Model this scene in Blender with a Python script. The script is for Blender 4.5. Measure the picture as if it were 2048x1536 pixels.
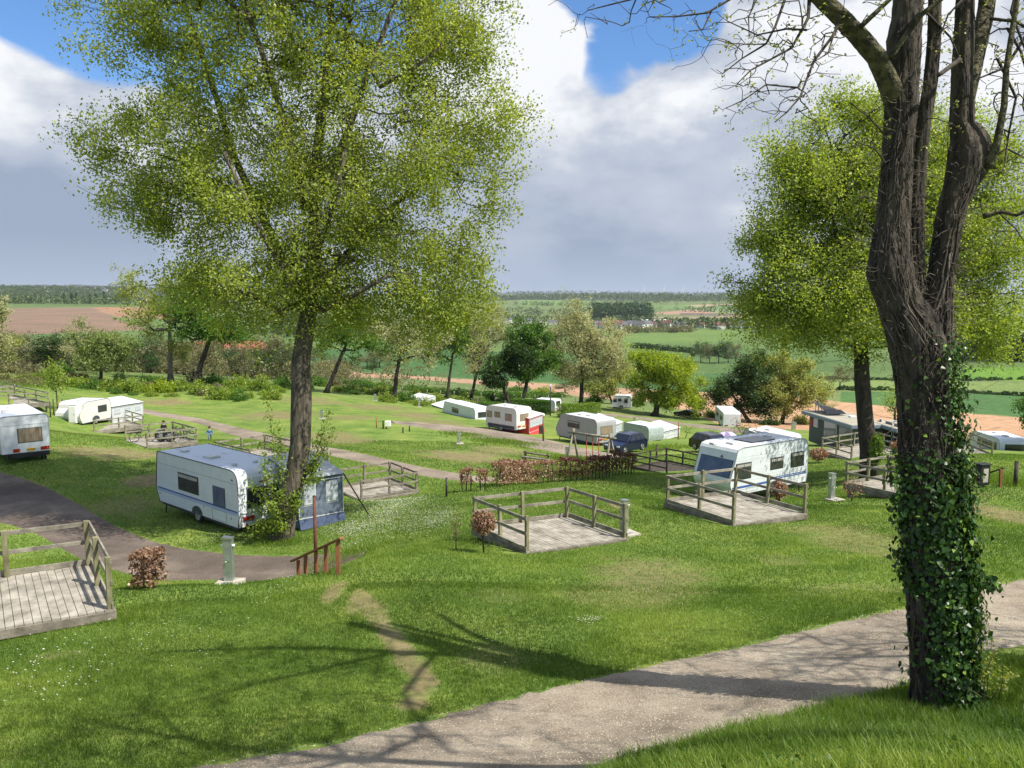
import bpy, bmesh, math, random
import numpy as np
from mathutils import Vector, Matrix
random.seed(7); RS = np.random.RandomState(11)
for _o in list(bpy.data.objects): bpy.data.objects.remove(_o)
scene = bpy.context.scene
COL = scene.collection
# ------------------------------------------------------------------ camera
F = 1538.0; HV = 600.0
TH = math.atan((768-HV)/F)
cam_d = bpy.data.cameras.new('camera'); cam = bpy.data.objects.new('camera', cam_d); COL.objects.link(cam)
cam.location = (0, 0, 0); cam.rotation_euler = (math.pi/2-TH, 0, 0)
cam_d.sensor_width = 36; cam_d.lens = 36*F/2048; cam_d.clip_start = 0.1; cam_d.clip_end = 60000
scene.camera = cam
scene.view_settings.view_transform = 'Standard'; scene.view_settings.look = 'None'
scene.view_settings.exposure = 0.62; scene.view_settings.gamma = 1
# ------------------------------------------------------------------ sun and sky
SUN_EL = math.radians(54); SH = Vector((0.90, -0.43, 0)).normalized()      # horizontal direction towards the sun
SUNV = Vector((SH.x*math.cos(SUN_EL), SH.y*math.cos(SUN_EL), math.sin(SUN_EL)))
sl = bpy.data.lights.new('sun', 'SUN'); sl.energy = 5.0; sl.angle = math.radians(0.5); sl.color = (1.0, 0.95, 0.86)
so = bpy.data.objects.new('sun', sl); COL.objects.link(so); so.rotation_euler = (-SUNV).to_track_quat('-Z', 'Y').to_euler()
world = bpy.data.worlds.new('World'); scene.world = world; world.use_nodes = True
def build_sky():
    nt = world.node_tree; N = nt.nodes; L = nt.links; N.clear()
    out = N.new('ShaderNodeOutputWorld'); bg = N.new('ShaderNodeBackground'); bg.inputs[1].default_value = 0.105
    sky = N.new('ShaderNodeTexSky'); sky.sky_type = 'NISHITA'; sky.sun_disc = False
    sky.sun_elevation = SUN_EL; sky.sun_rotation = math.atan2(SH.x, SH.y); sky.ozone_density = 2.0; sky.dust_density = 0.6
    tc = N.new('ShaderNodeTexCoord'); sep = N.new('ShaderNodeSeparateXYZ'); L.new(tc.outputs['Generated'], sep.inputs[0])
    def M(op, a, b=None, c=None, clamp=False):
        m = N.new('ShaderNodeMath'); m.operation = op; m.use_clamp = clamp
        for i, v in enumerate((a, b, c)):
            if v is None: continue
            if isinstance(v, (int, float)): m.inputs[i].default_value = v
            else: L.new(v, m.inputs[i])
        return m.outputs[0]
    # stretch towards the horizon so the clouds flatten with distance
    zz = M('MULTIPLY', sep.outputs[2], 1.9)
    comb = N.new('ShaderNodeCombineXYZ'); L.new(sep.outputs[0], comb.inputs[0]); L.new(sep.outputs[1], comb.inputs[1]); L.new(zz, comb.inputs[2])
    n1 = N.new('ShaderNodeTexNoise'); n1.inputs['Scale'].default_value = 3.1; n1.inputs['Detail'].default_value = 9; n1.inputs['Roughness'].default_value = 0.55
    n1.inputs['Distortion'].default_value = 0.35; L.new(comb.outputs[0], n1.inputs['Vector'])
    def blob(u, v, w, amt):      # a gap or bank of cloud in one direction of the sky
        d = Vector(P(u, v, 1)).normalized()
        dp = N.new('ShaderNodeVectorMath'); dp.operation = 'DOT_PRODUCT'; L.new(tc.outputs['Generated'], dp.inputs[0]); dp.inputs[1].default_value = d
        a = M('SUBTRACT', dp.outputs['Value'], math.cos(w)); a = M('DIVIDE', a, 1-math.cos(w)); a = M('MAXIMUM', a, 0.0)
        return M('MULTIPLY', a, amt)
    cov = M('MULTIPLY', n1.outputs['Fac'], 1.0)
    for b in SKY_BLOBS: cov = M('ADD', cov, blob(*b))
    mr = N.new('ShaderNodeMapRange'); mr.interpolation_type = 'SMOOTHSTEP'; L.new(cov, mr.inputs[0])
    mr.inputs[1].default_value = 0.40; mr.inputs[2].default_value = 0.54
    # cloud shade: white tops, grey bellies, slate haze of rain near the horizon
    n2 = N.new('ShaderNodeTexNoise'); n2.inputs['Scale'].default_value = 4.6; n2.inputs['Detail'].default_value = 8; n2.inputs['Roughness'].default_value = 0.56
    mp = N.new('ShaderNodeMapping'); mp.inputs['Location'].default_value = (3.1, 1.7, 0.2); L.new(comb.outputs[0], mp.inputs[0]); L.new(mp.outputs[0], n2.inputs['Vector'])
    el = M('DIVIDE', sep.outputs[2], 0.30, clamp=True)
    el2 = N.new('ShaderNodeMapRange'); L.new(sep.outputs[2], el2.inputs[0]); el2.inputs[1].default_value = 0.10; el2.inputs[2].default_value = 0.27; el2.interpolation_type = 'SMOOTHSTEP'
    sh = M('MULTIPLY', el2.outputs[0], 0.50)
    nn = M('SUBTRACT', n2.outputs['Fac'], 0.5); nn = M('MULTIPLY', nn, 4.2); na = M('ADD', M('MULTIPLY', el, 0.80), 0.24); nn = M('MULTIPLY', nn, na)
    sh = M('ADD', sh, nn); sh = M('ADD', sh, 0.20)
    for b in SKY_SHADE: sh = M('ADD', sh, blob(*b))
    cr = N.new('ShaderNodeValToRGB'); L.new(sh, cr.inputs[0]); e = cr.color_ramp.elements
    e[0].position = 0.0; e[0].color = (2.2, 2.65, 3.5, 1); e[1].position = 1.0; e[1].color = (5.9, 6.0, 6.2, 1)
    x = e.new(0.22); x.color = (2.8, 3.2, 4.0, 1); x = e.new(0.55); x.color = (3.5, 3.85, 4.5, 1)
    # pale band of air just above the horizon
    hz = N.new('ShaderNodeMapRange'); L.new(sep.outputs[2], hz.inputs[0]); hz.inputs[1].default_value = 0.0; hz.inputs[2].default_value = 0.075
    hz.inputs[3].default_value = 0.75; hz.inputs[4].default_value = 0.0
    hm = N.new('ShaderNodeMix'); hm.data_type = 'RGBA'; L.new(hz.outputs[0], hm.inputs[0]); L.new(cr.outputs[0], hm.inputs[6]); hm.inputs[7].default_value = (3.2, 3.75, 4.7, 1)
    mul = N.new('ShaderNodeMix'); mul.data_type = 'RGBA'; mul.blend_type = 'MULTIPLY'; mul.inputs[0].default_value = 1
    L.new(sky.outputs[0], mul.inputs[6]); mul.inputs[7].default_value = (0.62, 0.86, 1.12, 1)
    mx = N.new('ShaderNodeMix'); mx.data_type = 'RGBA'; L.new(mr.outputs[0], mx.inputs[0]); L.new(mul.outputs[2], mx.inputs[6]); L.new(hm.outputs[2], mx.inputs[7])
    L.new(mx.outputs[2], bg.inputs[0]); L.new(bg.outputs[0], out.inputs[0])
SKY_BLOBS = [(40, 20, 0.13, -0.42), (230, -40, 0.16, -0.45), (1270, 40, 0.11, -0.55), (1190, 195, 0.08, -0.45), (1420, 50, 0.10, -0.42), (1960, 230, 0.09, -0.3), (740, 30, 0.1, -0.3), (1000, -60, 0.12, -0.25), (560, 120, 0.24, -0.36),
             (60, 240, 0.2, 0.3), (1500, 250, 0.3, 0.3), (1000, 560, 0.6, 0.35), (100, 560, 0.5, 0.3), (1060, 110, 0.07, 0.25), (1900, 560, 0.5, 0.3), (1800, 100, 0.2, 0.2)]
SKY_SHADE = [(70, 200, 0.16, 0.45), (70, 470, 0.14, -0.5), (1400, 150, 0.16, 0.25), (1750, 330, 0.2, 0.25), (1080, 80, 0.1, 0.2), (1230, 500, 0.16, -0.2), (1160, 270, 0.12, 0.2)]
def P(u, v, dep):
    "the world point seen at photo pixel (u, v) at this depth"
    xc = (u-1024)/F*dep; yc = -(v-768)/F*dep
    return (xc, dep*math.cos(TH)+yc*math.sin(TH), -dep*math.sin(TH)+yc*math.cos(TH))
build_sky()
# ------------------------------------------------------------------ terrain: surveyed points (photo u, v, distance), smooth in between
CTRL = [
(2048,1536,4.6),(1700,1536,5.3),(1400,1520,6.7),(1870,1412,9.2),(2048,1310,10.5),(1600,1450,8.6),(1230,1530,7.6),
(1100,1500,8.6),(1100,1400,10.5),(1500,1350,10.9),(1500,1300,12.2),(1900,1250,12.8),(2048,1180,15.2),(600,1530,8.3),(300,1536,8.2),(0,1536,8.2),(800,1480,9.1),
(0,1400,10.4),(300,1300,12.8),(0,1290,13.3),(800,1300,12.8),(800,1200,15.6),(500,1200,15.9),(450,1172,17.0),(250,1178,16.6),(600,1163,17.3),(700,1132,19.2),(800,1108,20.8),
(60,1245,14.9),(60,1150,22.5),
(300,1150,25.2),(450,1156,24.9),(600,1148,24.9),(720,1108,25.2),(0,1125,26.2),(0,1050,31),(150,1020,33),(300,1100,28.6),(0,950,39.5),
(467,1076,29.4),(303,1026,34.0),(560,1080,28.8),(690,1050,30.2),(60,917,41.5),(150,907,44),(300,960,40),(320,897,50),(210,868,61),(415,882,56),(395,897,51),(30,860,50),
(755,1004,36.5),(835,988,38.5),(680,1004,34.5),(850,1060,27.0),(850,1000,33.5),(950,975,38),(700,960,42),
(1052,1112,21.0),(1255,1086,22.3),(1132,1040,26.0),(945,1085,23.0),(1290,1000,29.8),(990,974,41.5),(1265,950,45),
(1465,1057,24.3),(1615,1038,26.2),(1330,1040,25.2),(1480,1012,30),(1400,1002,36.0),(1600,990,38.5),(1672,1001,30.5),(1800,1005,29.5),(1950,975,33.5),(2048,1000,30),
(1900,1100,20.2),(2048,1100,19.5),(1500,1150,17.4),(1200,1200,15.8),(1000,1250,14.2),(1740,957,39),(1700,928,48),(1960,918,45),(1620,905,56),
(1330,948,49),(1150,932,53),(1050,927,52),(1260,906,62),(1400,912,60),(980,966,40.5),(880,940,46),(700,890,58),(560,850,73),(300,815,92),(780,843,78),(1000,880,67),(1180,910,60),
(1000,868,78),(1140,893,69),(1300,882,80),(1360,880,82),(1500,868,92),(1250,850,105),(1250,820,148),(1370,840,140),(1455,853,122),(1310,832,142),(1150,835,122),(1050,827,126),
(900,835,98),(850,812,115),(650,783,125),(350,766,120),(200,782,104),(60,813,62),(60,775,84),(0,745,110),(450,790,105),
(1640,885,78),(1587,859,104),(1830,890,70),(2000,906,54),(2000,892,90),(2040,862,180),(1700,845,160),(1700,790,280),(2000,838,230),(2000,785,330),(2000,740,430),(2000,705,520),(2000,690,700),
(1250,800,200),(1160,812,150),(900,792,190),(900,757,300),(1100,768,310),(1000,720,440),(1000,692,620),(1300,742,480),(1700,768,340),(1300,692,720),(1300,672,930),(1450,658,1000),(1700,715,600),
(1290,656,1450),(1150,640,2000),(1400,632,2100),(1400,612,2800),(1450,604,3400),(1200,606,3600),(1150,595,4600),(1300,590,6500),(1700,590,6500),(1100,591,5600),(1180,588,5600),(1275,597,5600),(1040,600,5200),(1400,590,6900),(1480,593,6000),(1700,615,2900),(1700,660,1100),
(800,640,1500),(600,640,1500),(600,700,500),(600,752,255),(450,745,230),(800,690,600),(800,760,260),(750,605,3600),(500,605,3600),(750,592,6500),(400,586,4500),
(100,742,160),(100,700,380),(100,667,700),(100,640,950),(100,618,1400),(250,614,1500),(0,618,1400),(50,606,1800),(200,606,1800),(100,600,2200),(100,579,3400),(250,579,3600),(0,578,3400),(100,577,4300),(2040,650,1200),(2040,610,3000),(2040,590,6500)]
CTRL += [(300,1200,20.8),(450,1200,21),(600,1190,21.2),(160,1190,20.6),(700,1140,22)]
def _polar(p): return (math.atan2(p[0], p[1]), math.log(math.hypot(p[0], p[1])), p[2]/math.hypot(p[0], p[1]))
_c = [_polar(P(*c)) for c in CTRL]
for az in (-0.45, -0.15, 0.15, 0.45):
    _c.append((az, math.log(1.2), -1.65/1.2)); _c.append((az, math.log(2.4), -2.1/2.4))
for az in (-0.5, -0.2, 0.1): _c.append((az, math.log(5.2), -3.6/5.2))
for r, s in ((1.2, -1.4), (2.4, -0.88), (5, -0.60), (9, -0.52), (14, -0.42), (22, -0.33), (40, -0.23), (70, -0.165), (120, -0.13), (220, -0.10), (450, -0.07), (900, -0.04), (2000, -0.01), (4500, 0.008), (6500, 0.009)):
    for az in (-1.1, -1.9, -2.8, 1.1, 1.9, 2.8): _c.append((az, math.log(r), s))
for az in (-2.8, -1.9, -1.1, -0.6, -0.3, 0, 0.3, 0.6, 1.1, 1.9, 2.8): _c.append((az, math.log(14000), 0.002))
_c = np.array(_c)
def _phi(d2): return 0.5*d2*np.log(np.maximum(d2, 1e-12))
def _fit():
    X = _c[:, :2]; n = len(X)
    d2 = ((X[:, None]-X[None])**2).sum(-1); A = np.zeros((n+3, n+3)); A[:n, :n] = _phi(d2)+np.eye(n)*6e-4
    A[:n, n] = 1; A[:n, n+1:] = X; A[n, :n] = 1; A[n+1:, :n] = X.T
    return np.linalg.solve(A, np.concatenate([_c[:, 2], [0, 0, 0]]))
_w = _fit()
def slope(az, lr):
    az = np.asarray(az, float); lr = np.asarray(lr, float); sh = az.shape; a = az.ravel(); l = lr.ravel(); out = np.empty(len(a)); n = len(_c)
    for i in range(0, len(a), 20000):
        x = np.stack([a[i:i+20000], l[i:i+20000]], 1); d2 = ((x[:, None]-_c[None, :, :2])**2).sum(-1)
        out[i:i+20000] = _phi(d2)@_w[:n]+_w[n]+x@_w[n+1:]
    return out.reshape(sh)
def gz(x, y):
    "ground height"
    x = np.asarray(x, float); y = np.asarray(y, float); r = np.maximum(np.hypot(x, y), 0.9)
    return slope(np.arctan2(x, y), np.log(r))*r
def gzf(x, y): return float(gz([x], [y])[0])
def G(u, v, dmin=3.0):
    "where the sight line through photo pixel (u, v) meets the ground"
    x, y, z = P(u, v, 1); az = math.atan2(x, y); s = z/math.hypot(x, y)
    lr = np.linspace(math.log(dmin), math.log(9000), 900); t = slope(np.full(900, az), lr)
    k = np.argmax(t >= s)
    if t[k] < s: k = int(np.argmax(t))
    l = lr[k]
    if k > 0 and t[k] >= s and t[k] != t[k-1]: l = lr[k-1]+(lr[k]-lr[k-1])*min(1, max(0, (s-t[k-1])/(t[k]-t[k-1])))
    r = math.exp(l); return Vector((r*math.sin(az), r*math.cos(az), gzf(r*math.sin(az), r*math.cos(az))))
def D(u, dep):
    "ground point below the sight direction u at this depth"
    x = (u-1024)/F*dep; y = dep*math.cos(TH); return Vector((x, y, gzf(x, y)))
def uv(p):
    dep = p[1]*math.cos(TH)-p[2]*math.sin(TH); yc = p[1]*math.sin(TH)+p[2]*math.cos(TH)
    return (1024+F*p[0]/dep, 768-F*yc/dep, dep)
# ------------------------------------------------------------------ materials
MATS = {}
def _nt(name):
    m = bpy.data.materials.new(name); m.use_nodes = True; nt = m.node_tree; nt.nodes.clear()
    out = nt.nodes.new('ShaderNodeOutputMaterial'); b = nt.nodes.new('ShaderNodeBsdfPrincipled'); nt.links.new(b.outputs[0], out.inputs[0])
    MATS[name] = m; return m, nt, b, out
def mat(name, col, rough=0.6, col2=None, scale=6.0, stretch=None, bump=0.0, bscale=None, metal=0.0, spec=0.5, lo=0.35, hi=0.65, detail=6, coat=0.0, alpha=None, trans=0.0):
    "a principled material whose colour wanders between col and col2 with object-space noise"
    m, nt, b, out = _nt(name); N = nt.nodes; L = nt.links
    b.inputs['Roughness'].default_value = rough; b.inputs['Metallic'].default_value = metal; b.inputs['Specular IOR Level'].default_value = spec
    if coat: b.inputs['Coat Weight'].default_value = coat; b.inputs['Coat Roughness'].default_value = 0.05
    if alpha is not None: b.inputs['Alpha'].default_value = alpha
    tc = N.new('ShaderNodeTexCoord'); mp = N.new('ShaderNodeMapping'); L.new(tc.outputs['Object'], mp.inputs[0])
    if stretch: mp.inputs['Scale'].default_value = stretch
    if col2 is None: b.inputs['Base Color'].default_value = (*col, 1)
    else:
        n = N.new('ShaderNodeTexNoise'); n.inputs['Scale'].default_value = scale; n.inputs['Detail'].default_value = detail; n.inputs['Roughness'].default_value = 0.65
        L.new(mp.outputs[0], n.inputs['Vector'])
        r = N.new('ShaderNodeValToRGB'); r.color_ramp.elements[0].position = lo; r.color_ramp.elements[1].position = hi
        r.color_ramp.elements[0].color = (*col, 1); r.color_ramp.elements[1].color = (*col2, 1); L.new(n.outputs['Fac'], r.inputs[0]); L.new(r.outputs[0], b.inputs['Base Color'])
    if bump:
        n = N.new('ShaderNodeTexNoise'); n.inputs['Scale'].default_value = bscale or scale*2; n.inputs['Detail'].default_value = 8; L.new(mp.outputs[0], n.inputs['Vector'])
        bp = N.new('ShaderNodeBump'); bp.inputs['Strength'].default_value = bump; bp.inputs['Distance'].default_value = 0.08 if bump >= .8 else 0.02; L.new(n.outputs['Fac'], bp.inputs['Height']); L.new(bp.outputs[0], b.inputs['Normal'])
    if trans: b.inputs['Transmission Weight'].default_value = trans
    return m
def leafmat(name, c1, c2, c3=None, rough=0.45, trans=0.45, tcol=None):
    "leaf: each leaf has its own tint (colour attribute 'tint'), light comes through"
    m, nt, b, out = _nt(name); N = nt.nodes; L = nt.links
    at = N.new('ShaderNodeAttribute'); at.attribute_name = 'tint'
    r = N.new('ShaderNodeValToRGB'); r.color_ramp.elements[0].color = (*c1, 1); r.color_ramp.elements[1].color = (*c2, 1)
    if c3: x = r.color_ramp.elements.new(0.86); x.color = (*c2, 1); r.color_ramp.elements[-1].color = (*c3, 1)
    L.new(at.outputs['Fac'], r.inputs[0]); L.new(r.outputs[0], b.inputs['Base Color']); b.inputs['Roughness'].default_value = rough; b.inputs['Specular IOR Level'].default_value = 0.35
    tr = N.new('ShaderNodeBsdfTranslucent'); ms = N.new('ShaderNodeMixShader'); ms.inputs[0].default_value = trans
    mul = N.new('ShaderNodeMix'); mul.data_type = 'RGBA'; mul.blend_type = 'MULTIPLY'; mul.inputs[0].default_value = 1; L.new(r.outputs[0], mul.inputs[6]); mul.inputs[7].default_value = (*(tcol or (1.5, 1.35, 0.5)), 1)
    L.new(mul.outputs[2], tr.inputs[0]); L.new(b.outputs[0], ms.inputs[1]); L.new(tr.outputs[0], ms.inputs[2]); L.new(ms.outputs[0], out.inputs[0])
    return m
# ------------------------------------------------------------------ mesh helpers
class MB:
    def __init__(s): s.v = []; s.f = []; s.m = []; s.sm = []
    def add(s, vs, fs, mi=0, smooth=False):
        o = len(s.v); s.v += [tuple(v) for v in vs]; s.f += [tuple(i+o for i in f) for f in fs]; s.m += [mi]*len(fs); s.sm += [smooth]*len(fs); return s
    def box(s, x0, x1, y0, y1, z0, z1, mi=0, M=None):
        vs = [Vector((x, y, z)) for x in (x0, x1) for y in (y0, y1) for z in (z0, z1)]
        if M: vs = [M@v for v in vs]
        return s.add(vs, [(0, 1, 3, 2), (4, 6, 7, 5), (0, 4, 5, 1), (2, 3, 7, 6), (0, 2, 6, 4), (1, 5, 7, 3)], mi)
    def beam(s, a, b, w, h, mi=0, up=(0, 0, 1)):
        "rectangular bar from a to b, w wide, h high"
        a = Vector(a); b = Vector(b); d = (b-a).normalized(); u = Vector(up)
        if abs(d.dot(u)) > .95: u = Vector((1, 0, 0))
        r = d.cross(u).normalized(); u = r.cross(d)
        vs = [p+r*(i*w/2)+u*(j*h/2) for p in (a, b) for i, j in ((-1, -1), (1, -1), (1, 1), (-1, 1))]
        return s.add(vs, [(3, 2, 1, 0), (4, 5, 6, 7), (0, 1, 5, 4), (1, 2, 6, 5), (2, 3, 7, 6), (3, 0, 4, 7)], mi)
    def tube(s, pts, rad, n=8, mi=0, cap=True, jit=0.0, smooth=True, flat=1.0):
        pts = [Vector(p) for p in pts]
        if not hasattr(rad, '__len__'): rad = [rad]*len(pts)
        ref = Vector((0, 0, 1)) if abs((pts[-1]-pts[0]).normalized().z) < .8 else Vector((1, 0, 0)); vs = []; fs = []
        for i, p in enumerate(pts):
            d = (pts[min(i+1, len(pts)-1)]-pts[max(i-1, 0)]).normalized(); a = d.cross(ref).normalized(); b = a.cross(d)
            for k in range(n):
                t = 2*math.pi*k/n; q = rad[i]*(1+random.uniform(-jit, jit)); vs.append(p+a*math.cos(t)*q+b*math.sin(t)*q*flat)
        for i in range(len(pts)-1):
            for k in range(n): fs.append((i*n+k, i*n+(k+1) % n, (i+1)*n+(k+1) % n, (i+1)*n+k))
        if cap: fs.append(tuple(range(n))[::-1]); fs.append(tuple(range((len(pts)-1)*n, len(pts)*n)))
        return s.add(vs, fs, mi, smooth)
    def prism(s, prof, a, b, mi=0, axis='y', caps=True, smooth=False):
        "closed 2-D profile (p, q) swept from a to b along an axis; p,q are the two other axes"
        def pt(p, q, t): return (p, t, q) if axis == 'y' else ((t, p, q) if axis == 'x' else (p, q, t))
        n = len(prof); vs = [pt(p, q, a) for p, q in prof]+[pt(p, q, b) for p, q in prof]
        fs = [(i, (i+1) % n, n+(i+1) % n, n+i) for i in range(n)]; s.add(vs, fs, mi, smooth)
        if caps: s.add(vs, [tuple(range(n))[::-1], tuple(range(n, 2*n))], mi)
        return s
    def sphere(s, c, r, n=10, m=6, mi=0, sz=1.0, jit=0.0):
        vs = []; fs = []
        for j in range(m+1):
            t = math.pi*j/m
            for k in range(n):
                q = r*(1+random.uniform(-jit, jit)); a = 2*math.pi*k/n
                vs.append((c[0]+q*math.sin(t)*math.cos(a), c[1]+q*math.sin(t)*math.sin(a), c[2]+q*math.cos(t)*sz))
        for j in range(m):
            for k in range(n): fs.append((j*n+k, (j+1)*n+k, (j+1)*n+(k+1) % n, j*n+(k+1) % n))
        return s.add(vs, fs, mi, True)
    def torus(s, c, R, r, ax=(0, 1, 0), n=20, m=6, mi=0):
        ax = Vector(ax).normalized(); a = ax.orthogonal().normalized(); b = ax.cross(a); c = Vector(c); vs = []; fs = []
        for i in range(n):
            t = 2*math.pi*i/n; d = a*math.cos(t)+b*math.sin(t)
            for j in range(m): q = 2*math.pi*j/m; vs.append(c+d*(R+r*math.cos(q))+ax*(r*math.sin(q)))
        for i in range(n):
            for j in range(m): fs.append((i*m+j, ((i+1) % n)*m+j, ((i+1) % n)*m+(j+1) % m, i*m+(j+1) % m))
        return s.add(vs, fs, mi, True)
    def obj(s, name, mats, parent=None, bevel=0.0, label=None):
        me = bpy.data.meshes.new(name); me.from_pydata(s.v, [], s.f)
        if not isinstance(mats, (list, tuple)): mats = [mats]
        for m in mats: me.materials.append(MATS[m] if isinstance(m, str) else m)
        me.polygons.foreach_set('material_index', s.m); me.polygons.foreach_set('use_smooth', s.sm); me.update()
        o = bpy.data.objects.new(name, me); COL.objects.link(o)
        if parent is not None: o.parent = parent
        if bevel:
            b = o.modifiers.new('bevel', 'BEVEL'); b.width = bevel; b.segments = 2; b.limit_method = 'ANGLE'; b.angle_limit = math.radians(40)
        if label: o['label'] = label
        return o
def npmesh(name, V, Fc, mats, parent=None, tint=None, mi=None, smooth=False, attr='tint'):
    "fast mesh: V (n,3), Fc (m,k) all faces the same size; tint per face"
    V = np.asarray(V, np.float32); Fc = np.asarray(Fc, np.int32); k = Fc.shape[1]; m = len(Fc)
    me = bpy.data.meshes.new(name); me.vertices.add(len(V)); me.vertices.foreach_set('co', V.ravel())
    me.loops.add(m*k); me.loops.foreach_set('vertex_index', Fc.ravel()); me.polygons.add(m); me.polygons.foreach_set('loop_start', np.arange(m, dtype=np.int32)*k)
    if not isinstance(mats, (list, tuple)): mats = [mats]
    for q in mats: me.materials.append(MATS[q] if isinstance(q, str) else q)
    if mi is not None: me.polygons.foreach_set('material_index', np.asarray(mi, np.int32))
    if smooth: me.polygons.foreach_set('use_smooth', np.ones(m, bool))
    me.update(calc_edges=True)
    if tint is not None:
        t = np.asarray(tint, np.float32)
        if t.ndim == 1:
            a = me.attributes.new(attr, 'FLOAT', 'FACE'); a.data.foreach_set('value', t)
        else:
            a = me.attributes.new(attr, 'FLOAT_COLOR', 'POINT'); a.data.foreach_set('color', np.concatenate([t, np.ones((len(t), 1), np.float32)], 1).ravel())
    o = bpy.data.objects.new(name, me); COL.objects.link(o)
    if parent is not None: o.parent = parent
    return o
def thing(name, label, cat, loc=(0, 0, 0), rz=0.0, group=None):
    o = bpy.data.objects.new(name, None); COL.objects.link(o); o.location = loc; o.rotation_euler = (0, 0, rz); o.empty_display_size = 0.3
    return tag(o, label, cat, group)
def tag(o, label, cat, group=None, kind=None):
    if label: o['label'] = label
    if cat: o['category'] = cat
    if group: o['group'] = group
    if kind: o['kind'] = kind
    return o
def struct(o): o['kind'] = 'structure'; return o
def inpoly(x, y, poly):
    x = np.asarray(x); y = np.asarray(y); c = np.zeros(x.shape, bool); n = len(poly)
    for i in range(n):
        x0, y0 = poly[i]; x1, y1 = poly[(i+1) % n]
        if y0 == y1: continue
        c ^= ((y0 > y) != (y1 > y)) & (x < (x1-x0)*(y-y0)/(y1-y0)+x0)
    return c
def smooth_noise(x, y, s, seed=0):
    "cheap value noise for python-side variation"
    rs = np.random.RandomState(seed); T = rs.rand(64, 64); x = np.asarray(x)/s+1000.3; y = np.asarray(y)/s+1000.7
    i = np.floor(x).astype(int); j = np.floor(y).astype(int); a = x-i; b = y-j; a = a*a*(3-2*a); b = b*b*(3-2*b)
    g = lambda p, q: T[p % 64, q % 64]
    return (g(i, j)*(1-a)+g(i+1, j)*a)*(1-b)+(g(i, j+1)*(1-a)+g(i+1, j+1)*a)*b
# ------------------------------------------------------------------ the palette
mat('weathered_wood', (.12, .108, .08), .85, (.31, .285, .22), 3.0, (1, 1, 1), bump=.35, bscale=30)
mat('board_wood', (.165, .145, .115), .8, (.39, .355, .295), 2.2, (1, 1, 1), bump=.3, bscale=40)
mat('green_wood', (.11, .105, .05), .85, (.27, .25, .14), 5.0, (1, 1, .35), bump=.3, bscale=30)
mat('dark_wood', (.028, .022, .017), .9, (.075, .06, .045), 4.0, bump=.3, bscale=30)
mat('edge_wood', (.10, .085, .065), .9, (.26, .225, .18), 3.0, (1, 1, 1), bump=.4, bscale=24)
mat('brown_wood', (.15, .055, .022), .7, (.28, .105, .042), 4.0, (1, 1, .3), bump=.15)
mat('rust_pole', (.09, .032, .017), .8, (.14, .05, .025), 9)
mat('bark', (.03, .024, .017), .95, (.15, .125, .088), 7, (1, 1, .22), bump=1.0, bscale=11)
mat('bark_pale', (.10, .085, .06), .95, (.21, .19, .14), 4, (1, 1, .3), bump=.8, bscale=10)
mat('bark_dark', (.018, .014, .01), .95, (.055, .043, .03), 4, (1, 1, .3), bump=.8, bscale=10)
mat('bark_ivy', (.016, .012, .009), .95, (.085, .068, .05), 9.0, (1, 1, .22), bump=1.0, bscale=14, lo=.40, hi=.60)
mat('bark_moss', (.028, .024, .014), .95, (.13, .115, .06), 9.0, bump=1.0, bscale=16, lo=.38, hi=.62)
mat('twig', (.022, .017, .012), .9, (.075, .058, .042), 12)
mat('vine', (.06, .047, .036), .9, (.20, .165, .13), 9)
mat('vine_bark', (.022, .017, .013), .95, (.085, .067, .05), 12)
mat('concrete', (.30, .27, .22), .9, (.45, .41, .33), 9, bump=.3, bscale=60)
mat('asphalt', (.062, .053, .047), .95, (.115, .1, .09), 1.1, bump=.5, bscale=70, lo=.3, hi=.7)
mat('caravan_white', (.66, .69, .71), .28, (.57, .60, .61), 1.4, coat=.25)
mat('caravan_cream', (.66, .655, .61), .3, (.56, .55, .50), 1.2, coat=.2)
mat('caravan_grey', (.34, .335, .33), .35, (.30, .295, .29), 1.2, coat=.2)
mat('roof_dirty', (.68, .71, .76), .42, (.30, .29, .27), 2.4, lo=.56, hi=.80, detail=8)
mat('glass_dark', (.022, .026, .028), .08, (.05, .055, .05), 1.5, spec=.6)
mat('glass_curtain', (.16, .12, .08), .12, (.34, .27, .19), 3, (6, 6, .6), spec=.6)
mat('glass_smoke', (.07, .085, .14), .12, (.12, .14, .2), 1.5)
mat('seal', (.05, .055, .06), .5); mat('trim_grey', (.28, .29, .30), .4); mat('black', (.012, .012, .013), .6); mat('rubber', (.016, .016, .017), .8)
mat('chassis', (.035, .036, .038), .7, (.06, .06, .06), 3); mat('rim', (.55, .56, .58), .3, metal=.8)
mat('stripe_blue', (.035, .085, .30), .35); mat('stripe_pale', (.30, .38, .55), .35); mat('stripe_dark', (.06, .07, .10), .35)
mat('lamp_red', (.34, .018, .012), .2); mat('lamp_amber', (.6, .16, .02), .2); mat('plate_yellow', (.72, .42, .03), .4); mat('ink', (.01, .01, .01), .5)
mat('galv', (.36, .39, .38), .38, (.52, .55, .53), 5, metal=.75); mat('steel', (.6, .6, .6), .25, metal=.9); mat('white_plastic', (.78, .78, .77), .4)
mat('navy_fabric', (.035, .055, .11), .8, (.055, .08, .145), 4); mat('grey_fabric', (.075, .10, .14), .75, (.15, .185, .235), 3); mat('pale_fabric', (.55, .57, .57), .7, (.42, .43, .42), 3)
mat('white_fabric', (.62, .63, .63), .6, (.48, .49, .48), 2.5); mat('red_fabric', (.42, .03, .03), .7, (.55, .05, .045), 3); mat('stripe_fabric', (.55, .42, .40), .7, (.62, .58, .55), 3)
mat('lilac_fabric', (.42, .38, .55), .7, (.50, .47, .60), 3); mat('lilac_dark', (.20, .15, .30), .7)
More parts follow.
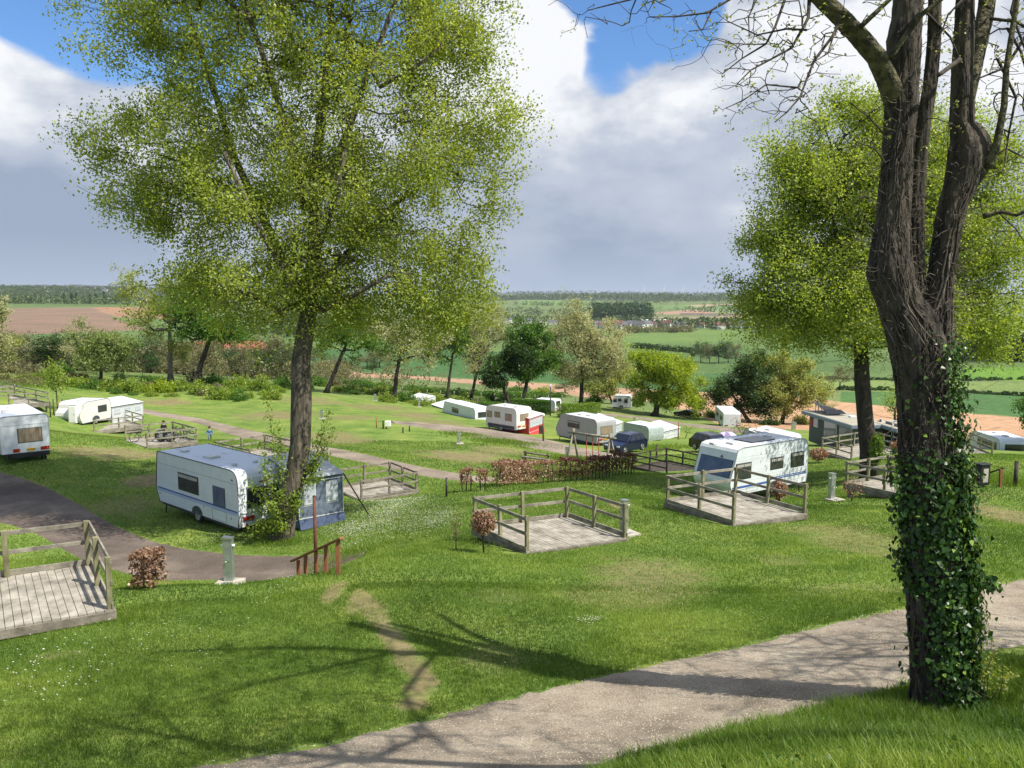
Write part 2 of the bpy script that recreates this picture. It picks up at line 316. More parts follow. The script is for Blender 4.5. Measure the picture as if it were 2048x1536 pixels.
mat('film', (.45, .52, .60), .12, (.62, .66, .70), 3.5, alpha=.45); mat('film_green', (.25, .31, .29), .4, (.40, .44, .42), 3)
mat('car_navy', (.006, .010, .035), .3, coat=.35); mat('car_brown', (.024, .019, .018), .3, coat=.4); mat('car_black', (.006, .007, .009), .3, coat=.4)
mat('car_glass', (.02, .024, .03), .05, spec=.9); mat('cream_glass', (.5, .5, .46), .15)
mat('brick', (.20, .075, .045), .9, (.30, .13, .08), 2); mat('roof_red', (.24, .075, .045), .85, (.34, .13, .08), .5); mat('roof_brown', (.10, .045, .035), .85, (.15, .07, .055), .5); mat('roof_slate', (.07, .07, .08), .8, (.11, .11, .12), 1)
mat('plaster', (.50, .48, .44), .9, (.60, .58, .53), .5); mat('anthracite', (.035, .045, .06), .5, (.05, .06, .075), 3); mat('steel_blue', (.17, .21, .26), .5); mat('panel_solar', (.012, .014, .022), .15)
mat('roofing_felt', (.27, .25, .19), .9, (.36, .33, .26), 1.5); mat('red_box', (.45, .03, .02), .5)
mat('skin', (.45, .25, .17), .6); mat('hair', (.03, .02, .014), .8); mat('coat_blue', (.03, .12, .22), .8, (.05, .17, .28), 8); mat('coat_black', (.012, .012, .014), .8); mat('jeans', (.12, .17, .27), .8); mat('paper', (.7, .7, .7), .8)
mat('rope', (.42, .06, .03), .7); mat('bike_black', (.015, .015, .017), .35)
leafmat('leaf_poplar', (.18, .235, .04), (.41, .475, .10), (.58, .62, .18), trans=.52, tcol=(1.35, 1.3, .5))
leafmat('leaf_maple', (.19, .26, .04), (.40, .475, .095), (.53, .59, .17), trans=.5, tcol=(1.35, 1.3, .5))
leafmat('leaf_bright', (.17, .25, .02), (.36, .46, .035), (.46, .56, .08), trans=.48)
leafmat('leaf_green', (.045, .11, .014), (.12, .24, .03), (.20, .34, .05), trans=.42)
leafmat('leaf_dark', (.02, .05, .010), (.055, .11, .018), (.10, .18, .03), trans=.35)
leafmat('leaf_olive', (.30, .31, .16), (.53, .53, .31), (.66, .65, .44), trans=.48, tcol=(1.2, 1.15, .6))
leafmat('leaf_yellow', (.19, .23, .06), (.40, .44, .14), (.54, .56, .23), trans=.45)
leafmat('leaf_blossom', (.12, .18, .04), (.27, .34, .11), (.55, .58, .40), trans=.4)
leafmat('leaf_shrub', (.11, .18, .022), (.29, .39, .055), (.42, .51, .11), trans=.45)
leafmat('leaf_hedge', (.07, .14, .015), (.19, .30, .03), (.30, .42, .06), trans=.4)
leafmat('leaf_beech', (.17, .09, .055), (.42, .28, .185), (.63, .49, .37), trans=.35, tcol=(1.3, .9, .6))
leafmat('leaf_beech_dark', (.08, .035, .025), (.22, .11, .07), (.42, .27, .18), trans=.35, tcol=(1.3, .9, .6))
leafmat('leaf_ivy', (.014, .045, .009), (.065, .135, .02), (.22, .34, .05), rough=.36, trans=.2)
leafmat('leaf_wood', (.12, .115, .06), (.22, .22, .11), (.30, .31, .15), trans=.35)
leafmat('leaf_far', (.05, .08, .028), (.11, .155, .05), (.16, .21, .07), trans=.3)
leafmat('grass_blade', (.07, .135, .018), (.185, .275, .038), (.34, .395, .088), rough=.5, trans=.45, tcol=(1.2, 1.25, .5))
leafmat('reed', (.12, .14, .05), (.27, .25, .13), (.42, .38, .22), trans=.4)
leafmat('daisy', (.75, .75, .72), (.85, .85, .83), trans=.2)
mat('seam', (.50, .53, .55), .4); mat('blind', (.34, .32, .28), .6)
# ------------------------------------------------------------------ the ground: one sheet to the horizon
def _rr(): return np.concatenate([np.linspace(math.log(.9), math.log(3), 14)[:-1], np.linspace(math.log(3), math.log(14000), 760)])
BARE = [(1300,1150,130,45,.62),(1260,1190,150,26,.45),(1700,1080,105,38,.62),(1990,1025,70,22,.85),(120,1310,55,10,.5),(560,740,0,0,0),(330,805,55,7,1),(560,830,70,10,.9),(760,815,60,6,.8),(620,800,60,7,.8),(830,831,45,6,.9),
        (930,912,90,12,1),(230,905,90,14,.9),(600,942,60,8,.5),(300,960,45,16,1),(250,1010,60,22,.5),(880,845,60,6,.7),(1000,900,60,8,.8),(690,880,60,8,.8),(700,835,50,5,.7),(660,872,50,8,.8),(1340,932,40,6,.8),(1230,860,60,5,.5),
        (990,1320,70,30,.4),(725,1200,16,14,.6),(1720,880,60,8,.5),(1560,1120,50,12,.4),(670,1185,22,22,.9),(710,1215,26,14,.7),
        (1240,1010,25,7,.9),(190,870,30,6,.4),(1180,825,60,4,.5),(1690,1180,120,14,.35),(1000,1190,60,14,.3)]
for _t in np.linspace(0, 1, 26):      # the worn trail from the steps down to the gravel
    BARE.append((float(np.interp(_t, [0, .2, .45, .7, .85, 1], [712, 742, 782, 828, 846, 822])), float(np.interp(_t, [0, .2, .45, .7, .85, 1], [1190, 1215, 1268, 1330, 1372, 1412])), 13+26*_t+5*math.sin(_t*31), 14, .78+.3*_t+.12*math.sin(_t*17)))
def col(*c): return np.array(c)
GRASS = col(.142, .207, .043)
FIELDS = [ # colour, photo outline; each outline is walked back onto the land
 ((.09,.145,.045), [(0,640),(2048,640),(2048,760),(1700,760),(900,730),(400,752),(0,745)], 250, 1500),
 ((.33,.215,.14), [(560,742),(700,744),(900,757),(1130,770),(1290,779),(1400,790),(1440,832),(1300,812),(1200,800),(1060,778),(820,757),(560,752)], 200, 480),
 ((.37,.235,.14), [(1400,782),(1640,800),(1700,806),(2060,838),(2060,884),(1980,870),(1700,905),(1500,872),(1400,830),(1290,800)], 110, 330),
 ((.052,.115,.036), [(560,700),(900,700),(1450,720),(1640,740),(1640,790),(1400,784),(1130,768),(900,755),(700,742),(560,742)], 250, 900),
 ((.075,.13,.04), [(1250,690),(1460,694),(1700,700),(1700,745),(1480,744),(1380,748),(1250,742)], 350, 900),
 ((.11,.175,.05), [(1240,668),(1480,655),(1520,662),(1520,672),(1400,690),(1320,688),(1240,688)], 600, 1300),
 ((.06,.13,.04), [(1680,785),(1940,782),(2060,790),(2060,836),(1880,822),(1680,804)], 200, 420),
 ((.14,.20,.06), [(1640,748),(2060,752),(2060,786),(1640,782)], 300, 440),
 ((.10,.20,.03), [(1880,732),(2060,732),(2060,764),(1880,758)], 350, 520),
 ((.19,.135,.095), [(0,616),(200,616),(235,640),(300,660),(0,672)], 550, 1700),
 ((.26,.16,.10), [(185,615),(330,614),(420,640),(240,636)], 700, 1800),
 ((.09,.14,.045), [(0,590),(500,592),(500,612),(0,614)], 1600, 3300),
 ((.16,.215,.08), [(190,598),(460,600),(460,604),(190,602)], 1800, 2600),
 ((.055,.075,.05), [(0,574),(480,576),(480,592),(0,596)], 2300, 5200),
 ((.13,.20,.06), [(0,576),(40,577),(40,580),(0,580)], 2600, 5200),
 ((.13,.21,.06), [(1040,600),(1150,602),(1275,604),(1270,614),(1140,612),(1040,611)], 1900, 4600),
 ((.12,.20,.06), [(1300,612),(1500,606),(1600,608),(1600,616),(1310,617)], 1500, 5000),
 ((.32,.25,.16), [(1370,611),(1470,607),(1476,610),(1400,614)], 1500, 5000),
 ((.30,.20,.14), [(1300,626),(1380,620),(1440,621),(1440,626),(1330,630)], 1300, 3200),
 ((.13,.10,.085), [(1360,627),(1600,627),(1600,631),(1360,631)], 1000, 3000),
 ((.17,.23,.10), [(1400,621),(1480,616),(1600,618),(1600,625),(1440,627)], 1000, 3000),
 ((.26,.20,.14), [(1300,634),(1500,632),(1600,632),(1600,636),(1300,637)], 900, 3000),
 ((.055,.075,.055), [(940,594),(1100,590),(1300,591),(1600,592),(1600,600),(1300,602),(1040,600),(900,604)], 2800, 9000),
]
def _walk(outline, dlo, dhi):
    out = []
    n = len(outline)
    for i in range(n):
        (u0, v0), (u1, v1) = outline[i], outline[(i+1) % n]
        for t in np.linspace(0, 1, max(2, int(abs(u1-u0)/40)+1))[:-1]:
            x, y, z = P(u0+(u1-u0)*t, v0+(v1-v0)*t, 1); az = math.atan2(x, y); s = z/math.hypot(x, y)
            lr = np.linspace(math.log(dlo), math.log(dhi), 120); tt = slope(np.full(120, az), lr); k = np.argmax(tt >= s)
            if tt[k] < s: k = 119 if tt[-1] < s and tt[-1] >= tt.max()-1e-9 else int(np.argmax(tt))
            out.append((az, lr[k]))
    return out
def build_ground():
    az = np.concatenate([np.linspace(-math.pi, -.64, 40)[:-1], np.linspace(-.64, .64, 760), np.linspace(.64, math.pi, 40)[1:]]); lr = _rr()
    A, Lr = np.meshgrid(az, lr); S = slope(A, Lr); R = np.exp(Lr); X = R*np.sin(A); Y = R*np.cos(A); Z = S*R
    n, m = A.shape; V = np.stack([X, Y, Z], -1).reshape(-1, 3)
    C = np.tile(GRASS, (n*m, 1)); a = A.ravel(); l = Lr.ravel(); x = X.ravel(); y = Y.ravel()
    far = np.clip((l-math.log(110))/.5, 0, 1)[:, None]
    C = C*(1-far)+far*col(.12, .165, .06)
    for c, o, lo, hi in FIELDS:
        p = _walk(o, lo, hi); k = inpoly(a, l, p) & (l > math.log(110)); C[k] = c
    dirt = np.zeros(n*m)
    for u, v, ru, rv, s in BARE:
        if s == 0: continue
        g = G(u, v); g2 = G(u, v-rv); g3 = G(u, v+rv); dep = uv(g)[2]; wx = ru/F*dep; wy = max((g2-g3).length/2, wx*.35)
        dx = (x-g.x)/wx; dy = (y-g.y)/wy; q = dx*dx+dy*dy; near = q < 4
        nz = smooth_noise(x, y, max(.35, wx*.35), 3)
        dirt[near] = np.maximum(dirt[near], s*np.clip(1.35-q[near]-(nz[near]-.5)*1.5, 0, 1))
    idx = np.arange(n*m).reshape(n, m); q = np.stack([idx[:-1, :-1], idx[:-1, 1:], idx[1:, 1:], idx[1:, :-1]], -1).reshape(-1, 4)
    o = npmesh('ground', V, q, 'ground', tint=C, attr='gcol', smooth=True)
    at = o.data.attributes.new('dirt', 'FLOAT', 'POINT'); at.data.foreach_set('value', dirt.astype(np.float32))
    struct(o); return o
def ground_mat():
    m, nt, b, out = _nt('ground'); N = nt.nodes; L = nt.links
    def noise(s, d=6, r=.6, st=None):
        n = N.new('ShaderNodeTexNoise'); n.inputs['Scale'].default_value = s; n.inputs['Detail'].default_value = d; n.inputs['Roughness'].default_value = r
        mp = N.new('ShaderNodeMapping'); L.new(tc.outputs['Object'], mp.inputs[0]); L.new(mp.outputs[0], n.inputs['Vector'])
        if st: mp.inputs['Scale'].default_value = st
        return n.outputs['Fac']
    def ramp(f, stops):
        r = N.new('ShaderNodeValToRGB'); L.new(f, r.inputs[0]); e = r.color_ramp.elements
        e[0].position = stops[0][0]; e[0].color = (*stops[0][1], 1); e[1].position = stops[-1][0]; e[1].color = (*stops[-1][1], 1)
        for p, c in stops[1:-1]: x = e.new(p); x.color = (*c, 1)
        return r.outputs[0]
    def mix(f, a, bb, t='MIX'):
        x = N.new('ShaderNodeMix'); x.data_type = 'RGBA'; x.blend_type = t
        if isinstance(f, (int, float)): x.inputs[0].default_value = f
        else: L.new(f, x.inputs[0])
        for i, v in ((6, a), (7, bb)):
            if isinstance(v, tuple): x.inputs[i].default_value = (*v, 1)
            else: L.new(v, x.inputs[i])
        return x.outputs[2]
    tc = N.new('ShaderNodeTexCoord'); ac = N.new('ShaderNodeAttribute'); ac.attribute_name = 'gcol'; ad = N.new('ShaderNodeAttribute'); ad.attribute_name = 'dirt'
    tone = ramp(noise(.38, 8, .68), [(.3, (.55, .68, .55)), (.5, (1, 1, 1)), (.66, (1.5, 1.22, 1.35))])
    c = mix(1.0, ac.outputs['Color'], tone, 'MULTIPLY')
    fine = ramp(noise(9, 6, .75), [(.32, (.42, .5, .42)), (.5, (1, 1, 1)), (.7, (1.6, 1.45, 1.4))])
    c = mix(1.0, c, fine, 'MULTIPLY')
    big = ramp(noise(.012, 5), [(.3, (.82, .86, .85)), (.7, (1.18, 1.12, 1.1))]); c = mix(1.0, c, big, 'MULTIPLY')
    st = N.new('ShaderNodeTexNoise')
    dcol = ramp(noise(3.5, 7, .7), [(.3, (.075, .07, .035)), (.5, (.185, .155, .072)), (.7, (.27, .215, .115))])
    mth = N.new('ShaderNodeMath'); mth.operation = 'MULTIPLY_ADD'; L.new(noise(7, 6, .75), mth.inputs[0]); mth.inputs[1].default_value = 1.6; mth.inputs[2].default_value = -.8
    ma = N.new('ShaderNodeMath'); ma.operation = 'ADD'; ma.use_clamp = True; L.new(ad.outputs['Fac'], ma.inputs[0])
    mm = N.new('ShaderNodeMath'); mm.operation = 'MULTIPLY'; L.new(mth.outputs[0], mm.inputs[0]); 
    gt = N.new('ShaderNodeMath'); gt.operation = 'GREATER_THAN'; L.new(ad.outputs['Fac'], gt.inputs[0]); gt.inputs[1].default_value = .02; L.new(gt.outputs[0], mm.inputs[1]); L.new(mm.outputs[0], ma.inputs[1])
    c = mix(ma.outputs[0], c, dcol)
    L.new(c, b.inputs['Base Color']); b.inputs['Roughness'].default_value = .95; b.inputs['Specular IOR Level'].default_value = .12
    bp = N.new('ShaderNodeBump'); bp.inputs['Strength'].default_value = .55; bp.inputs['Distance'].default_value = .05; L.new(noise(14, 6, .75), bp.inputs['Height']); L.new(bp.outputs[0], b.inputs['Normal'])
ground_mat()
GROUND = build_ground()
# ------------------------------------------------------------------ paths: sheets draped on the ground
def path_mat(name, c1, c2, c3, peb=90, s1=.7):
    m, nt, b, out = _nt(name); N = nt.nodes; L = nt.links; tc = N.new('ShaderNodeTexCoord')
    def noise(s, d=6, r=.6):
        n = N.new('ShaderNodeTexNoise'); n.inputs['Scale'].default_value = s; n.inputs['Detail'].default_value = d; n.inputs['Roughness'].default_value = r; L.new(tc.outputs['Object'], n.inputs['Vector']); return n.outputs['Fac']
    r = N.new('ShaderNodeValToRGB'); L.new(noise(s1, 8, .65), r.inputs[0]); e = r.color_ramp.elements; e[0].position = .34; e[0].color = (*c1, 1); e[1].position = .68; e[1].color = (*c3, 1); x = e.new(.5); x.color = (*c2, 1)
    r2 = N.new('ShaderNodeValToRGB'); L.new(noise(peb, 3, .8), r2.inputs[0]); e = r2.color_ramp.elements; e[0].position = .3; e[0].color = (.45, .45, .45, 1); e[1].position = .72; e[1].color = (1.7, 1.66, 1.6, 1)
    mx = N.new('ShaderNodeMix'); mx.data_type = 'RGBA'; mx.blend_type = 'MULTIPLY'; mx.inputs[0].default_value = 1; L.new(r.outputs[0], mx.inputs[6]); L.new(r2.outputs[0], mx.inputs[7]); L.new(mx.outputs[2], b.inputs['Base Color'])
    b.inputs['Roughness'].default_value = .95; b.inputs['Specular IOR Level'].default_value = .2
    bp = N.new('ShaderNodeBump'); bp.inputs['Strength'].default_value = .7; bp.inputs['Distance'].default_value = .02; L.new(noise(peb, 4, .8), bp.inputs['Height']); L.new(bp.outputs[0], b.inputs['Normal'])
path_mat('gravel', (.15, .122, .09), (.255, .215, .165), (.37, .32, .25), 42)
path_mat('asphalt_road', (.075, .06, .05), (.115, .093, .078), (.20, .165, .135), 40, .35)
path_mat('road_pale', (.13, .105, .082), (.20, .165, .13), (.28, .235, .19), 20, .4)
PATHS = []
def path(name, left, right, m, n=60, k=12, lift=.025, wob=.08, dmin=3.0):
    "left and right edges given as photo outlines that lie on the ground"
    def res(pl):
        pts = [G(*p, dmin) for p in pl]; pts = [Vector((p.x, p.y, 0)) for p in pts]; d = [0]
        for i in range(1, len(pts)): d.append(d[-1]+(pts[i]-pts[i-1]).length)
        out = []
        for t in np.linspace(0, d[-1], n):
            i = min(len(pts)-2, max(0, int(np.searchsorted(d, t)-1))); q = (t-d[i])/max(1e-6, d[i+1]-d[i])
            p0 = pts[max(0, i-1)]; p1 = pts[i]; p2 = pts[i+1]; p3 = pts[min(len(pts)-1, i+2)]
            out.append(.5*((2*p1)+(p2-p0)*q+(2*p0-5*p1+4*p2-p3)*q*q+(3*p1-p0-3*p2+p3)*q**3))
        return out
    Lf = res(left); Rt = res(right); V = []
    for i, (a, b) in enumerate(zip(Lf, Rt)):
        w = (b-a).length; wl = wob*(smooth_noise(i*.7, 3, 1., 5)-.5)*2; wr = wob*(smooth_noise(i*.7, 9, 1., 6)-.5)*2
        for j in range(k+1):
            t = j/k; t = t*(1+(wl+wr)/w)-wl/w; V.append(a.lerp(b, t))
    V = np.array([tuple(v) for v in V]); z = gz(V[:, 0], V[:, 1]); edge = np.tile(np.array([0]+[1]*(k-1)+[0]), n); V[:, 2] = z+lift*edge-.02*(1-edge)
    idx = np.arange(n*(k+1)).reshape(n, k+1); q = np.stack([idx[:-1, :-1], idx[:-1, 1:], idx[1:, 1:], idx[1:, :-1]], -1).reshape(-1, 4)
    o = npmesh(name, V, q, m, smooth=True); struct(o)
    PATHS.append([(p.x, p.y) for p in Lf]+[(p.x, p.y) for p in Rt[::-1]]); return o
path('gravel_path', [(60,1640),(380,1535),(700,1475),(1000,1400),(1300,1330),(1500,1287),(1760,1225),(1900,1192),(2048,1157),(2200,1120)],
     [(700,1800),(1000,1640),(1230,1532),(1420,1478),(1640,1420),(1800,1378),(1840,1362),(1960,1312),(2060,1290),(2300,1230)], 'gravel', 160, 30, .02, .12)
path('asphalt_path', [(-160,900),(0,940),(90,972),(180,1020),(300,1078),(400,1100),(520,1110),(640,1108),(735,1103)],
     [(-260,1030),(-60,1045),(20,1052),(95,1082),(190,1130),(300,1158),(430,1162),(590,1162),(720,1116)], 'asphalt_road', 110, 20, .03, .12, 21.5)
path('road', [(245,808),(292,819),(406,838),(520,864),(640,891),(700,902),(850,935),(1000,957)],
     [(243,814),(292,828),(406,850),(520,881),(640,907),(700,920),(850,953),(975,967)], 'road_pale', 110, 10, .05, .1)
path('side_road', [(780,842),(900,850),(1000,860),(1100,880),(1200,902),(1260,915)], [(790,848),(880,862),(960,878),(1060,896),(1140,911),(1200,920)], 'road_pale', 80, 8, .06, .1)
path('track', [(1180,826),(1300,836),(1400,850),(1500,862),(1580,870)], [(1170,829),(1290,840),(1390,855),(1490,868),(1570,876)], 'road_pale', 60, 6, .1, .1)
# ------------------------------------------------------------------ trees
def grow(root_pts, root_r, targets, rs, step=.6, droop=.0, twig_r=.012, exp=2.3, rise=.35, scaf=()):
    "limbs: every target is reached from the nearest limb node lower down; radii add up towards the trunk"
    nodes = [np.array(p, float) for p in root_pts]; par = [-1]+list(range(len(root_pts)-1)); root_r = list(root_r); base = nodes[-1]
    for pts, rad in scaf:
        k = int(np.argmin([np.linalg.norm(q-np.array(pts[0])) for q in nodes]))
        for p, q in zip(pts, rad): nodes.append(np.array(p, float)); par.append(k); root_r.append(q); k = len(nodes)-1
    nroot = len(nodes)
    order = np.argsort([np.linalg.norm(t-base)+.4*abs(t[2]-base[2]) for t in targets]); tips = []
    for ti in order:
        t = targets[ti]; A = np.array(nodes[1:]) if len(nodes) > 2 else np.array(nodes)
        off = 1 if len(nodes) > 2 else 0; d = t-A; L = np.linalg.norm(d, axis=1)
        cost = L*(1+.9*np.clip((A[:, 2]-t[2])/np.maximum(L, .1)+.15, 0, 1.5))
        k = int(np.argmin(cost))+off; p0 = nodes[k]; L = np.linalg.norm(t-p0)
        if L < step*.5: tips.append(k); continue
        n = max(1, int(L/step)); pd = nodes[k]-nodes[par[k]] if par[k] >= 0 else np.array([0, 0, 1.]); pd = pd/max(1e-6, np.linalg.norm(pd))
        prev = k; c = p0+pd*L*.35+np.array([0, 0, L*rise*.5])
        for i in range(1, n+1):
            q = i/n; p = (1-q)**2*p0+2*q*(1-q)*c+q*q*t
            if i < n: p = p+rs.normal(0, step*.09, 3)
            p[2] -= droop*L*q*(1-q)*0
            nodes.append(p); par.append(prev); prev = len(nodes)-1
        tips.append(prev)
    n = len(nodes); w = np.zeros(n); 
    for t in tips: w[t] += 1
    for i in range(n-1, 0, -1):
        if w[i] == 0: w[i] = .5
        w[par[i]] += w[i]
    r = twig_r*np.power(np.maximum(w, .6), 1/exp); rr = list(root_r)
    for i in range(nroot): r[i] = rr[i]
    top = rr[-1]
    for i in range(nroot, n): r[i] = min(r[i], r[par[i]]*.93 if par[i] >= nroot else max(twig_r, r[par[i]]*.72))
    return np.array(nodes), par, r, nroot, tips
def limb_mesh(nodes, par, r, nroot, min_r=0.0, scaf=(), jit=.05):
    mb = MB(); n0 = nroot-sum(len(q[0]) for q in scaf); mb.tube([tuple(p) for p in nodes[:n0]], [float(x) for x in r[:n0]], 16, jit=jit); k = n0
    for pts, rad in scaf:
        j = par[k]; mb.tube([tuple(nodes[j])]+[tuple(p) for p in pts], [float(min(r[j]*.9, rad[0]*1.25))]+[float(q) for q in rad], 9, jit=jit); k += len(pts)
    V = []; Fc = []
    groups = {}
    for i in range(nroot, len(nodes)):
        if r[i] < min_r: continue
        a = nodes[par[i]]; b = nodes[i]; ra = r[par[i]] if par[i] >= nroot else min(r[par[i]], r[i]*1.25); rb = r[i]; ra = min(ra, rb*1.3)
        k = 7 if rb > .06 else (5 if rb > .025 else 3)
        d = b-a; l = np.linalg.norm(d)
        if l < 1e-6: continue
        groups.setdefault(k, []).append((a, b, ra, rb))
    for k, lst in groups.items():
        A = np.array([x[0] for x in lst]); B = np.array([x[1] for x in lst]); ra = np.array([x[2] for x in lst]); rb = np.array([x[3] for x in lst])
        d = B-A; d /= np.linalg.norm(d, axis=1)[:, None]; ref = np.where(np.abs(d[:, 2:3]) > .8, np.array([[1., 0, 0]]), np.array([[0, 0, 1.]]))
        p = np.cross(d, ref); p /= np.linalg.norm(p, axis=1)[:, None]; q = np.cross(d, p); t = np.arange(k)*2*math.pi/k
        ring = p[:, None]*np.cos(t)[None, :, None]+q[:, None]*np.sin(t)[None, :, None]
        VA = A[:, None]-d[:, None]*ra[:, None, None]*.3+ring*ra[:, None, None]; VB = B[:, None]+ring*rb[:, None, None]
        v = np.concatenate([VA, VB], 1).reshape(-1, 3); base = np.arange(len(lst))*2*k; j = np.arange(k); f = np.stack([j, (j+1) % k, k+(j+1) % k, k+j], -1)
        V.append(v); Fc.append((base[:, None, None]+f[None]).reshape(-1, 4)+sum(len(x) for x in V[:-1]))
    return mb, (np.concatenate(V) if V else None), (np.concatenate(Fc) if Fc else None)
def leaves_np(centres, per, sig, size, rs, droop=.35, jit=.35, shape=.62, flat=1.0):
    "leaf-sized folded blades scattered round each twig end: each leaf is two triangles hinged on its midrib"
    n = len(centres)*per; c = np.repeat(np.asarray(centres), per, 0); g = rs.normal(0, 1, (n, 3)); g[:, 2] *= flat
    c = c+g*np.repeat(np.asarray(sig)*np.ones(len(centres)), per)[:, None]
    d = rs.normal(0, 1, (n, 3)); d[:, 2] -= droop; d /= np.linalg.norm(d, axis=1)[:, None]
    s = rs.normal(0, 1, (n, 3)); s -= (s*d).sum(1)[:, None]*d; s /= np.linalg.norm(s, axis=1)[:, None]; nn = np.cross(d, s)
    L = size*(1+rs.uniform(-jit, jit, n))[:, None]; w = L*shape*.5
    a = c-d*L*.5; b = c+d*L*.5; l = c+s*w+nn*w*.35-d*L*.08; r = c-s*w+nn*w*.35-d*L*.08
    V = np.stack([a, l, b, r], 1).reshape(-1, 3); i = np.arange(n)*4
    return V, np.stack([i, i+1, i+2, i+3], 1)
def crown_points(ells, n, rs, shell=.5, cut=None, lumps=0, lump_r=.28):
    "points in a union of ellipsoids (c, r); with lumps>0 gathered in leafy clumps so gaps show between them"
    vol = np.array([e[1][0]*e[1][1]*e[1][2] for e in ells])**.8; pr = vol/vol.sum(); out = []
    def one(m):
        k = rs.choice(len(ells), m, p=pr); C = np.array([ells[i][0] for i in k]); R = np.array([ells[i][1] for i in k])
        d = rs.normal(0, 1, (m, 3)); d /= np.linalg.norm(d, axis=1)[:, None]; q = rs.uniform(0, 1, (m, 1))**shell
        return C+d*q*R
    if not lumps: return one(n)
    L = one(lumps); R = np.mean([np.mean(e[1]) for e in ells])*lump_r; k = rs.randint(0, lumps, n); g = rs.normal(0, 1, (n, 3))*np.array([1, 1, .75])
    return L[k]+g*R*rs.uniform(.4, 1.1, (lumps, 1))[k]
def tree(name, label, uvb, ells, leaf, size, ntip, per, tr, bark='bark', cat='tree', sig=None, dep=None, lean=(0, 0), twig=.012, shell=.55, lumps=0, seed=1, group=None, depthr=None, trunk_top=None, extra=None, trunk=None, scaf=(), droop=.35, exp=2.3, lump_r=.28, rise=.35, clear=None, step=None, dmin=3.0):
    "uvb: photo point of the foot; ells: crown lobes as photo ellipses (u, v, ru, rv[, depth offset]) put at the tree's own distance"
    rs = np.random.RandomState(seed); g = D(uvb[0], dep) if dep else G(*uvb, dmin); dp = uv(g)[2]; E = []
    for e in ells:
        c = np.array(P(e[0], e[1], dp)); r = (e[2]/F*dp, (depthr or .9)*e[2]/F*dp, e[3]/F*dp); c[1] += (e[4] if len(e) > 4 else 0); E.append((c, r))
    sc = dp/F
    pts = crown_points(E, ntip, rs, shell, lumps=lumps, lump_r=lump_r)
    if clear: pts = pts[pts[:, 2] > gzf(g.x, g.y)+clear]
    tt = trunk_top if trunk_top else (ells[0][0], ells[0][1]+ells[0][3]*.55)
    top = np.array(P(tt[0], tt[1], dp)); b = np.array([g.x, g.y, g.z-.15]); m = 6; tr0 = tr; rp = []; rr = []
    for i in range(m+1):
        q = i/m; p = b*(1-q)+top*q; p[:2] += np.array([lean[0], lean[1]])*math.sin(q*math.pi)*np.linalg.norm(top-b)*.3; rp.append(p+(rs.normal(0, tr*.12, 3) if 0 < i < m else 0)); rr.append(tr*(1.0-.38*q)*(1+.45*max(0, 1-q*7)))
    def conv(pl, y0=0): return [np.array(P(q[0], q[1], dp))+np.array([0, (q[3] if len(q) > 3 else 0)+y0, 0]) for q in pl], [q[2]/F*dp for q in pl]
    if trunk: rp, rr = conv(trunk); rp[0] = np.array([rp[0][0], rp[0][1], g.z-.2])
    scf = [conv(q) for q in scaf]
    if extra:
        for e in extra: pts = np.concatenate([pts, np.array([P(e[0], e[1], dp)])])
    nodes, par, r, nroot, tips = grow(rp, rr, pts, rs, step or max(.35, np.mean(E[0][1])*.13), twig_r=twig, exp=exp, rise=rise, scaf=scf)
    root = thing(name, label, cat, (g.x, g.y, g.z), 0, group); o0 = np.array([g.x, g.y, g.z])
    mb, V, Fc = limb_mesh(nodes, par, r, nroot, scaf=scf); vv = np.array(mb.v); 
    to = MB(); to.v = [tuple(x) for x in (vv-o0)]; to.f = mb.f; to.m = mb.m; to.sm = mb.sm; to.obj('trunk', bark, root)
    if V is not None: npmesh('branches', V-o0, Fc, bark, root)
    if per:
        LV, LF = leaves_np(pts, per, sig or size*2.5, size, rs, droop); c = LV[LF[:, 0]]
        tint = np.clip(rs.normal(.42, .2, len(LF))+(smooth_noise(c[:, 0]+c[:, 2]*.7, c[:, 1]+c[:, 2], max(.8, np.mean(E[0][1])*.35), seed)-.5)*.5, 0, 1)
        npmesh('crown', LV-o0, LF, leaf, root, tint=tint)
    return root
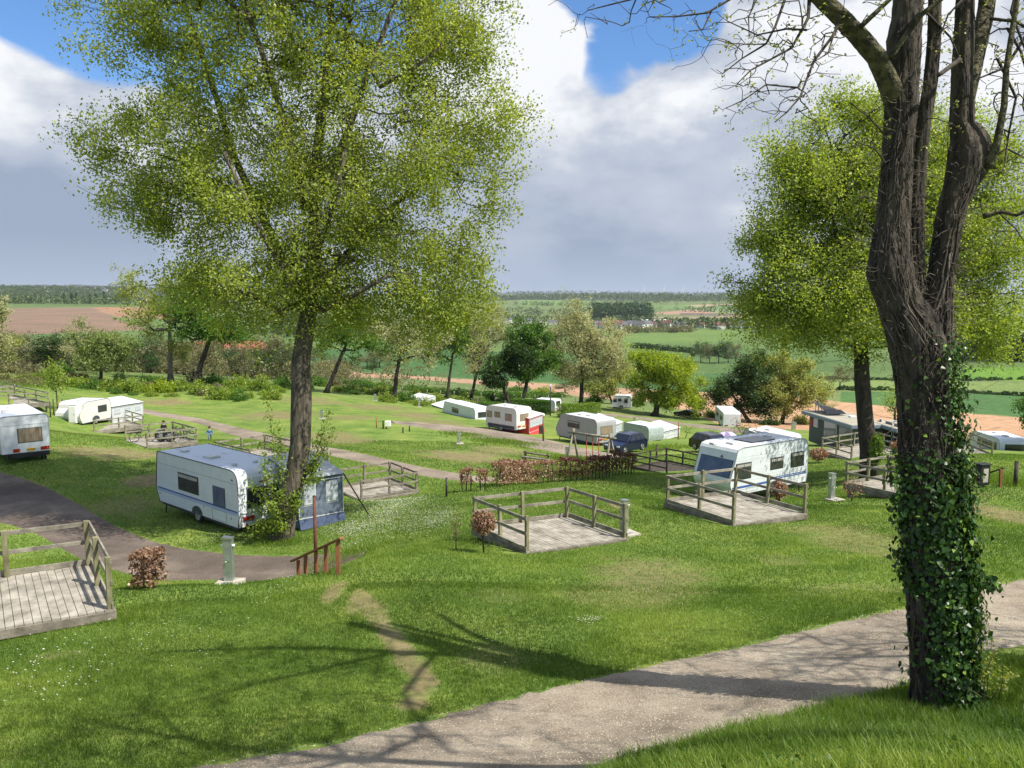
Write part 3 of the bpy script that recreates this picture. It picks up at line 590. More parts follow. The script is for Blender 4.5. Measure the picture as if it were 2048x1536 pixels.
# the big poplar in front on the left
tree('poplar_tree', 'huge leaning foreground poplar with fresh light green leaves, rising beside the white caravan', (572,1078),
  [(620,360,330,330),(600,-60,430,260),(300,60,170,150),(250,280,110,90),(330,430,110,100),(420,560,150,95),(600,560,190,110),(800,560,190,95),(930,480,100,110),(960,250,100,150),(880,80,170,140),(820,380,200,190),(420,300,200,180),(970,590,60,45),(690,640,120,50),(640,-280,380,200),(540,640,120,50),(830,640,90,35),(985,420,65,110),(900,610,130,60),(1000,120,60,90)],
  'leaf_poplar', .112, 10000, 29, .42, seed=5, depthr=.75, shell=.60, twig=.008, lumps=1000, lump_r=.22, step=.5, sig=.24, exp=2.5,
  trunk=[(562,1078,27),(567,1055,22),(577,1005,20),(592,945,20),(600,890,20),(603,800,20),(602,720,18.5),(611,660,17),(622,600,15),(628,500,13),(630,400,11),(636,300,10),(650,180,8),(660,60,6),(670,-80,4)],
  scaf=[[(600,600,9,.2),(560,520,8.5,.4),(500,400,8,.6),(450,300,7,.8),(420,200,6.5,.9),(385,100,5,1),(350,0,4,1.1),(320,-80,3,1.1)],[(615,420,8,-.3),(600,330,7,-.6),(560,180,6,-.9),(520,60,5,-1.1),(500,-60,4,-1.2)],[(650,370,8,-.3),(700,280,7,-.7),(750,150,5.5,-1),(800,30,4,-1.2),(830,-80,3,-1.3)],
   [(650,550,8,.3),(700,490,7,.7),(780,400,5.5,1.2),(860,340,3,1.6)],[(650,620,5.5,-.4),(720,590,5,-1),(800,550,3,-1.8)],[(570,625,5.5,-.5),(520,590,4.5,-1),(450,570,3,-1.5)],
   [(460,375,5,.4),(420,360,4.5,.3),(350,320,2.5,.2)],[(770,190,4.5,-1.1),(830,160,4,-1.2),(890,115,2.5,-1.3)],[(640,520,6,-.8),(690,420,5,-1.8),(720,330,4,-2.6)],[(590,560,6,-.8),(540,450,5,-1.8),(500,330,4,-2.6)]])
# the maple behind the ivy tree
tree('maple_tree', 'large bright green maple behind the ivy-clad trunk on the right', (1735,958),
  [(1740,420,210,190),(1620,420,120,160),(1560,500,90,80),(1600,320,80,90),(1700,600,220,110),(1540,570,80,60),(1870,480,150,190),(1980,480,90,170),(1970,630,90,90),(1860,640,150,60),(1590,650,110,70),(1750,250,120,80),(1930,320,90,100),(1700,700,60,30),(1970,720,60,25),(1850,330,120,120),(2010,380,60,100)],
  'leaf_maple', .135, 5600, 38, .40, bark='bark_dark', seed=8, depthr=.8, lumps=520, lump_r=.26, twig=.010, sig=.28, step=.6,
  trunk=[(1738,958,19),(1737,900,16.5),(1730,830,15.5),(1724,760,15),(1721,690,13),(1716,600,10),(1702,500,8),(1690,400,6),(1680,300,4)],
  scaf=[[(1690,640,7,.3),(1650,600,6,.5),(1590,530,4.5,.7),(1550,470,3,.7)],[(1740,600,8,-.3),(1790,520,6.5,-.5),(1840,430,5,-.8),(1880,330,3,-1)],[(1750,640,6,.5),(1830,580,5,1),(1920,520,3.5,1.5)],[(1690,560,6,-.6),(1650,460,4.5,-1.2),(1620,360,3,-1.6)]])
TR = [
 ('olive_tree','pale olive tree just coming into leaf, behind the far left lawn beside a dark tree',(342,764),[(340,600,85,85),(265,560,55,50),(390,560,65,70),(300,660,55,40),(345,690,55,35),(420,610,55,65),(250,610,30,40)],'leaf_yellow',.34,330,22,.55,'bark_pale',12,30),
 ('dark_maple','dark green dense tree with thick trunk beside the pale left tree',(388,772),[(420,650,70,40),(380,660,40,35),(460,670,45,25),(400,600,60,40)],'leaf_green',.42,260,26,.6,'bark_dark',13,22),
 ('apple_tree','round low tree speckled with white blossom at the left edge of the shrubs',(200,764),[(205,690,62,48),(170,670,35,30),(240,690,36,34),(200,730,60,20)],'leaf_blossom',.30,230,30,.35,'bark_dark',14,20),
 ('leaning_tree','leaning dark trunked tree seen just right of the poplar trunk',(652,786),[(690,670,70,45),(740,690,50,25),(640,680,40,30),(700,620,90,45)],'leaf_green',.40,240,20,.5,'bark_dark',15,20),
 ('olive_tree','forked olive-leaved tree over the shrub line, left of the row of trees',(787,796),[(800,675,80,58),(855,700,48,38),(750,665,55,52),(845,645,55,48),(790,715,50,22)],'leaf_olive',.34,330,24,.5,'bark_dark',16,26),
 ('maple_tree','narrow vivid green tree between two olive trees',(893,801),[(905,680,36,50),(880,650,36,35),(915,640,30,25),(890,720,30,25)],'leaf_green',.40,200,30,.4,'bark_dark',17,18),
 ('olive_tree','pale olive tree right of the narrow vivid green tree',(940,803),[(960,690,62,50),(1000,690,36,40),(930,660,45,40),(975,640,45,30),(940,730,40,25)],'leaf_olive',.34,330,24,.42,'bark_dark',18,26),
 ('dark_maple','dark green tree with crooked stem, left one of the dark pair',(1020,812),[(1000,730,42,38),(1030,700,36,40),(975,755,26,20)],'leaf_dark',.42,240,28,.5,'bark_dark',19,18),
 ('dark_maple','tall dark green tree with slanting stem, right one of the dark pair',(1042,812),[(1065,690,42,48),(1050,660,36,20),(1085,720,32,30),(1040,740,36,26)],'leaf_green',.42,300,30,.5,'bark_dark',20,18),
 ('walnut_tree','big round khaki-leaved tree standing alone by the ploughed field',(1162,813),[(1165,690,88,68),(1160,636,55,36),(1108,700,40,52),(1222,700,42,48),(1165,738,78,28),(1120,650,40,35)],'leaf_olive',.40,620,26,.62,'bark_dark',21,44),
 ('field_tree','mid green bushy tree behind the khaki tree',(1225,808),[(1215,760,42,36),(1190,780,30,24),(1240,740,26,30)],'leaf_yellow',.42,220,24,.35,'bark_dark',22,14),
 ('oak_tree','bright yellow-green rounded tree with leaning dark trunk beside the black car',(1308,832),[(1330,745,72,44),(1300,725,42,28),(1375,780,36,34),(1285,770,36,36),(1335,795,60,18),(1390,800,20,20)],'leaf_bright',.42,560,34,.8,'bark_dark',23,34),
 ('field_tree','dark green spreading tree left of the brownish willow',(1500,846),[(1470,770,50,50),(1500,740,50,45),(1440,790,28,30),(1520,800,36,30)],'leaf_dark',.40,420,30,.5,'bark_dark',24,26),
 ('willow_tree','olive-brown broad tree at the edge of the pale ploughed field',(1562,848),[(1580,760,66,55),(1620,780,36,36),(1560,800,60,34),(1545,730,45,35)],'leaf_yellow',.38,560,30,.55,'bark_dark',25,30),
 ('edge_tree','half seen olive tree at the left edge of the picture',(-40,760),[(-30,650,42,70),(0,620,20,30),(-10,680,24,30)],'leaf_olive',.36,200,22,.5,'bark_dark',26,16),
 ('edge_tree','bright green tree cut off by the right edge below the maple',(2085,905),[(2080,815,38,45),(2055,830,16,24)],'leaf_green',.24,120,22,.2,'bark_dark',27,10),
]
for k, (nm, lb, b, el, lf, sz, nt_, per, tr, bk, sd, lum) in enumerate(TR):
    tree(nm, lb, b, el, lf, sz*.85, int(nt_*1.6), int(per*1.1), tr*.75, bark=bk, seed=sd, lumps=int(lum*2.2), lump_r=.23, shell=.7, depthr=.85, twig=.026, exp=2.1, sig=sz*1.15)
tree('young_tree', 'small dark stemmed tree with sparse green leaves between the maple trunk and the ivy trunk', (1795,890), [(1790,800,26,34),(1810,830,22,26)], 'leaf_maple', .16, 90, 10, .13, bark='bark_dark', dep=66, seed=31, sig=.3)
tree('sapling', 'thin almost bare sapling behind the pale caravan roof', (1480,900), [(1478,858,24,26),(1500,850,14,18)], 'leaf_yellow', .12, 60, 2, .07, bark='bark', dep=60, seed=32, sig=.2)
tree('sapling', 'tiny leafless staked sapling beside the white tents', (1372,880), [(1375,858,12,14)], 'leaf_yellow', .12, 40, 2, .05, bark='twig', dep=84, seed=33, sig=.2)
tree('sapling', 'small leafy sapling held by dark stakes near the far left decks', (112,805), [(112,760,24,28),(105,740,14,14)], 'leaf_shrub', .16, 90, 12, .06, bark='twig', dep=63, seed=34, sig=.3)
tree('sapling', 'bare thin sapling in the daisies left of the centre deck', (912,1100), [(912,1045,12,22),(908,1065,10,18)], 'leaf_beech', .05, 46, 2, .018, bark='twig', seed=35, sig=.06, twig=.004, step=.12)
def suckers(label, uvb, ells, dep, n, sd, foot):
    "leafy shoots sprouting from the poplar's foot"
    rs = np.random.RandomState(sd); g = D(uvb[0], dep); mb = MB(); C = []
    for (u, v) in ells:
        a = Vector(P(foot[0], foot[1], dep)); b = Vector(P(u, v, dep)); b.y += rs.uniform(-.5, .3); m = (a+b)/2+Vector((rs.uniform(-.1, .1), 0, -(b-a).length*.08)); pts = [a, (a+m)/2, m, (m+b)/2, b]; mb.tube([p-g for p in pts], [.02, .016, .012, .009, .004], 4)
        for q in np.linspace(.3, 1, n): p = a.lerp(b, q) if q > .5 else a.lerp(m, q*2); C.append(tuple(p))
    root = thing('poplar_shoots', label, 'shoots', g); mb.obj('stems', 'bark', root); C = np.array(C)-np.array(g)
    V, Fc = leaves_np(C, 13, .11, .10, rs); npmesh('foliage', V, Fc, 'leaf_shrub', root, tint=rs.uniform(.0, .75, len(Fc)))
suckers('long leafy shoots sprouting left of the poplar trunk over the caravan', (560,1075), [(520,885),(540,800),(552,850),(510,960),(530,920),(570,870),(590,985),(500,1010),(545,1000),(520,1040),(560,1050),(505,1055)], 28.5, 17, 3, (570,1050))
suckers('shorter leafy shoots sprouting right of the poplar trunk', (600,1075), [(640,880),(655,830),(670,860),(625,930),(645,950),(610,850),(650,905),(600,1020)], 28.7, 15, 4, (600,970))
# ------------------------------------------------------------------ shrubs: each bush its own leafy mound
BUSH = {}
def bush_mesh(leaf, seed, n=420, size=.13, flat=.75, blunt=False):
    rs = np.random.RandomState(seed); L = rs.normal(0, 1, (11, 3)); L /= np.linalg.norm(L, axis=1)[:, None]; L[:, 2] = np.abs(L[:, 2])*flat; L *= rs.uniform(.45, .85, (11, 1))
    k = rs.randint(0, 11, n); g = rs.normal(0, 1, (n, 3)); g /= np.linalg.norm(g, axis=1)[:, None]; c = L[k]+g*rs.uniform(.12, .36, (n, 1)); c[:, 2] = np.abs(c[:, 2])
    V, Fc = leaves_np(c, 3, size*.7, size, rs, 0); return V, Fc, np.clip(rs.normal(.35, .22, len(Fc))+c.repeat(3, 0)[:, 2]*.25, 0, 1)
def bush(name, label, u, v, w, h, leaf, group=None, seed=0, dep=None, cat='bush', n=420, size=.13, stem=True):
    "w, h in photo pixels"
    g = D(u, dep) if dep else G(u, v); s = uv(g)[2]/F; key = (leaf, seed % 4, n, size)
    if key not in BUSH:
        V, Fc, t = bush_mesh(leaf, 50+seed % 4, n, size); f = npmesh('foliage', V, Fc, leaf, tint=t); mb = MB()
        rs = random.Random(seed)
        for q in range(5): a = rs.uniform(0, 6.28); mb.tube([(0, 0, -.1), (.25*math.cos(a), .25*math.sin(a), .35), (.5*math.cos(a), .5*math.sin(a), .7)], [.03, .022, .01], 4)
        st = mb.obj('stems', 'bark_dark'); BUSH[key] = (f.data, st.data); bpy.data.objects.remove(f); bpy.data.objects.remove(st)
    r = thing(name, label, cat, g, random.uniform(0, 6.28), group)
    for nm, me in zip(('foliage', 'stems'), BUSH[key]):
        o = bpy.data.objects.new(nm, me); COL.objects.link(o); o.parent = r; o.scale = (w*s/2, w*s/2*.9, h*s)
    return r
LMK = [(-99,'behind the far left decks'),(50,'right of the far left decks'),(100,'behind the staked sapling'),(150,'left of the blossoming tree'),(190,'under the blossoming tree'),(240,'right of the blossoming tree'),(285,'left of the pale olive tree'),(325,'at the foot of the pale olive tree'),(365,'at the foot of the dark maple'),(410,'below the long brick farmhouse'),(445,'below the reddish hipped roof'),(500,'right of the reddish hipped roof'),(550,'left of the poplar trunk'),(600,'right of the poplar trunk'),(640,'by the leaning tree'),(680,'right of the leaning tree'),(720,'left of the forked tree'),(765,'at the forked olive tree'),(805,'by the small white tent roof'),(850,'left of the narrow vivid tree'),(885,'at the narrow vivid tree'),(920,'right of the vivid tree'),(965,'behind the tan-blind caravan'),(1010,'at the dark pair of trees'),(1060,'behind the long dark hedge'),(1140,'at the khaki tree'),(1200,'left of the lone far caravan'),(1280,'at the yellow-green tree'),(1400,'right of the black car'),(1500,'under the dark spreading tree'),(1560,'under the willow'),(1640,'beyond the mobile homes')]
def lmk(u): return [l for x, l in LMK if x <= u][-1]
SHR = [(20,745,60,26,'reed'),(60,752,50,30,'leaf_wood'),(95,762,46,30,'leaf_shrub'),(130,750,44,24,'leaf_green'),(150,772,52,26,'leaf_shrub'),(185,778,48,26,'leaf_green'),(228,782,56,32,'leaf_shrub'),(265,786,62,34,'leaf_shrub'),(300,768,44,24,'leaf_green'),(325,784,66,34,'leaf_bright'),(360,782,50,30,'leaf_shrub'),
 (400,788,56,30,'leaf_shrub'),(440,796,60,30,'leaf_shrub'),(475,776,56,34,'leaf_shrub'),(480,800,46,22,'leaf_green'),(520,782,58,36,'leaf_shrub'),(540,798,46,24,'leaf_shrub'),(430,770,60,30,'leaf_green'),(385,768,40,24,'leaf_wood'),(565,776,44,30,'leaf_green'),
 (630,772,44,26,'leaf_green'),(672,776,34,30,'leaf_wood'),(700,784,50,24,'leaf_shrub'),(730,776,40,20,'leaf_green'),(755,790,42,20,'leaf_shrub'),(775,804,44,26,'leaf_shrub'),(812,804,36,30,'leaf_green'),(830,798,30,28,'leaf_shrub'),(846,812,40,22,'leaf_shrub'),(870,806,44,26,'leaf_shrub'),(905,812,46,26,'leaf_shrub'),(930,818,44,26,'leaf_shrub'),(958,810,40,22,'leaf_green'),
 (985,806,44,24,'leaf_dark'),(1010,800,30,22,'leaf_dark'),(700,768,60,12,'leaf_wood'),(1080,798,26,14,'leaf_green'),(920,790,60,18,'leaf_dark'),(880,784,40,14,'leaf_wood'),(1085,788,50,16,'leaf_shrub'),(1040,782,50,12,'leaf_green'),(1260,812,40,22,'leaf_green'),(1190,806,36,22,'leaf_green'),(1420,835,30,20,'leaf_green'),(1465,842,40,24,'leaf_dark'),
 (1540,850,50,20,'leaf_dark'),(1600,848,40,26,'leaf_yellow'),(240,768,30,28,'leaf_dark'),(205,775,30,20,'leaf_dark'),(30,768,50,16,'reed'),(70,772,44,14,'reed'),(120,768,36,16,'reed'),(155,758,40,20,'reed'),(0,760,50,20,'reed')]
KIND = {'leaf_shrub': 'light green bramble bush', 'leaf_green': 'mid green bush', 'leaf_dark': 'dark green bush', 'leaf_wood': 'brownish bush', 'reed': 'clump of tall pale grass', 'leaf_bright': 'bright yellow-green bush', 'leaf_yellow': 'olive bush'}
for i, (u, v, w, h, lf) in enumerate(SHR):
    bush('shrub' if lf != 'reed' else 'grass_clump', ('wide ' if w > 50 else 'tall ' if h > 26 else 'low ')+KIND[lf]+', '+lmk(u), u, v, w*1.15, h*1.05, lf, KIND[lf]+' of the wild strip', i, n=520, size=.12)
for i in range(70):
    u = 5+i*14.2+random.uniform(-8, 8); e = np.interp(u, [0, 200, 400, 560, 650, 850, 960], [752, 788, 800, 796, 786, 812, 822]); lf = random.choice(['leaf_shrub', 'leaf_shrub', 'leaf_shrub', 'leaf_green', 'leaf_wood' if u > 500 else 'reed'])
    q = random.uniform(0, 22)
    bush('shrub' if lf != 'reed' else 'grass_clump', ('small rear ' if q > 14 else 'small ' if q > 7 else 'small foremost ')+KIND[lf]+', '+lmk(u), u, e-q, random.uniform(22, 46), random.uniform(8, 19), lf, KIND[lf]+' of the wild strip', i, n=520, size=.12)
# trees of the wood behind the campsite, left and centre
KW = [('leaf_wood', 'bare brown-grey tree'), ('leaf_far', 'dusky green tree'), ('leaf_olive', 'pale olive tree'), ('leaf_dark', 'dark green tree'), ('leaf_yellow', 'yellowish tree')]
WP = {}
def wood_tree(u, dep, h, w, kind, lbl, grp, sd, vbase=None):
    lf, kn = KW[kind]; key = (kind, sd % 3)
    if key not in WP:
        rs = np.random.RandomState(sd+70); E = [((0, 0, .62), (.42, .42, .34)), ((.12, .1, .45), (.34, .34, .24)), ((-.15, -.05, .74), (.26, .26, .22))]
        pts = crown_points(E, 170, rs, .5, lumps=16, lump_r=.34); nodes, par, r, nr, tips = grow([np.array([0, 0, z]) for z in (-.02, .1, .2, .3)], [.028, .022, .02, .018], pts, rs, .09, twig_r=.0022)
        mb, V, Fc = limb_mesh(nodes, par, r, nr); a = mb.obj('trunk', 'bark_dark'); bo = npmesh('branches', V, Fc, 'bark'); LV, LF = leaves_np(pts, 12, .045, .036, rs)
        c = npmesh('crown', LV, LF, lf, tint=np.clip(rs.normal(.4, .22, len(LF)), 0, 1)); WP[key] = [(q.name.split('.')[0], q.data) for q in (a, bo, c)]
        for q in (a, bo, c): bpy.data.objects.remove(q)
    g = D(u, dep); r = thing('wood_tree', lbl % kn, 'tree', g, random.uniform(0, 6.28), grp % kn)
    for nm, me in WP[key]:
        o = bpy.data.objects.new(nm, me); COL.objects.link(o); o.parent = r; o.scale = (w, w, h)
    return r
rw = random.Random(4)
for i in range(64):
    u = -60+i*10.6+rw.uniform(-8, 8); dep = rw.uniform(128, 250); kind = rw.choice([0, 0, 1, 1, 2, 3]) if u < 260 else rw.choice([0, 1, 1, 3, 0])
    g = D(u, dep); top = rw.uniform(655, 705) if u < 560 else rw.uniform(680, 715); 
    tz = P(u, top, dep)[2]-g.z; wood_tree(u, dep, max(4.5, tz), max(5, rw.uniform(7, 12)), kind, ('tall ' if tz > 12 else 'middling ' if tz > 8 else 'low ')+'%s '+('deep in' if dep > 190 else 'fronting')+' the wood, '+lmk(u), '%s of the left wood', i)
for u, dep, top, w, kind in [(735,330,700,14,0),(760,340,695,14,0),(745,300,712,10,3),(560,280,690,14,3),(640,300,700,12,1),(690,280,712,9,0),(600,290,708,9,0),(1480,300,745,16,1),(1680,300,730,12,0),(1130,240,760,9,1),(1660,205,800,6,2),(70,300,672,9,1),(25,150,665,9,4),(160,260,668,12,1),(480,420,668,14,3),(540,400,676,14,1),(430,330,690,14,3)]:
    g = D(u, dep); wood_tree(u, dep, P(u, top, dep)[2]-g.z, w, kind, '%s alone in the valley, '+lmk(u)+(' and taller' if top < 700 else ''), '%s single in the valley', int(u))
# ------------------------------------------------------------------ timber decks
def onplane(u, v, z):
    d = Vector(P(u, v, 1)); return d*(z/d.z)
def rot_of(x): return math.atan2(x.y, x.x)
def deck(label, c0, c1, c3, dep, rails=(1, 2, 3), wood='weathered_wood', post='green_wood', floor='board_wood', H=.98, grp='timber pitch decks with railings', gap=.14, mids=1, sag=False):
    f = Vector(P(*c0, dep)); a = onplane(*c1, f.z)-f; b = onplane(*c3, f.z)-f; la = a.length; xa = a.normalized(); ya = Vector((-xa.y, xa.x, 0)); sg = 1 if b.dot(ya) > 0 else -1; lb = abs(b.dot(ya)); bx = b.dot(xa)
    r = thing('timber_deck', label, 'deck', (f.x, f.y, f.z), rot_of(xa), grp)
    def X(s, t, z=0): return Vector((s*la+t*bx, sg*t*lb, z))
    mb = MB(); n = max(3, int(la/gap)); w = la/n; rd = random.Random(int(la*1000))
    for i in range(n):
        e = rd.uniform(-.004, .004); y0, y1 = sorted((sg*-.02, sg*(lb+.02+rd.uniform(-.01, .01)))); mb.box(i*w+.005, (i+1)*w-.005, y0, y1, -.035+e, e, M=Matrix(((1, bx/(sg*lb), 0, 0), (0, 1, 0, 0), (0, 0, 1, 0), (0, 0, 0, 1))))
    mb.obj('deck_floor', floor, r)
    cs = [(0, 0), (1, 0), (1, 1), (0, 1)]; mb = MB()
    for i in range(4): p, q = X(*cs[i], -.115), X(*cs[(i+1) % 4], -.115); d = (q-p).normalized()*.03; o = X(.5, .5, -.115); m = (p+q)/2; out = Vector((d.y, -d.x, 0)).normalized(); out = out if out.dot(m-o) > 0 else -out; mb.beam(p-d+out*.024, q+d+out*.024, .05, .16)
    for t in (.25, .5, .75): mb.beam(X(0, t, -.12), X(1, t, -.12), .06, .14)
    mb.obj('frame', 'edge_wood', r)
    wm = Matrix.Translation(f)@Matrix.Rotation(rot_of(xa), 4, 'Z')
    for s in (.04, .96):
        for t in (.04, .96):
            p = X(s, t); g = wm@p; gg = gzf(g.x, g.y)-f.z-.2
            if gg < -.25: MB().beam(X(s, t, -.16), X(s, t, gg), .11, .11, up=(1, 0, 0)).obj('support_post', 'edge_wood', r)
    done = {}
    ctr = X(.5, .5)
    for e in rails:
        p, q = X(*cs[e]), X(*cs[(e+1) % 4]); d = (q-p); k = mids+1 if d.length < 5 else mids+2
        inn = Vector((-d.y, d.x, 0)).normalized(); inn = inn if inn.dot(ctr-(p+q)/2) > 0 else -inn
        for i in range(k+1):
            c = p+d*(i/k); c = c+(ctr-c).normalized()*.07; key = (round(c.x, 1), round(c.y, 1))
            if key in done: continue
            done[key] = 1; hh = H+rd.uniform(.0, .05); tl = Vector((rd.uniform(-.02, .02), rd.uniform(-.02, .02), 0))
            MB().beam(c+Vector((0, 0, -.16)), c+tl+Vector((0, 0, hh)), .095, .095, up=d).obj('post', post, r, bevel=.008)
        off = -inn*.0
        for z, h in ((H-.06, .095), (H*.52, .09), (.07, .12)):
            e0 = rd.uniform(-.012, .012); mb = MB(); mb.beam(p+off+Vector((0, 0, z+e0))-d.normalized()*.02, q+off+Vector((0, 0, z+rd.uniform(-.012, .012)))+d.normalized()*.02, .036, h)
            mb.obj('rail', wood, r, bevel=.004)
    return r
deck('pale grey timber deck cut off by the left edge, nearest to the viewer', (226,1218), (-190,1288), (183,1128), 14.4, (2, 3), post='green_wood')
deck('square weathered deck in mid lawn with a round beech bush at its corner', (1052,1103), (1254,1075), (946,1056), 21.3, (1, 2, 3))
deck('weathered deck in front of the right-hand blue striped caravan', (1466,1048), (1613,1026), (1331,1004), 24.7, (1, 2, 3), post='green_wood')
deck('brown timber deck right of the blue awning', (722,1001), (836,982), (672,976), 36.8, (0, 1, 2), wood='edge_wood', post='edge_wood')
deck('deck hidden behind the big white caravan, only its rail showing above the roof', (500,932), (600,914), (432,914), 45, (1, 2, 3))
deck('dark stained deck between the red-brown hedge and the right caravan', (1333,952), (1402,938), (1264,936), 49.5, (1, 2, 3), wood='dark_wood', post='dark_wood', floor='dark_wood')
deck('deck with pale rails in front of the dark mobile home', (1702,922), (1800,904), (1642,903), 50, (1, 2, 3))
deck('deck half hidden behind the ivy-clad trunk', (1850,1004), (1934,986), (1690,969), 29.6, (1, 2, 3))
deck('deck beside the sunken white camper van at the far right', (1986,912), (1895,922), (1940,892), 51, (2, 3))
deck('deck carrying bicycles and two big wheels', (294,895), (395,884), (250,880), 49.5, (0, 1, 2))
deck('deck right in front of the caravan with the long white awning', (188,865), (288,853), (151,851), 60.5, (0, 1, 2), wood='weathered_wood')
deck('pale railed deck at the far left, the nearer of the two', (18,812), (98,808), (-45,796), 60.5, (0, 1, 2))
deck('pale railed deck at the far left, behind the other one', (-15,796), (40,792), (-60,782), 70, (0, 1, 2))
# ------------------------------------------------------------------ caravans
def frame_of(L, R, depL, depR, level=None):
    a = D(L, depL) if depL > 0 else G(L, -depL); b = D(R, depR) if depR > 0 else G(R, -depR); z = (a.z+b.z)/2 if level is None else level; d = Vector((b.x-a.x, b.y-a.y, 0)); return Vector((a.x, a.y, z)), d.length, rot_of(d)
def body_profile(Ln, H, le, re, z0=.38, sl=.55):
    p = []
    def end(style, s):                       # bottom to top on one end; s=0 left, 1 right
        f = (lambda d, z: (d, z)) if s == 0 else (lambda d, z: (Ln-d, z))
        if style == 'rear': q = [(.10, z0), (.02, z0+.35), (0, z0+.6), (.02, H-.62), (.06, H-.34), (.14, H-.16), (.28, H-.05), (.5, H)]
        elif style == 'box': q = [(.0, z0), (0, H-.22), (.04, H-.1), (.13, H-.02), (.25, H)]
        elif style == 'sport': q = [(.3, z0), (.0, z0+.55), (.05, z0+.75), (.35, H-.6), (.55, H-.2), (.75, H-.06), (1.0, H)]
        else: q = [(.28, z0), (.04, z0+.42), (0, z0+.6), (.10*sl, z0+.85), (.75*sl, H-.5), (.9*sl, H-.22), (1.1*sl, H-.08), (1.7*sl, H)]
        return [f(*t) for t in q]
    a = end(le, 0); b = end(re, 1); return b+a[::-1], a, b        # counter-clockwise from the bottom right
def panel_on(mb, p, q, y0, y1, t0, t1, out, mi=0, th=.02):
    "flat panel lying on the end face segment p-q (x,z), between fractions t0..t1"
    p = Vector((p[0], 0, p[1])); q = Vector((q[0], 0, q[1])); a = p.lerp(q, t0); b = p.lerp(q, t1); n = Vector(((q-p).z, 0, -(q-p).x)).normalized()
    if n.x*out < 0: n = -n
    vs = []
    for base in (a, b):
        for y in (y0, y1):
            for k in (-.02, th): vs.append(base+Vector((0, y, 0))+n*k)
    return mb.add(vs, [(0, 1, 3, 2), (4, 6, 7, 5), (0, 4, 5, 1), (2, 3, 7, 6), (0, 2, 6, 4), (1, 5, 7, 3)], mi)
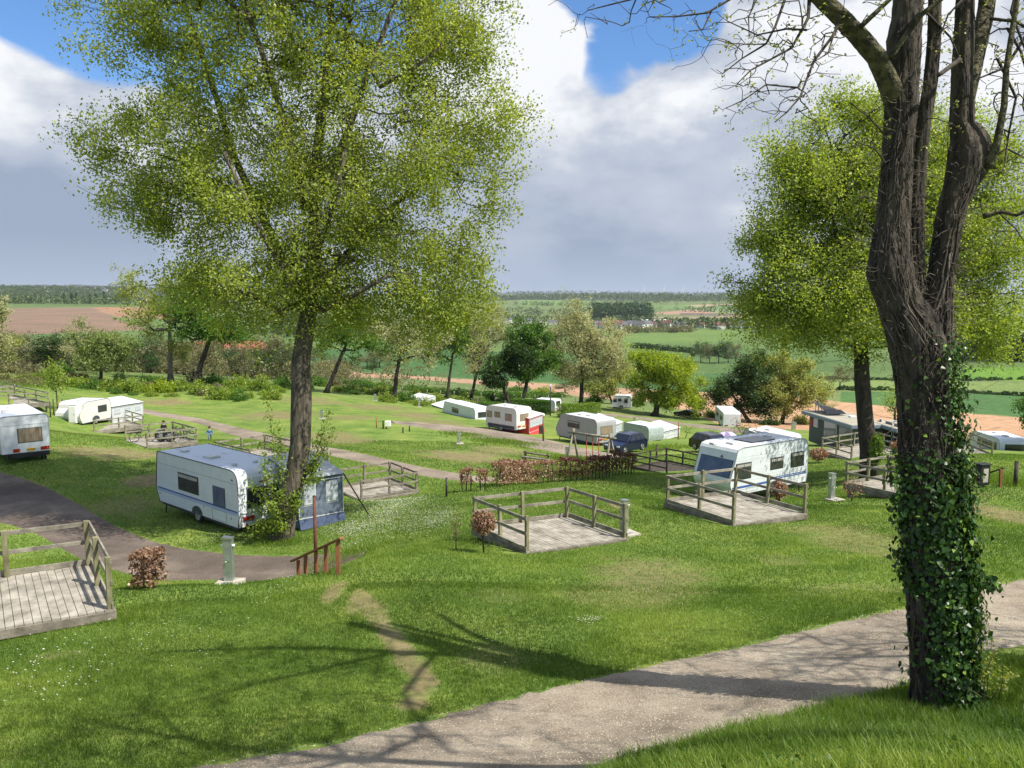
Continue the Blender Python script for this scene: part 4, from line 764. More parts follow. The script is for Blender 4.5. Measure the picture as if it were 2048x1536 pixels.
def caravan(label, L, R, depL, depR, H=2.55, W=2.2, le='rear', re='front', body='caravan_white', wins=(), endwin=None, glass='glass_dark', stripes=(), hatches=((.5, .5, .5, .5),), lights='R', plate=None, wheel=(.52,), skirt=None, level=None, lift=0, doors=(), drawbar=None, name='caravan', cat='caravan', grp='caravans on the campsite', trim='trim_grey', z0=.38, marks=(), roof='roof_dirty', sl=.55):
    o, Ln, rz = frame_of(L, R, depL, depR, level); o.z += lift; r = thing(name, label, cat, o, rz, grp)
    prof, ea, eb = body_profile(Ln, H, le, re, z0, sl); mb = MB(); n = len(prof)
    for i in range(n):
        p, q = prof[i], prof[(i+1) % n]; up = abs(p[0]-q[0]) > abs(p[1]-q[1])*1.0 and (p[1]+q[1])/2 > H*.75
        mb.add([(p[0], 0, p[1]), (q[0], 0, q[1]), (q[0], W, q[1]), (p[0], W, p[1])], [(3, 2, 1, 0)], 1 if up else 0, False)
    mb.add([(p[0], 0, p[1]) for p in prof], [tuple(range(n))], 0); mb.add([(p[0], W, p[1]) for p in prof], [tuple(range(n))[::-1]], 0)
    mb.obj('body', [body, roof], r)
    for y in (-.004, W+.004):
        mb = MB(); q = [Vector((p[0], y, p[1])) for p in prof]; q.append(q[0]); mb.tube(q, .022, 5, cap=False); mb.obj('edge_trim', trim, r)
    for i, w in enumerate(wins):
        x0, x1, a, b = w[:4]; g = w[4] if len(w) > 4 else glass; x0 *= Ln; x1 *= Ln
        f = MB().box(x0-.035, x1+.035, -.012, .01, a-.035, b+.035).obj('window', 'seal' if len(w) < 6 else w[5], r, bevel=.01); MB().box(x0, x1, -.026, .0, a, b).obj('pane', g, f, bevel=.008)
        if g == 'glass_dark' and b-a > .5: MB().box(x0+.04, x1-.04, -.031, -.02, b-.16, b-.03).obj('blind', 'blind', f); MB().box((x0+x1)/2-.012, (x0+x1)/2+.012, -.036, -.02, a+.02, b-.02).obj('window_bar', 'seal', f)
    for x0, x1, a, b, m in stripes: MB().box(x0*Ln, x1*Ln, -.006, .01, a, b).obj('stripe', m, r)
    for x0, x1, a, b in doors:
        x0 *= Ln; x1 *= Ln; mb = MB()
        for q in ((x0, x1, a, a+.015), (x0, x1, b-.015, b), (x0, x0+.015, a+.016, b-.016), (x1-.015, x1, a+.016, b-.016)): mb.box(q[0], q[1], -.008, .01, q[2], q[3])
        mb.obj('locker_door', 'trim_grey', r)
    for end, side in (('L', ea), ('R', eb)):
        if end not in (lights or '') and not (endwin and endwin[0] == end): continue
        s = -1 if end == 'L' else 1; st = le if end == 'L' else re
        k = {'rear': 2, 'box': 0, 'sport': 2, 'front': 3}[st]; p, q = side[k], side[k+1]
        if endwin and endwin[0] == end:
            _, y0, y1, a, b, g = endwin; mb = MB(); zz = lambda z: (z-p[1])/(q[1]-p[1]); panel_on(mb, p, q, y0*W-.04, y1*W+.04, zz(a)-.04, zz(b)+.04, s, 0, .012); f = mb.obj('window', 'seal', r); mb = MB(); panel_on(mb, p, q, y0*W, y1*W, zz(a), zz(b), s, 0, .025); mb.obj('pane', g, f)
        if end in (lights or ''):
            xe = 0 if s < 0 else Ln; x0, x1 = sorted((xe-s*.02, xe+s*.045))
            for y in (.08*W, .72*W):
                h = MB().box(x0, x1, y, y+.2*W, z0+.28, z0+.42).obj('rear_light', 'lamp_red', r, bevel=.01); 
            mb = MB(); x0, x1 = sorted((xe-s*.08, xe+s*.02)); mb.box(x0, x1, .05*W, .95*W, z0+.02, z0+.20); mb.obj('bumper', body, r, bevel=.02)
            for y in (.13*W, .87*W): mb = MB(); xx = xe+s*.026; mb.prism([(y-.08, z0+.04), (y+.08, z0+.04), (y, z0+.18)], min(xx, xx-s*.02), max(xx, xx-s*.02), 0, 'x'); mb.obj('reflector', 'lamp_red', r)
            if plate: x0, x1 = sorted((xe-s*.02, xe+s*.05)); pl = MB().box(x0, x1, .39*W, .61*W, z0+.27, z0+.40).obj('number_plate', 'plate_yellow', r); text_on(pl, plate, (xe+s*.053, .5*W, z0+.335), .10, 'ink', s)
    for cx in wheel:
        c = (cx*Ln, .12, .31); a = MB(); ar = [(cx*Ln+.44*math.cos(t), .40+.33*math.sin(t)) for t in np.linspace(0, math.pi, 9)]; a.prism([(x, max(z, z0+.005)) for x, z in ar], -.012, .05, 0, 'y'); a.obj('wheel_arch', 'seal', r)
        w = MB().torus(c, .235, .085, (0, 1, 0), 22, 8).obj('wheel', 'rubber', r); m = MB(); m.tube([(c[0], -.0, c[2]), (c[0], .02, c[2]), (c[0], .2, c[2])], [.09, .17, .17], 14)
        for k in range(7): t = k*2*math.pi/7; m.beam((c[0], -.005, c[2]), (c[0]+.19*math.cos(t), .01, c[2]+.19*math.sin(t)), .05, .02)
        m.torus((c[0], .02, c[2]), .18, .018, (0, 1, 0), 20, 5); m.obj('rim', 'rim', w)
        MB().torus((cx*Ln, W-.12, .31), .235, .085, (0, 1, 0), 16, 6).obj('wheel', 'rubber', r)
    mb = MB(); mb.box(.3, Ln-.3, .12, W-.12, z0-.16, z0-.01); mb.obj('chassis', 'chassis', r)
    for x in (.35, Ln-.35):
        for y in (.25, W-.25): MB().beam((x, y, z0-.05), (x+(.12 if x > 1 else -.12), y, -.25), .05, .05).obj('corner_steady', 'chassis', r)
    if drawbar:
        s = -1 if drawbar == 'L' else 1; xe = 0 if s < 0 else Ln; mb = MB(); tip = (xe+s*1.05, W/2, .42); mb.beam((xe-s*.2, W*.22, .36), tip, .06, .08); mb.beam((xe-s*.2, W*.78, .36), tip, .06, .08); mb.tube([(xe+s*.85, W/2+.05, .75), (xe+s*.85, W/2+.05, -.1)], .035, 8); mb.torus((xe+s*.85, W/2+.05, .1), .09, .035, (0, 1, 0), 14, 6); mb.beam((xe+s*.5, W/2, .5), (xe+s*1.1, W/2, .52), .10, .10); mb.obj('drawbar', 'chassis', r)
    for hx, hy, sx, sy in hatches: MB().sphere((0, 0, 0), .5, 12, 6, sz=.3).obj('roof_hatch', 'trim_grey' if sx > .45 else 'white_plastic', r) if False else MB().box(hx*Ln-sx/2, hx*Ln+sx/2, hy*W-sy/2, hy*W+sy/2, H-.02, H+.09).obj('roof_hatch', 'cream_glass', r, bevel=.035)
    for mx in marks: mx(r, Ln)
    if skirt: MB().box(.3, Ln-.3, -.004, .008, z0+.0, z0+skirt).obj('skirt', 'chassis', r)
    r['_L'] = Ln; del r['_L']
    return r, Ln, o, rz
def text_on(parent, s, loc, size, m, sx, rz=None, nm='lettering'):
    c = bpy.data.curves.new('lettering', 'FONT'); c.body = s; c.size = size; c.align_x = 'CENTER'; c.align_y = 'CENTER'; c.extrude = .002
    t = bpy.data.objects.new('lettering', c); COL.objects.link(t); dg = bpy.context.evaluated_depsgraph_get(); me = bpy.data.meshes.new_from_object(t.evaluated_get(dg)); bpy.data.objects.remove(t)
    me.name = nm; me.materials.clear(); me.materials.append(MATS[m]); o = bpy.data.objects.new(nm, me); COL.objects.link(o); o.parent = parent; o.location = loc; o.rotation_euler = (math.pi/2, 0, rz if rz is not None else (math.pi/2 if sx > 0 else -math.pi/2)); return o
def dots(pts, m, nm='vent', s=.05):
    def f(r, Ln):
        for x, z in pts: MB().box(x*Ln, x*Ln+s*1.3, -.014, .01, z, z+s).obj(nm, m, r, bevel=.008)
    return f
# the big one in front
r, C1L, C1o, C1r = caravan('large white caravan with thin blue side stripes parked beside the foreground poplar', 303, 468, 33.6, 29.2, H=2.62, W=2.3, le='front', re='rear', sl=.18, wins=[(.30,.545,1.22,1.92),(.72,.85,1.05,1.78,'glass_smoke')], endwin=('R', .17, .83, 1.15, 1.85, 'glass_dark'),
  stripes=[(.015,.985,.975,1.035,'stripe_blue'),(.015,.985,.91,.955,'stripe_pale'),(.015,.985,.86,.89,'stripe_pale'),(.02,.985,2.10,2.115,'trim_grey'),(.03,.985,1.30,1.306,'seam'),(.03,.985,1.62,1.626,'seam'),(.02,.985,.70,.706,'seam')], hatches=((.5,.35,.62,.5),(.82,.25,.18,.18),(.84,.62,.18,.18),(.2,.3,.3,.3)), lights='R', wheel=(.52,), doors=[(.70,.86,.44,.86)], marks=[dots([(.04,.72),(.60,.78),(.91,.66)], 'black'), dots([(.93,2.2)], 'black', 'side_lamp', .07), dots([(.3, z) for z in ()], 'black')], trim='seal')
# end stripe, letters low on the rear and high brake light
MB().box(C1L-.01, C1L+.05, .40*2.3, .58*2.3, 2.08, 2.12).obj('brake_light', 'lamp_red', r)
MB().box(C1L-.04, C1L+.03, .10, 2.2, .94, 1.0).obj('rear_ledge', 'caravan_white', r, bevel=.012)
text_on(r, 'D·C', (C1L+.03, .62, .62), .13, 'ink', 1)
def local(o, rz, x, y, z): return (o.x+x*math.cos(rz)-y*math.sin(rz), o.y+x*math.sin(rz)+y*math.cos(rz), o.z+z)
# left-edge caravan seen from behind
caravan('white caravan at the left edge seen from behind with yellow number plate', -8, 92, 39.8, 41.3, H=2.62, W=5.2, le='box', re='box', wins=[(.36,.84,1.18,1.9,'glass_curtain')], stripes=[(.0,1,2.1,2.12,'trim_grey')], hatches=((.3,.4,.5,.5),(.5,.7,.4,.4)), lights='', wheel=(), z0=.62,
  marks=[lambda r, Ln: [MB().box(a*Ln, b*Ln, -.03, .01, .68, .86).obj('rear_light', 'lamp_red', r, bevel=.01) for a, b in ((.24,.38),(.80,.985))],
         lambda r, Ln: [MB().box(a*Ln, b*Ln, -.034, .0, .72, .82).obj('reflector', 'lamp_amber', r) for a, b in ((.355,.375),(.93,.96))],
         lambda r, Ln: text_on(MB().box(.53*Ln, .68*Ln, -.035, .01, .70, .84).obj('number_plate', 'plate_yellow', r), 'WS-94-RV', (.605*Ln, -.038, .77), .105, 'ink', 1, 0),
         lambda r, Ln: MB().box(.2*Ln, .99*Ln, -.01, .02, .36, .60).obj('skirt', 'black', r),
         lambda r, Ln: MB().torus((.88*Ln, .35, .2), .1, .05, (0, 1, 0), 14, 6).obj('jockey_wheel', 'rubber', r)])
# caravan with the long awning on the left
caravan('caravan with a long white awning and a dark curved front beside the white cabinet', 160, 224, -851, -846, H=1.98, z0=.3, le='front', re='rear', wins=[(.58,.85,.95,1.45)], hatches=((.3,.4,.4,.4),(.5,.5,.3,.3),(.6,.3,.3,.3)), lights='', wheel=(.5,), body='caravan_cream')
def awning(label, L, R, dL, dR, depth, h0, h1, wall, roof, win=True, skirt=None, lift=0, panels=2, inset=.25, group='awnings and tents', name='awning', poles=True):
    "box tent: front wall from L to R, sloping roof rising to the caravan behind"
    o, Ln, rz = frame_of(L, R, dL, dR); o.z += lift; r = thing(name, label, 'awning', o, rz, group); mb = MB()
    V = [(0, 0, 0), (Ln, 0, 0), (Ln, 0, h0), (0, 0, h0), (inset*0, depth, 0), (Ln, depth, 0), (Ln, depth, h1), (0, depth, h1)]
    mb.add(V, [(0, 1, 2, 3), (1, 5, 6, 2), (4, 0, 3, 7)], 0); mb.obj('wall', wall, r); rb = MB(); nx = 6
    for i in range(nx+1):
        for j in range(5):
            s = i/nx; t = j/4; sag = -.05*math.sin(s*math.pi*panels)**2*math.sin(t*math.pi)*2; rb.v.append((-.06+s*(Ln+.12), -.12+t*(depth+.12), h0+.03+(h1-h0)*t+sag))
    for i in range(nx):
        for j in range(4): rb.f.append((i*5+j, (i+1)*5+j, (i+1)*5+j+1, i*5+j+1)); rb.m.append(0); rb.sm.append(True)
    rb.obj('roof', roof, r)
    if win:
        w = Ln/panels
        for k in range(panels):
            x0 = k*w+.25; x1 = (k+1)*w-.25; f = MB().box(x0-.03, x1+.03, -.015, .005, .85, h0-.22).obj('window', 'pale_fabric', r); g = MB().box(x0, x1, -.03, -.012, .88, h0-.25); g.obj('pane', 'film', f)
            MB().beam((x0, -.035, .95), (x1, -.035, .92+.02), .02, .03).obj('seam', 'white_fabric', f); 
        f = MB().add([(Ln+.012, .3, .85), (Ln+.012, depth-.4, .85), (Ln+.012, depth-.4, h0-.1), (Ln+.012, .3, h0-.25)], [(0, 1, 2, 3)]).obj('window', 'film', r)
    if skirt: MB().add([(-.02, -.16, 0), (Ln+.1, -.16, 0), (Ln+.02, -.012, .38), (-.0, -.012, .38), (Ln+.12, depth, 0), (Ln+.02, depth, .38)], [(0, 1, 2, 3), (1, 4, 5, 2)]).obj('skirt', skirt, r)
    m = MB()
    for z in (.40, h0-.12): m.beam((0, -.02, z), (Ln, -.02, z), .02, .03)
    for x in (0, Ln): m.beam((x, -.02, .38), (x, -.02, h0), .02, .03)
    m.obj('piping', 'white_fabric', r)
    if poles:
        p = MB(); p.tube([(Ln+.03, -.03, h0), (Ln+1.0, -.55, -.05)], .028, 6); p.obj('storm_strap', 'black', r); 
    return r, Ln
# the blue awning, right behind the poplar
awning('blue and grey caravan awning with clear windows behind the poplar trunk', 590, 680, 29.2, 30.4, 2.9, 1.95, 2.42, 'grey_fabric', 'pale_fabric', True, 'navy_fabric', panels=2)
awning('long white awning with blue arched windows beside the far left caravan', 225, 287, -846, -843, 2.4, 1.55, 1.98, 'pale_fabric', 'white_fabric', True, None, panels=3, poles=False)
# red awning caravan
caravan('white caravan with tan blinds and a red and white awning at its end', 972, 1033, -857, -868, H=2.62, W=2.35, le='rear', re='rear', body='caravan_cream', wins=[(.04,.20,1.35,2.0,'glass_curtain'),(.29,.47,1.45,2.0,'glass_curtain'),(.64,.84,1.25,1.95,'glass_curtain')], endwin=('R', .25, .75, 1.3, 1.95, 'glass_curtain'), lights='R', plate='55-WR-JH', hatches=((.4,.5,.4,.4),(.8,.4,.4,.4)), wheel=(.5,), skirt=.34, drawbar='L', roof='caravan_cream', stripes=[(.02,.98,.74,.76,'trim_grey')])
awning('red awning with white striped roof attached to the caravan with tan blinds', 1058, 1087, -869, -866, 3.0, 1.9, 2.45, 'red_fabric', 'stripe_fabric', True, 'red_fabric', panels=1, poles=False)
# grey caravan in the middle
caravan('grey sided caravan with a slanted front beside the blue estate car', 1112, 1194, -880, -892, H=2.62, W=2.35, le='front', re='rear', body='caravan_grey', wins=[(.30,.58,1.45,2.05)], endwin=('R', .2, .8, 1.2, 1.9, 'glass_curtain'), lights='R', plate='WJ-20-KL', hatches=((.45,.4,.5,.6),(.62,.45,.6,.4)), wheel=(.42,), roof='caravan_white', stripes=[(.66,.86,.9,.94,'stripe_dark'),(.60,.66,.8,.98,'trim_grey')], sl=.8, drawbar='L')
awning('white peaked awning behind the grey caravan', 1204, 1246, 73, 78, 2.6, 1.7, 2.4, 'film', 'white_fabric', True, None, panels=2, poles=False)
r_, Ln_, o_, z_ = caravan('low green-white caravan roof beside the row of see-through tents', 1249, 1300, 82, 79, H=1.65, z0=.08, W=2.2, le='box', re='rear', body='film_green', wins=(), lights='', hatches=((.4,.5,.3,.3),), wheel=())
awning('see-through white tent left of the other one behind the blue estate car', 1296, 1324, 80, 82, 2.6, 1.15, 1.6, 'pale_fabric', 'white_fabric', True, None, panels=2, poles=False)
awning('see-through white tent at the right end of the row behind the blue estate car', 1326, 1362, 82, 85, 2.6, .95, 1.5, 'pale_fabric', 'white_fabric', True, None, panels=2, poles=False)
# far caravans
caravan('small white caravan standing free on the far lawn by the khaki tree', 1223, 1262, -816, -820, H=2.62, W=2.4, le='front', re='rear', wins=[(.10,.26,1.35,2.0),(.34,.50,1.5,2.0),(.66,.82,1.25,2.0)], endwin=('R', .2, .8, 1.3, 2.0, 'glass_dark'), lights='R', hatches=((.4,.5,.5,.5),(.6,.5,.8,.4)), wheel=(.5,), skirt=None)
caravan('white caravan seen from its end, right of the black car', 1432, 1449, 131, 122, H=2.7, W=2.7, le='rear', re='box', wins=[(.15,.4,1.3,1.95),(.6,.85,1.3,1.95)], endwin=None, lights='R', hatches=((.4,.5,.5,.5),), wheel=(.5,))
caravan('white caravan behind the dark green clipped hedge', 1066, 1110, -822, -827, H=2.2, W=2.3, le='rear', re='rear', wins=[(.4,.7,1.3,2.0)], endwin=('R', .2, .8, 1.2, 1.95, 'glass_dark'), lights='R', hatches=((.4,.5,.5,.5),(.7,.5,.4,.4)), wheel=(.5,))
caravan('low white camper roof half sunk behind the lawn edge, left of the red awning caravan', 885, 950, 106, 98, H=2.5, W=2.3, le='front', re='rear', wins=[(.3,.5,1.3,1.9)], endwin=('R', .2, .8, 1.3, 1.95, 'glass_dark'), lights='', hatches=((.6,.5,.5,.5),(.3,.5,.5,.5)), wheel=(), lift=-1.0)
awning('sloping white tent roof sunk behind the lawn edge among the bushes', 862, 896, 116, 110, 3.2, 1.2, 1.9, 'white_fabric', 'white_fabric', False, None, lift=-1.0, poles=False)
awning('small white tent roof peeping through the bushes, leftmost behind the lawn edge', 804, 836, 124, 120, 3.2, .9, 1.6, 'white_fabric', 'white_fabric', False, None, lift=-.7, poles=False)
# the right caravan with blue stripes
r9, L9, o9, z9 = caravan('white caravan with blue stripes and dappled shade behind the right deck', 1466, 1622, 35.4, 38.6, H=2.62, W=2.3, le='front', re='rear', wins=[(.07,.25,1.12,1.85),(.50,.66,1.32,1.85),(.77,.94,1.25,1.95)], endwin=('L', .06, .90, 1.25, 2.0, 'glass_smoke'), lights='', stripes=[(.03,.48,.68,.78,'stripe_blue'),(.5,.99,.80,.85,'stripe_blue'),(.5,.99,.88,.92,'stripe_blue'),(.02,.99,.60,.615,'trim_grey'),(.06,.99,2.15,2.165,'seam'),(.06,.99,1.0,1.01,'seam'),(.06,.99,1.15,1.16,'seam'),(.06,.99,2.0,2.01,'seam')],
  hatches=((.2,.4,.45,.45),(.06,.6,.3,.3),(.72,.55,.35,.35)), wheel=(.55,), doors=[(.2,.34,.45,.66)], drawbar='L', level=None, sl=.5)
MB().box(.36*L9, .66*L9, .5, 1.6, 2.63, 2.68).obj('solar_panel', 'panel_solar', r9)
mb = MB(); mb.prism([(.72*2.3/2-.08, 2.08), (.72*2.3/2+.08, 2.08), (.72*2.3/2, 2.22)], .33, .36, 0, 'x'); mb.obj('emblem', 'stripe_dark', r9)
caravan('white caravan roof with awning behind the blue-striped caravan', 1490, 1560, 62, 58, H=2.45, W=2.3, le='rear', re='rear', body='caravan_cream', wins=[(.05,.2,1.3,1.8),(.3,.6,1.3,1.8)], lights='', hatches=((.4,.5,.5,.4),), wheel=(.5,), lift=-.85, roof='caravan_cream')
awning('cream striped awning beside the white caravan roof', 1556, 1592, 59, 61, 2.4, 1.0, 1.5, 'pale_fabric', 'white_fabric', True, None, panels=2, poles=False)
caravan('white camper van beyond the far right deck, sunk behind the lawn', 1945, 2008, 66, 61, H=2.5, W=2.3, le='sport', re='rear', wins=[(.3,.9,1.5,2.1)], endwin=('R', .2, .8, 1.3, 2.05, 'glass_dark'), lights='', hatches=((.4,.5,.5,.4),(.7,.5,.5,.4)), wheel=(.2,.8), lift=-1.25, name='camper_van', cat='camper van')
# mobile homes
def mobile_home(label, L, R, dL, dR, depth, H, solar=False):
    o, Ln, rz = frame_of(L, R, dL, dR); r = thing('mobile_home', label, 'mobile home', o, rz, 'dark mobile homes')
    MB().box(0, Ln, 0, depth, -.3, H).obj('wall', 'anthracite', r); f = MB(); f.box(-.25, Ln+.25, -.7, depth+.2, H+.003, H+.28, 0); f.obj('roof_edge', 'steel_blue', r, bevel=.02); MB().box(-.18, Ln+.18, -.62, depth+.12, H+.27, H+.31).obj('roof', 'roofing_felt', r)
    for a, b in ((.10,.20),(.34,.6),(.66,.9)): w = MB().box(a*Ln, b*Ln, -.03, .01, .5 if a > .3 else 1.2, 2.1).obj('window', 'white_plastic', r); MB().box(a*Ln+.06, b*Ln-.06, -.045, -.02, .56 if a > .3 else 1.26, 2.04).obj('pane', 'car_glass', w)
    for x in (.25, .5, .75): MB().box(x*Ln, x*Ln+.5, depth*.5, depth*.5+.5, H+.31, H+.45).obj('roof_vent', 'white_plastic', r, bevel=.03)
    MB().box(.05*Ln, .05*Ln+.35, -.1, .0, 1.2, 1.9).obj('fire_box', 'red_box', r)
    if solar:
        s = MB(); s.beam((.05*Ln, .6, H+.35), (.05*Ln, .6, H+1.3), .06, .06); s.obj('panel_stand', 'galv', r)
        for k in range(3): x = .02*Ln+k*1.05; MB().add([(x, 0, H+1.25-.25*k), (x+1.0, 0, H+1.0-.25*k), (x+1.0, 1.7, H+.45), (x, 1.7, H+.7)], [(0, 1, 2, 3), (3, 2, 1, 0)]).obj('solar_panel', 'panel_solar', r); MB().beam((x+.5, .2, H+.3), (x+.5, .2, H+1.1-.25*k), .05, .05).obj('panel_leg', 'galv', r)
    return r
mobile_home('dark mobile home with solar panels on its flat roof behind the maple trunk', 1622, 1720, 70, 62, 2.8, 2.2, True)
mobile_home('second dark mobile home with a low grey roof between the two trunks', 1758, 1812, 64, 60, 2.6, 1.55)
# ------------------------------------------------------------------ cars
def car(label, L, R, dL, dR, paint, kind='estate', face='L', grp='cars parked on the campsite', plate=None, name='parked_car'):
    o, Ln, rz = frame_of(L, R, dL, dR); r = thing(name, label, 'car', o, rz, grp); W = 1.78; k = Ln/4.6
    X = (lambda x: x*k) if face == 'L' else (lambda x: Ln-x*k)
    low = [(.12,.22),(.02,.38),(.0,.58),(.12,.72),(.9,.86),(1.25,.92),(3.7 if kind != 'estate' else 4.3,.97),(4.5,.93),(4.6,.75),(4.58,.35),(4.45,.22)]
    top = {'estate': ([1.22, 1.95, 3.9, 4.45], 1.46), 'coupe': ([1.3, 2.15, 3.1, 4.2], 1.38), 'suv': ([1.2, 1.85, 3.9, 4.4], 1.62)}[kind]; (a, b, c, d), H = top
    mb = MB(); n = len(low)
    for s0, s1, inn in ((.06, W-.06, 0),):
        rows = []
        for y, sc in ((0.07, .93), (0, 1), (W, 1), (W-.07, .93)):
            rows.append([(X(2.3+(x-2.3)*(sc if sc == 1 else .985)), y, .22+(z-.22)*(1 if sc == 1 else .97)) for x, z in low])
        vs = sum(rows, [])
        for q in range(3): mb.add([], []); 
        base = len(mb.v); mb.v += vs
        for q in range(3):
            for i in range(n): mb.f.append((base+q*n+i, base+q*n+(i+1) % n, base+(q+1)*n+(i+1) % n, base+(q+1)*n+i)); mb.m.append(0); mb.sm.append(False)
        mb.f.append(tuple(base+i for i in range(n))); mb.m.append(0); mb.sm.append(False); mb.f.append(tuple(base+3*n+i for i in range(n))[::-1]); mb.m.append(0); mb.sm.append(False)
    bt = .93; ti = .2
    cab = [(X(a), .06, bt), (X(d), .06, bt), (X(d), W-.06, bt), (X(a), W-.06, bt), (X(b), ti, H), (X(c), ti, H), (X(c), W-ti, H), (X(b), W-ti, H)]
    mb.add(cab, [(0, 1, 5, 4), (1, 2, 6, 5), (2, 3, 7, 6), (3, 0, 4, 7), (4, 5, 6, 7)], 0); mb.obj('body', paint, r, bevel=.04)
    def lerp(p, q, t): return tuple(p[i]+(q[i]-p[i])*t for i in range(3))
    def quad(p, q, s, t, u0, u1, v0, v1, out):
        def at(u, v): return lerp(lerp(p, q, u), lerp(t, s, u), v)
        return [tuple(c+o_ for c, o_ in zip(at(u, v), out)) for u, v in ((u0, v0), (u1, v0), (u1, v1), (u0, v1))]
    for (i0, i1, i2, i3, out) in ((0, 1, 5, 4, (0, -.015, .005)), (3, 2, 6, 7, (0, .015, .005))):
        for u0, u1 in ((.14, .42), (.45, .70), (.73, .95)): MB().add(quad(cab[i0], cab[i1], cab[i2], cab[i3], u0, u1, .14, .86, out), [(0, 1, 2, 3)]).obj('side_window', 'car_glass', r)
    e = -.015 if face == 'L' else .015
    MB().add(quad(cab[0], cab[3], cab[7], cab[4], .06, .94, .08, .92, (e, 0, .01)), [(0, 1, 2, 3)]).obj('windscreen', 'car_glass', r); MB().add(quad(cab[1], cab[2], cab[6], cab[5], .08, .92, .15, .85, (-e, 0, .01)), [(0, 1, 2, 3)]).obj('rear_window', 'car_glass', r)
    for x in (.85, 3.75):
        for y, oy in ((.1, -.02), (W-.1, W+.02-.0)):
            w = MB().torus((X(x), y, .31), .22, .09, (0, 1, 0), 18, 6).obj('wheel', 'rubber', r); m = MB(); yy = y-.08 if y < 1 else y+.08
            for q in range(5): t = q*1.2566; m.beam((X(x), yy, .31), (X(x)+.19*math.cos(t), yy, .31+.19*math.sin(t)), .03, .05)
            m.torus((X(x), yy, .31), .19, .018, (0, 1, 0), 16, 5); m.obj('rim', 'rim', w)
    for y in (.12, W-.42): x0, x1 = sorted((X(.0)-.01, X(.14))); MB().box(x0, x1, y, y+.3, .58, .70).obj('headlight', 'cream_glass', r, bevel=.02)
    for y in (.08, W-.3): x0, x1 = sorted((X(4.5), X(4.62))); MB().box(x0, x1, y, y+.22, .68, .85).obj('rear_light', 'lamp_red', r, bevel=.02)
    x0, x1 = sorted((X(-.02), X(.05))); MB().box(x0, x1, .55, W-.55, .42, .56).obj('grille', 'black', r); 
    if plate: MB().box(*sorted((X(-.045), X(.0))), W/2-.26, W/2+.26, .32, .42).obj('number_plate', 'plate_yellow', r)
    for y in (-.06, W-.04): x0, x1 = sorted((X(1.5), X(1.62))); MB().box(x0, x1, y, y+.12, .95, 1.07).obj('wing_mirror', paint, r, bevel=.02)
    if kind == 'estate': 
        for y in (.24, W-.24): MB().beam((X(2.1), y, H+.05), (X(3.8), y, H+.05), .03, .03).obj('roof_rail', 'black', r)
    return r
car('dark blue estate car parked beside the grey caravan', 1243, 1298, 61.0, 63.5, 'car_navy', 'estate', 'L', plate=1)
car('dark brown estate car beside the lilac tent', 1380, 1447, 63.5, 60, 'car_brown', 'estate', 'R')
car('small black car near the bright yellow-green tree on the far lawn', 1348, 1394, 147, 143, 'car_black', 'coupe', 'L')
# ------------------------------------------------------------------ tent
def dome_tent():
    g = D(1456, 66); r = thing('dome_tent', 'lilac dome tent between the brown estate car and the bare sapling', 'tent', g, .5); 
    mb = MB(); n = 18; m = 7; sp = 1.15
    for j in range(m+1):
        t = math.pi/2*j/m
        for k in range(n): a = 2*math.pi*k/n; q = math.cos(t)**.8*(1+.04*math.cos(4*a)); mb.v.append((q*sp*1.25*math.cos(a), q*sp*math.sin(a), 1.5*math.sin(t)))
    for j in range(m):
        for k in range(n): mb.f.append((j*n+k, j*n+(k+1) % n, (j+1)*n+(k+1) % n, (j+1)*n+k)); mb.m.append(1 if k % 9 in (2, 3) else 0); mb.sm.append(True)
    mb.obj('canopy', ['lilac_fabric', 'lilac_dark'], r); p = MB()
    for a in (.6, 2.5): p.tube([(sp*1.27*math.cos(a)*math.cos(t), sp*1.02*math.sin(a)*math.cos(t), 1.52*math.sin(t)) for t in np.linspace(0, math.pi, 13)], .02, 5)
    p.obj('pole', 'trim_grey', r); MB().add([(-1.3, -1.0, 0), (-1.9, -.9, 0), (-1.0, -.6, 1.05), (-1.5, -1.9, 0)], [(0, 1, 2), (0, 2, 3)]).obj('porch', 'lilac_dark', r)
dome_tent()
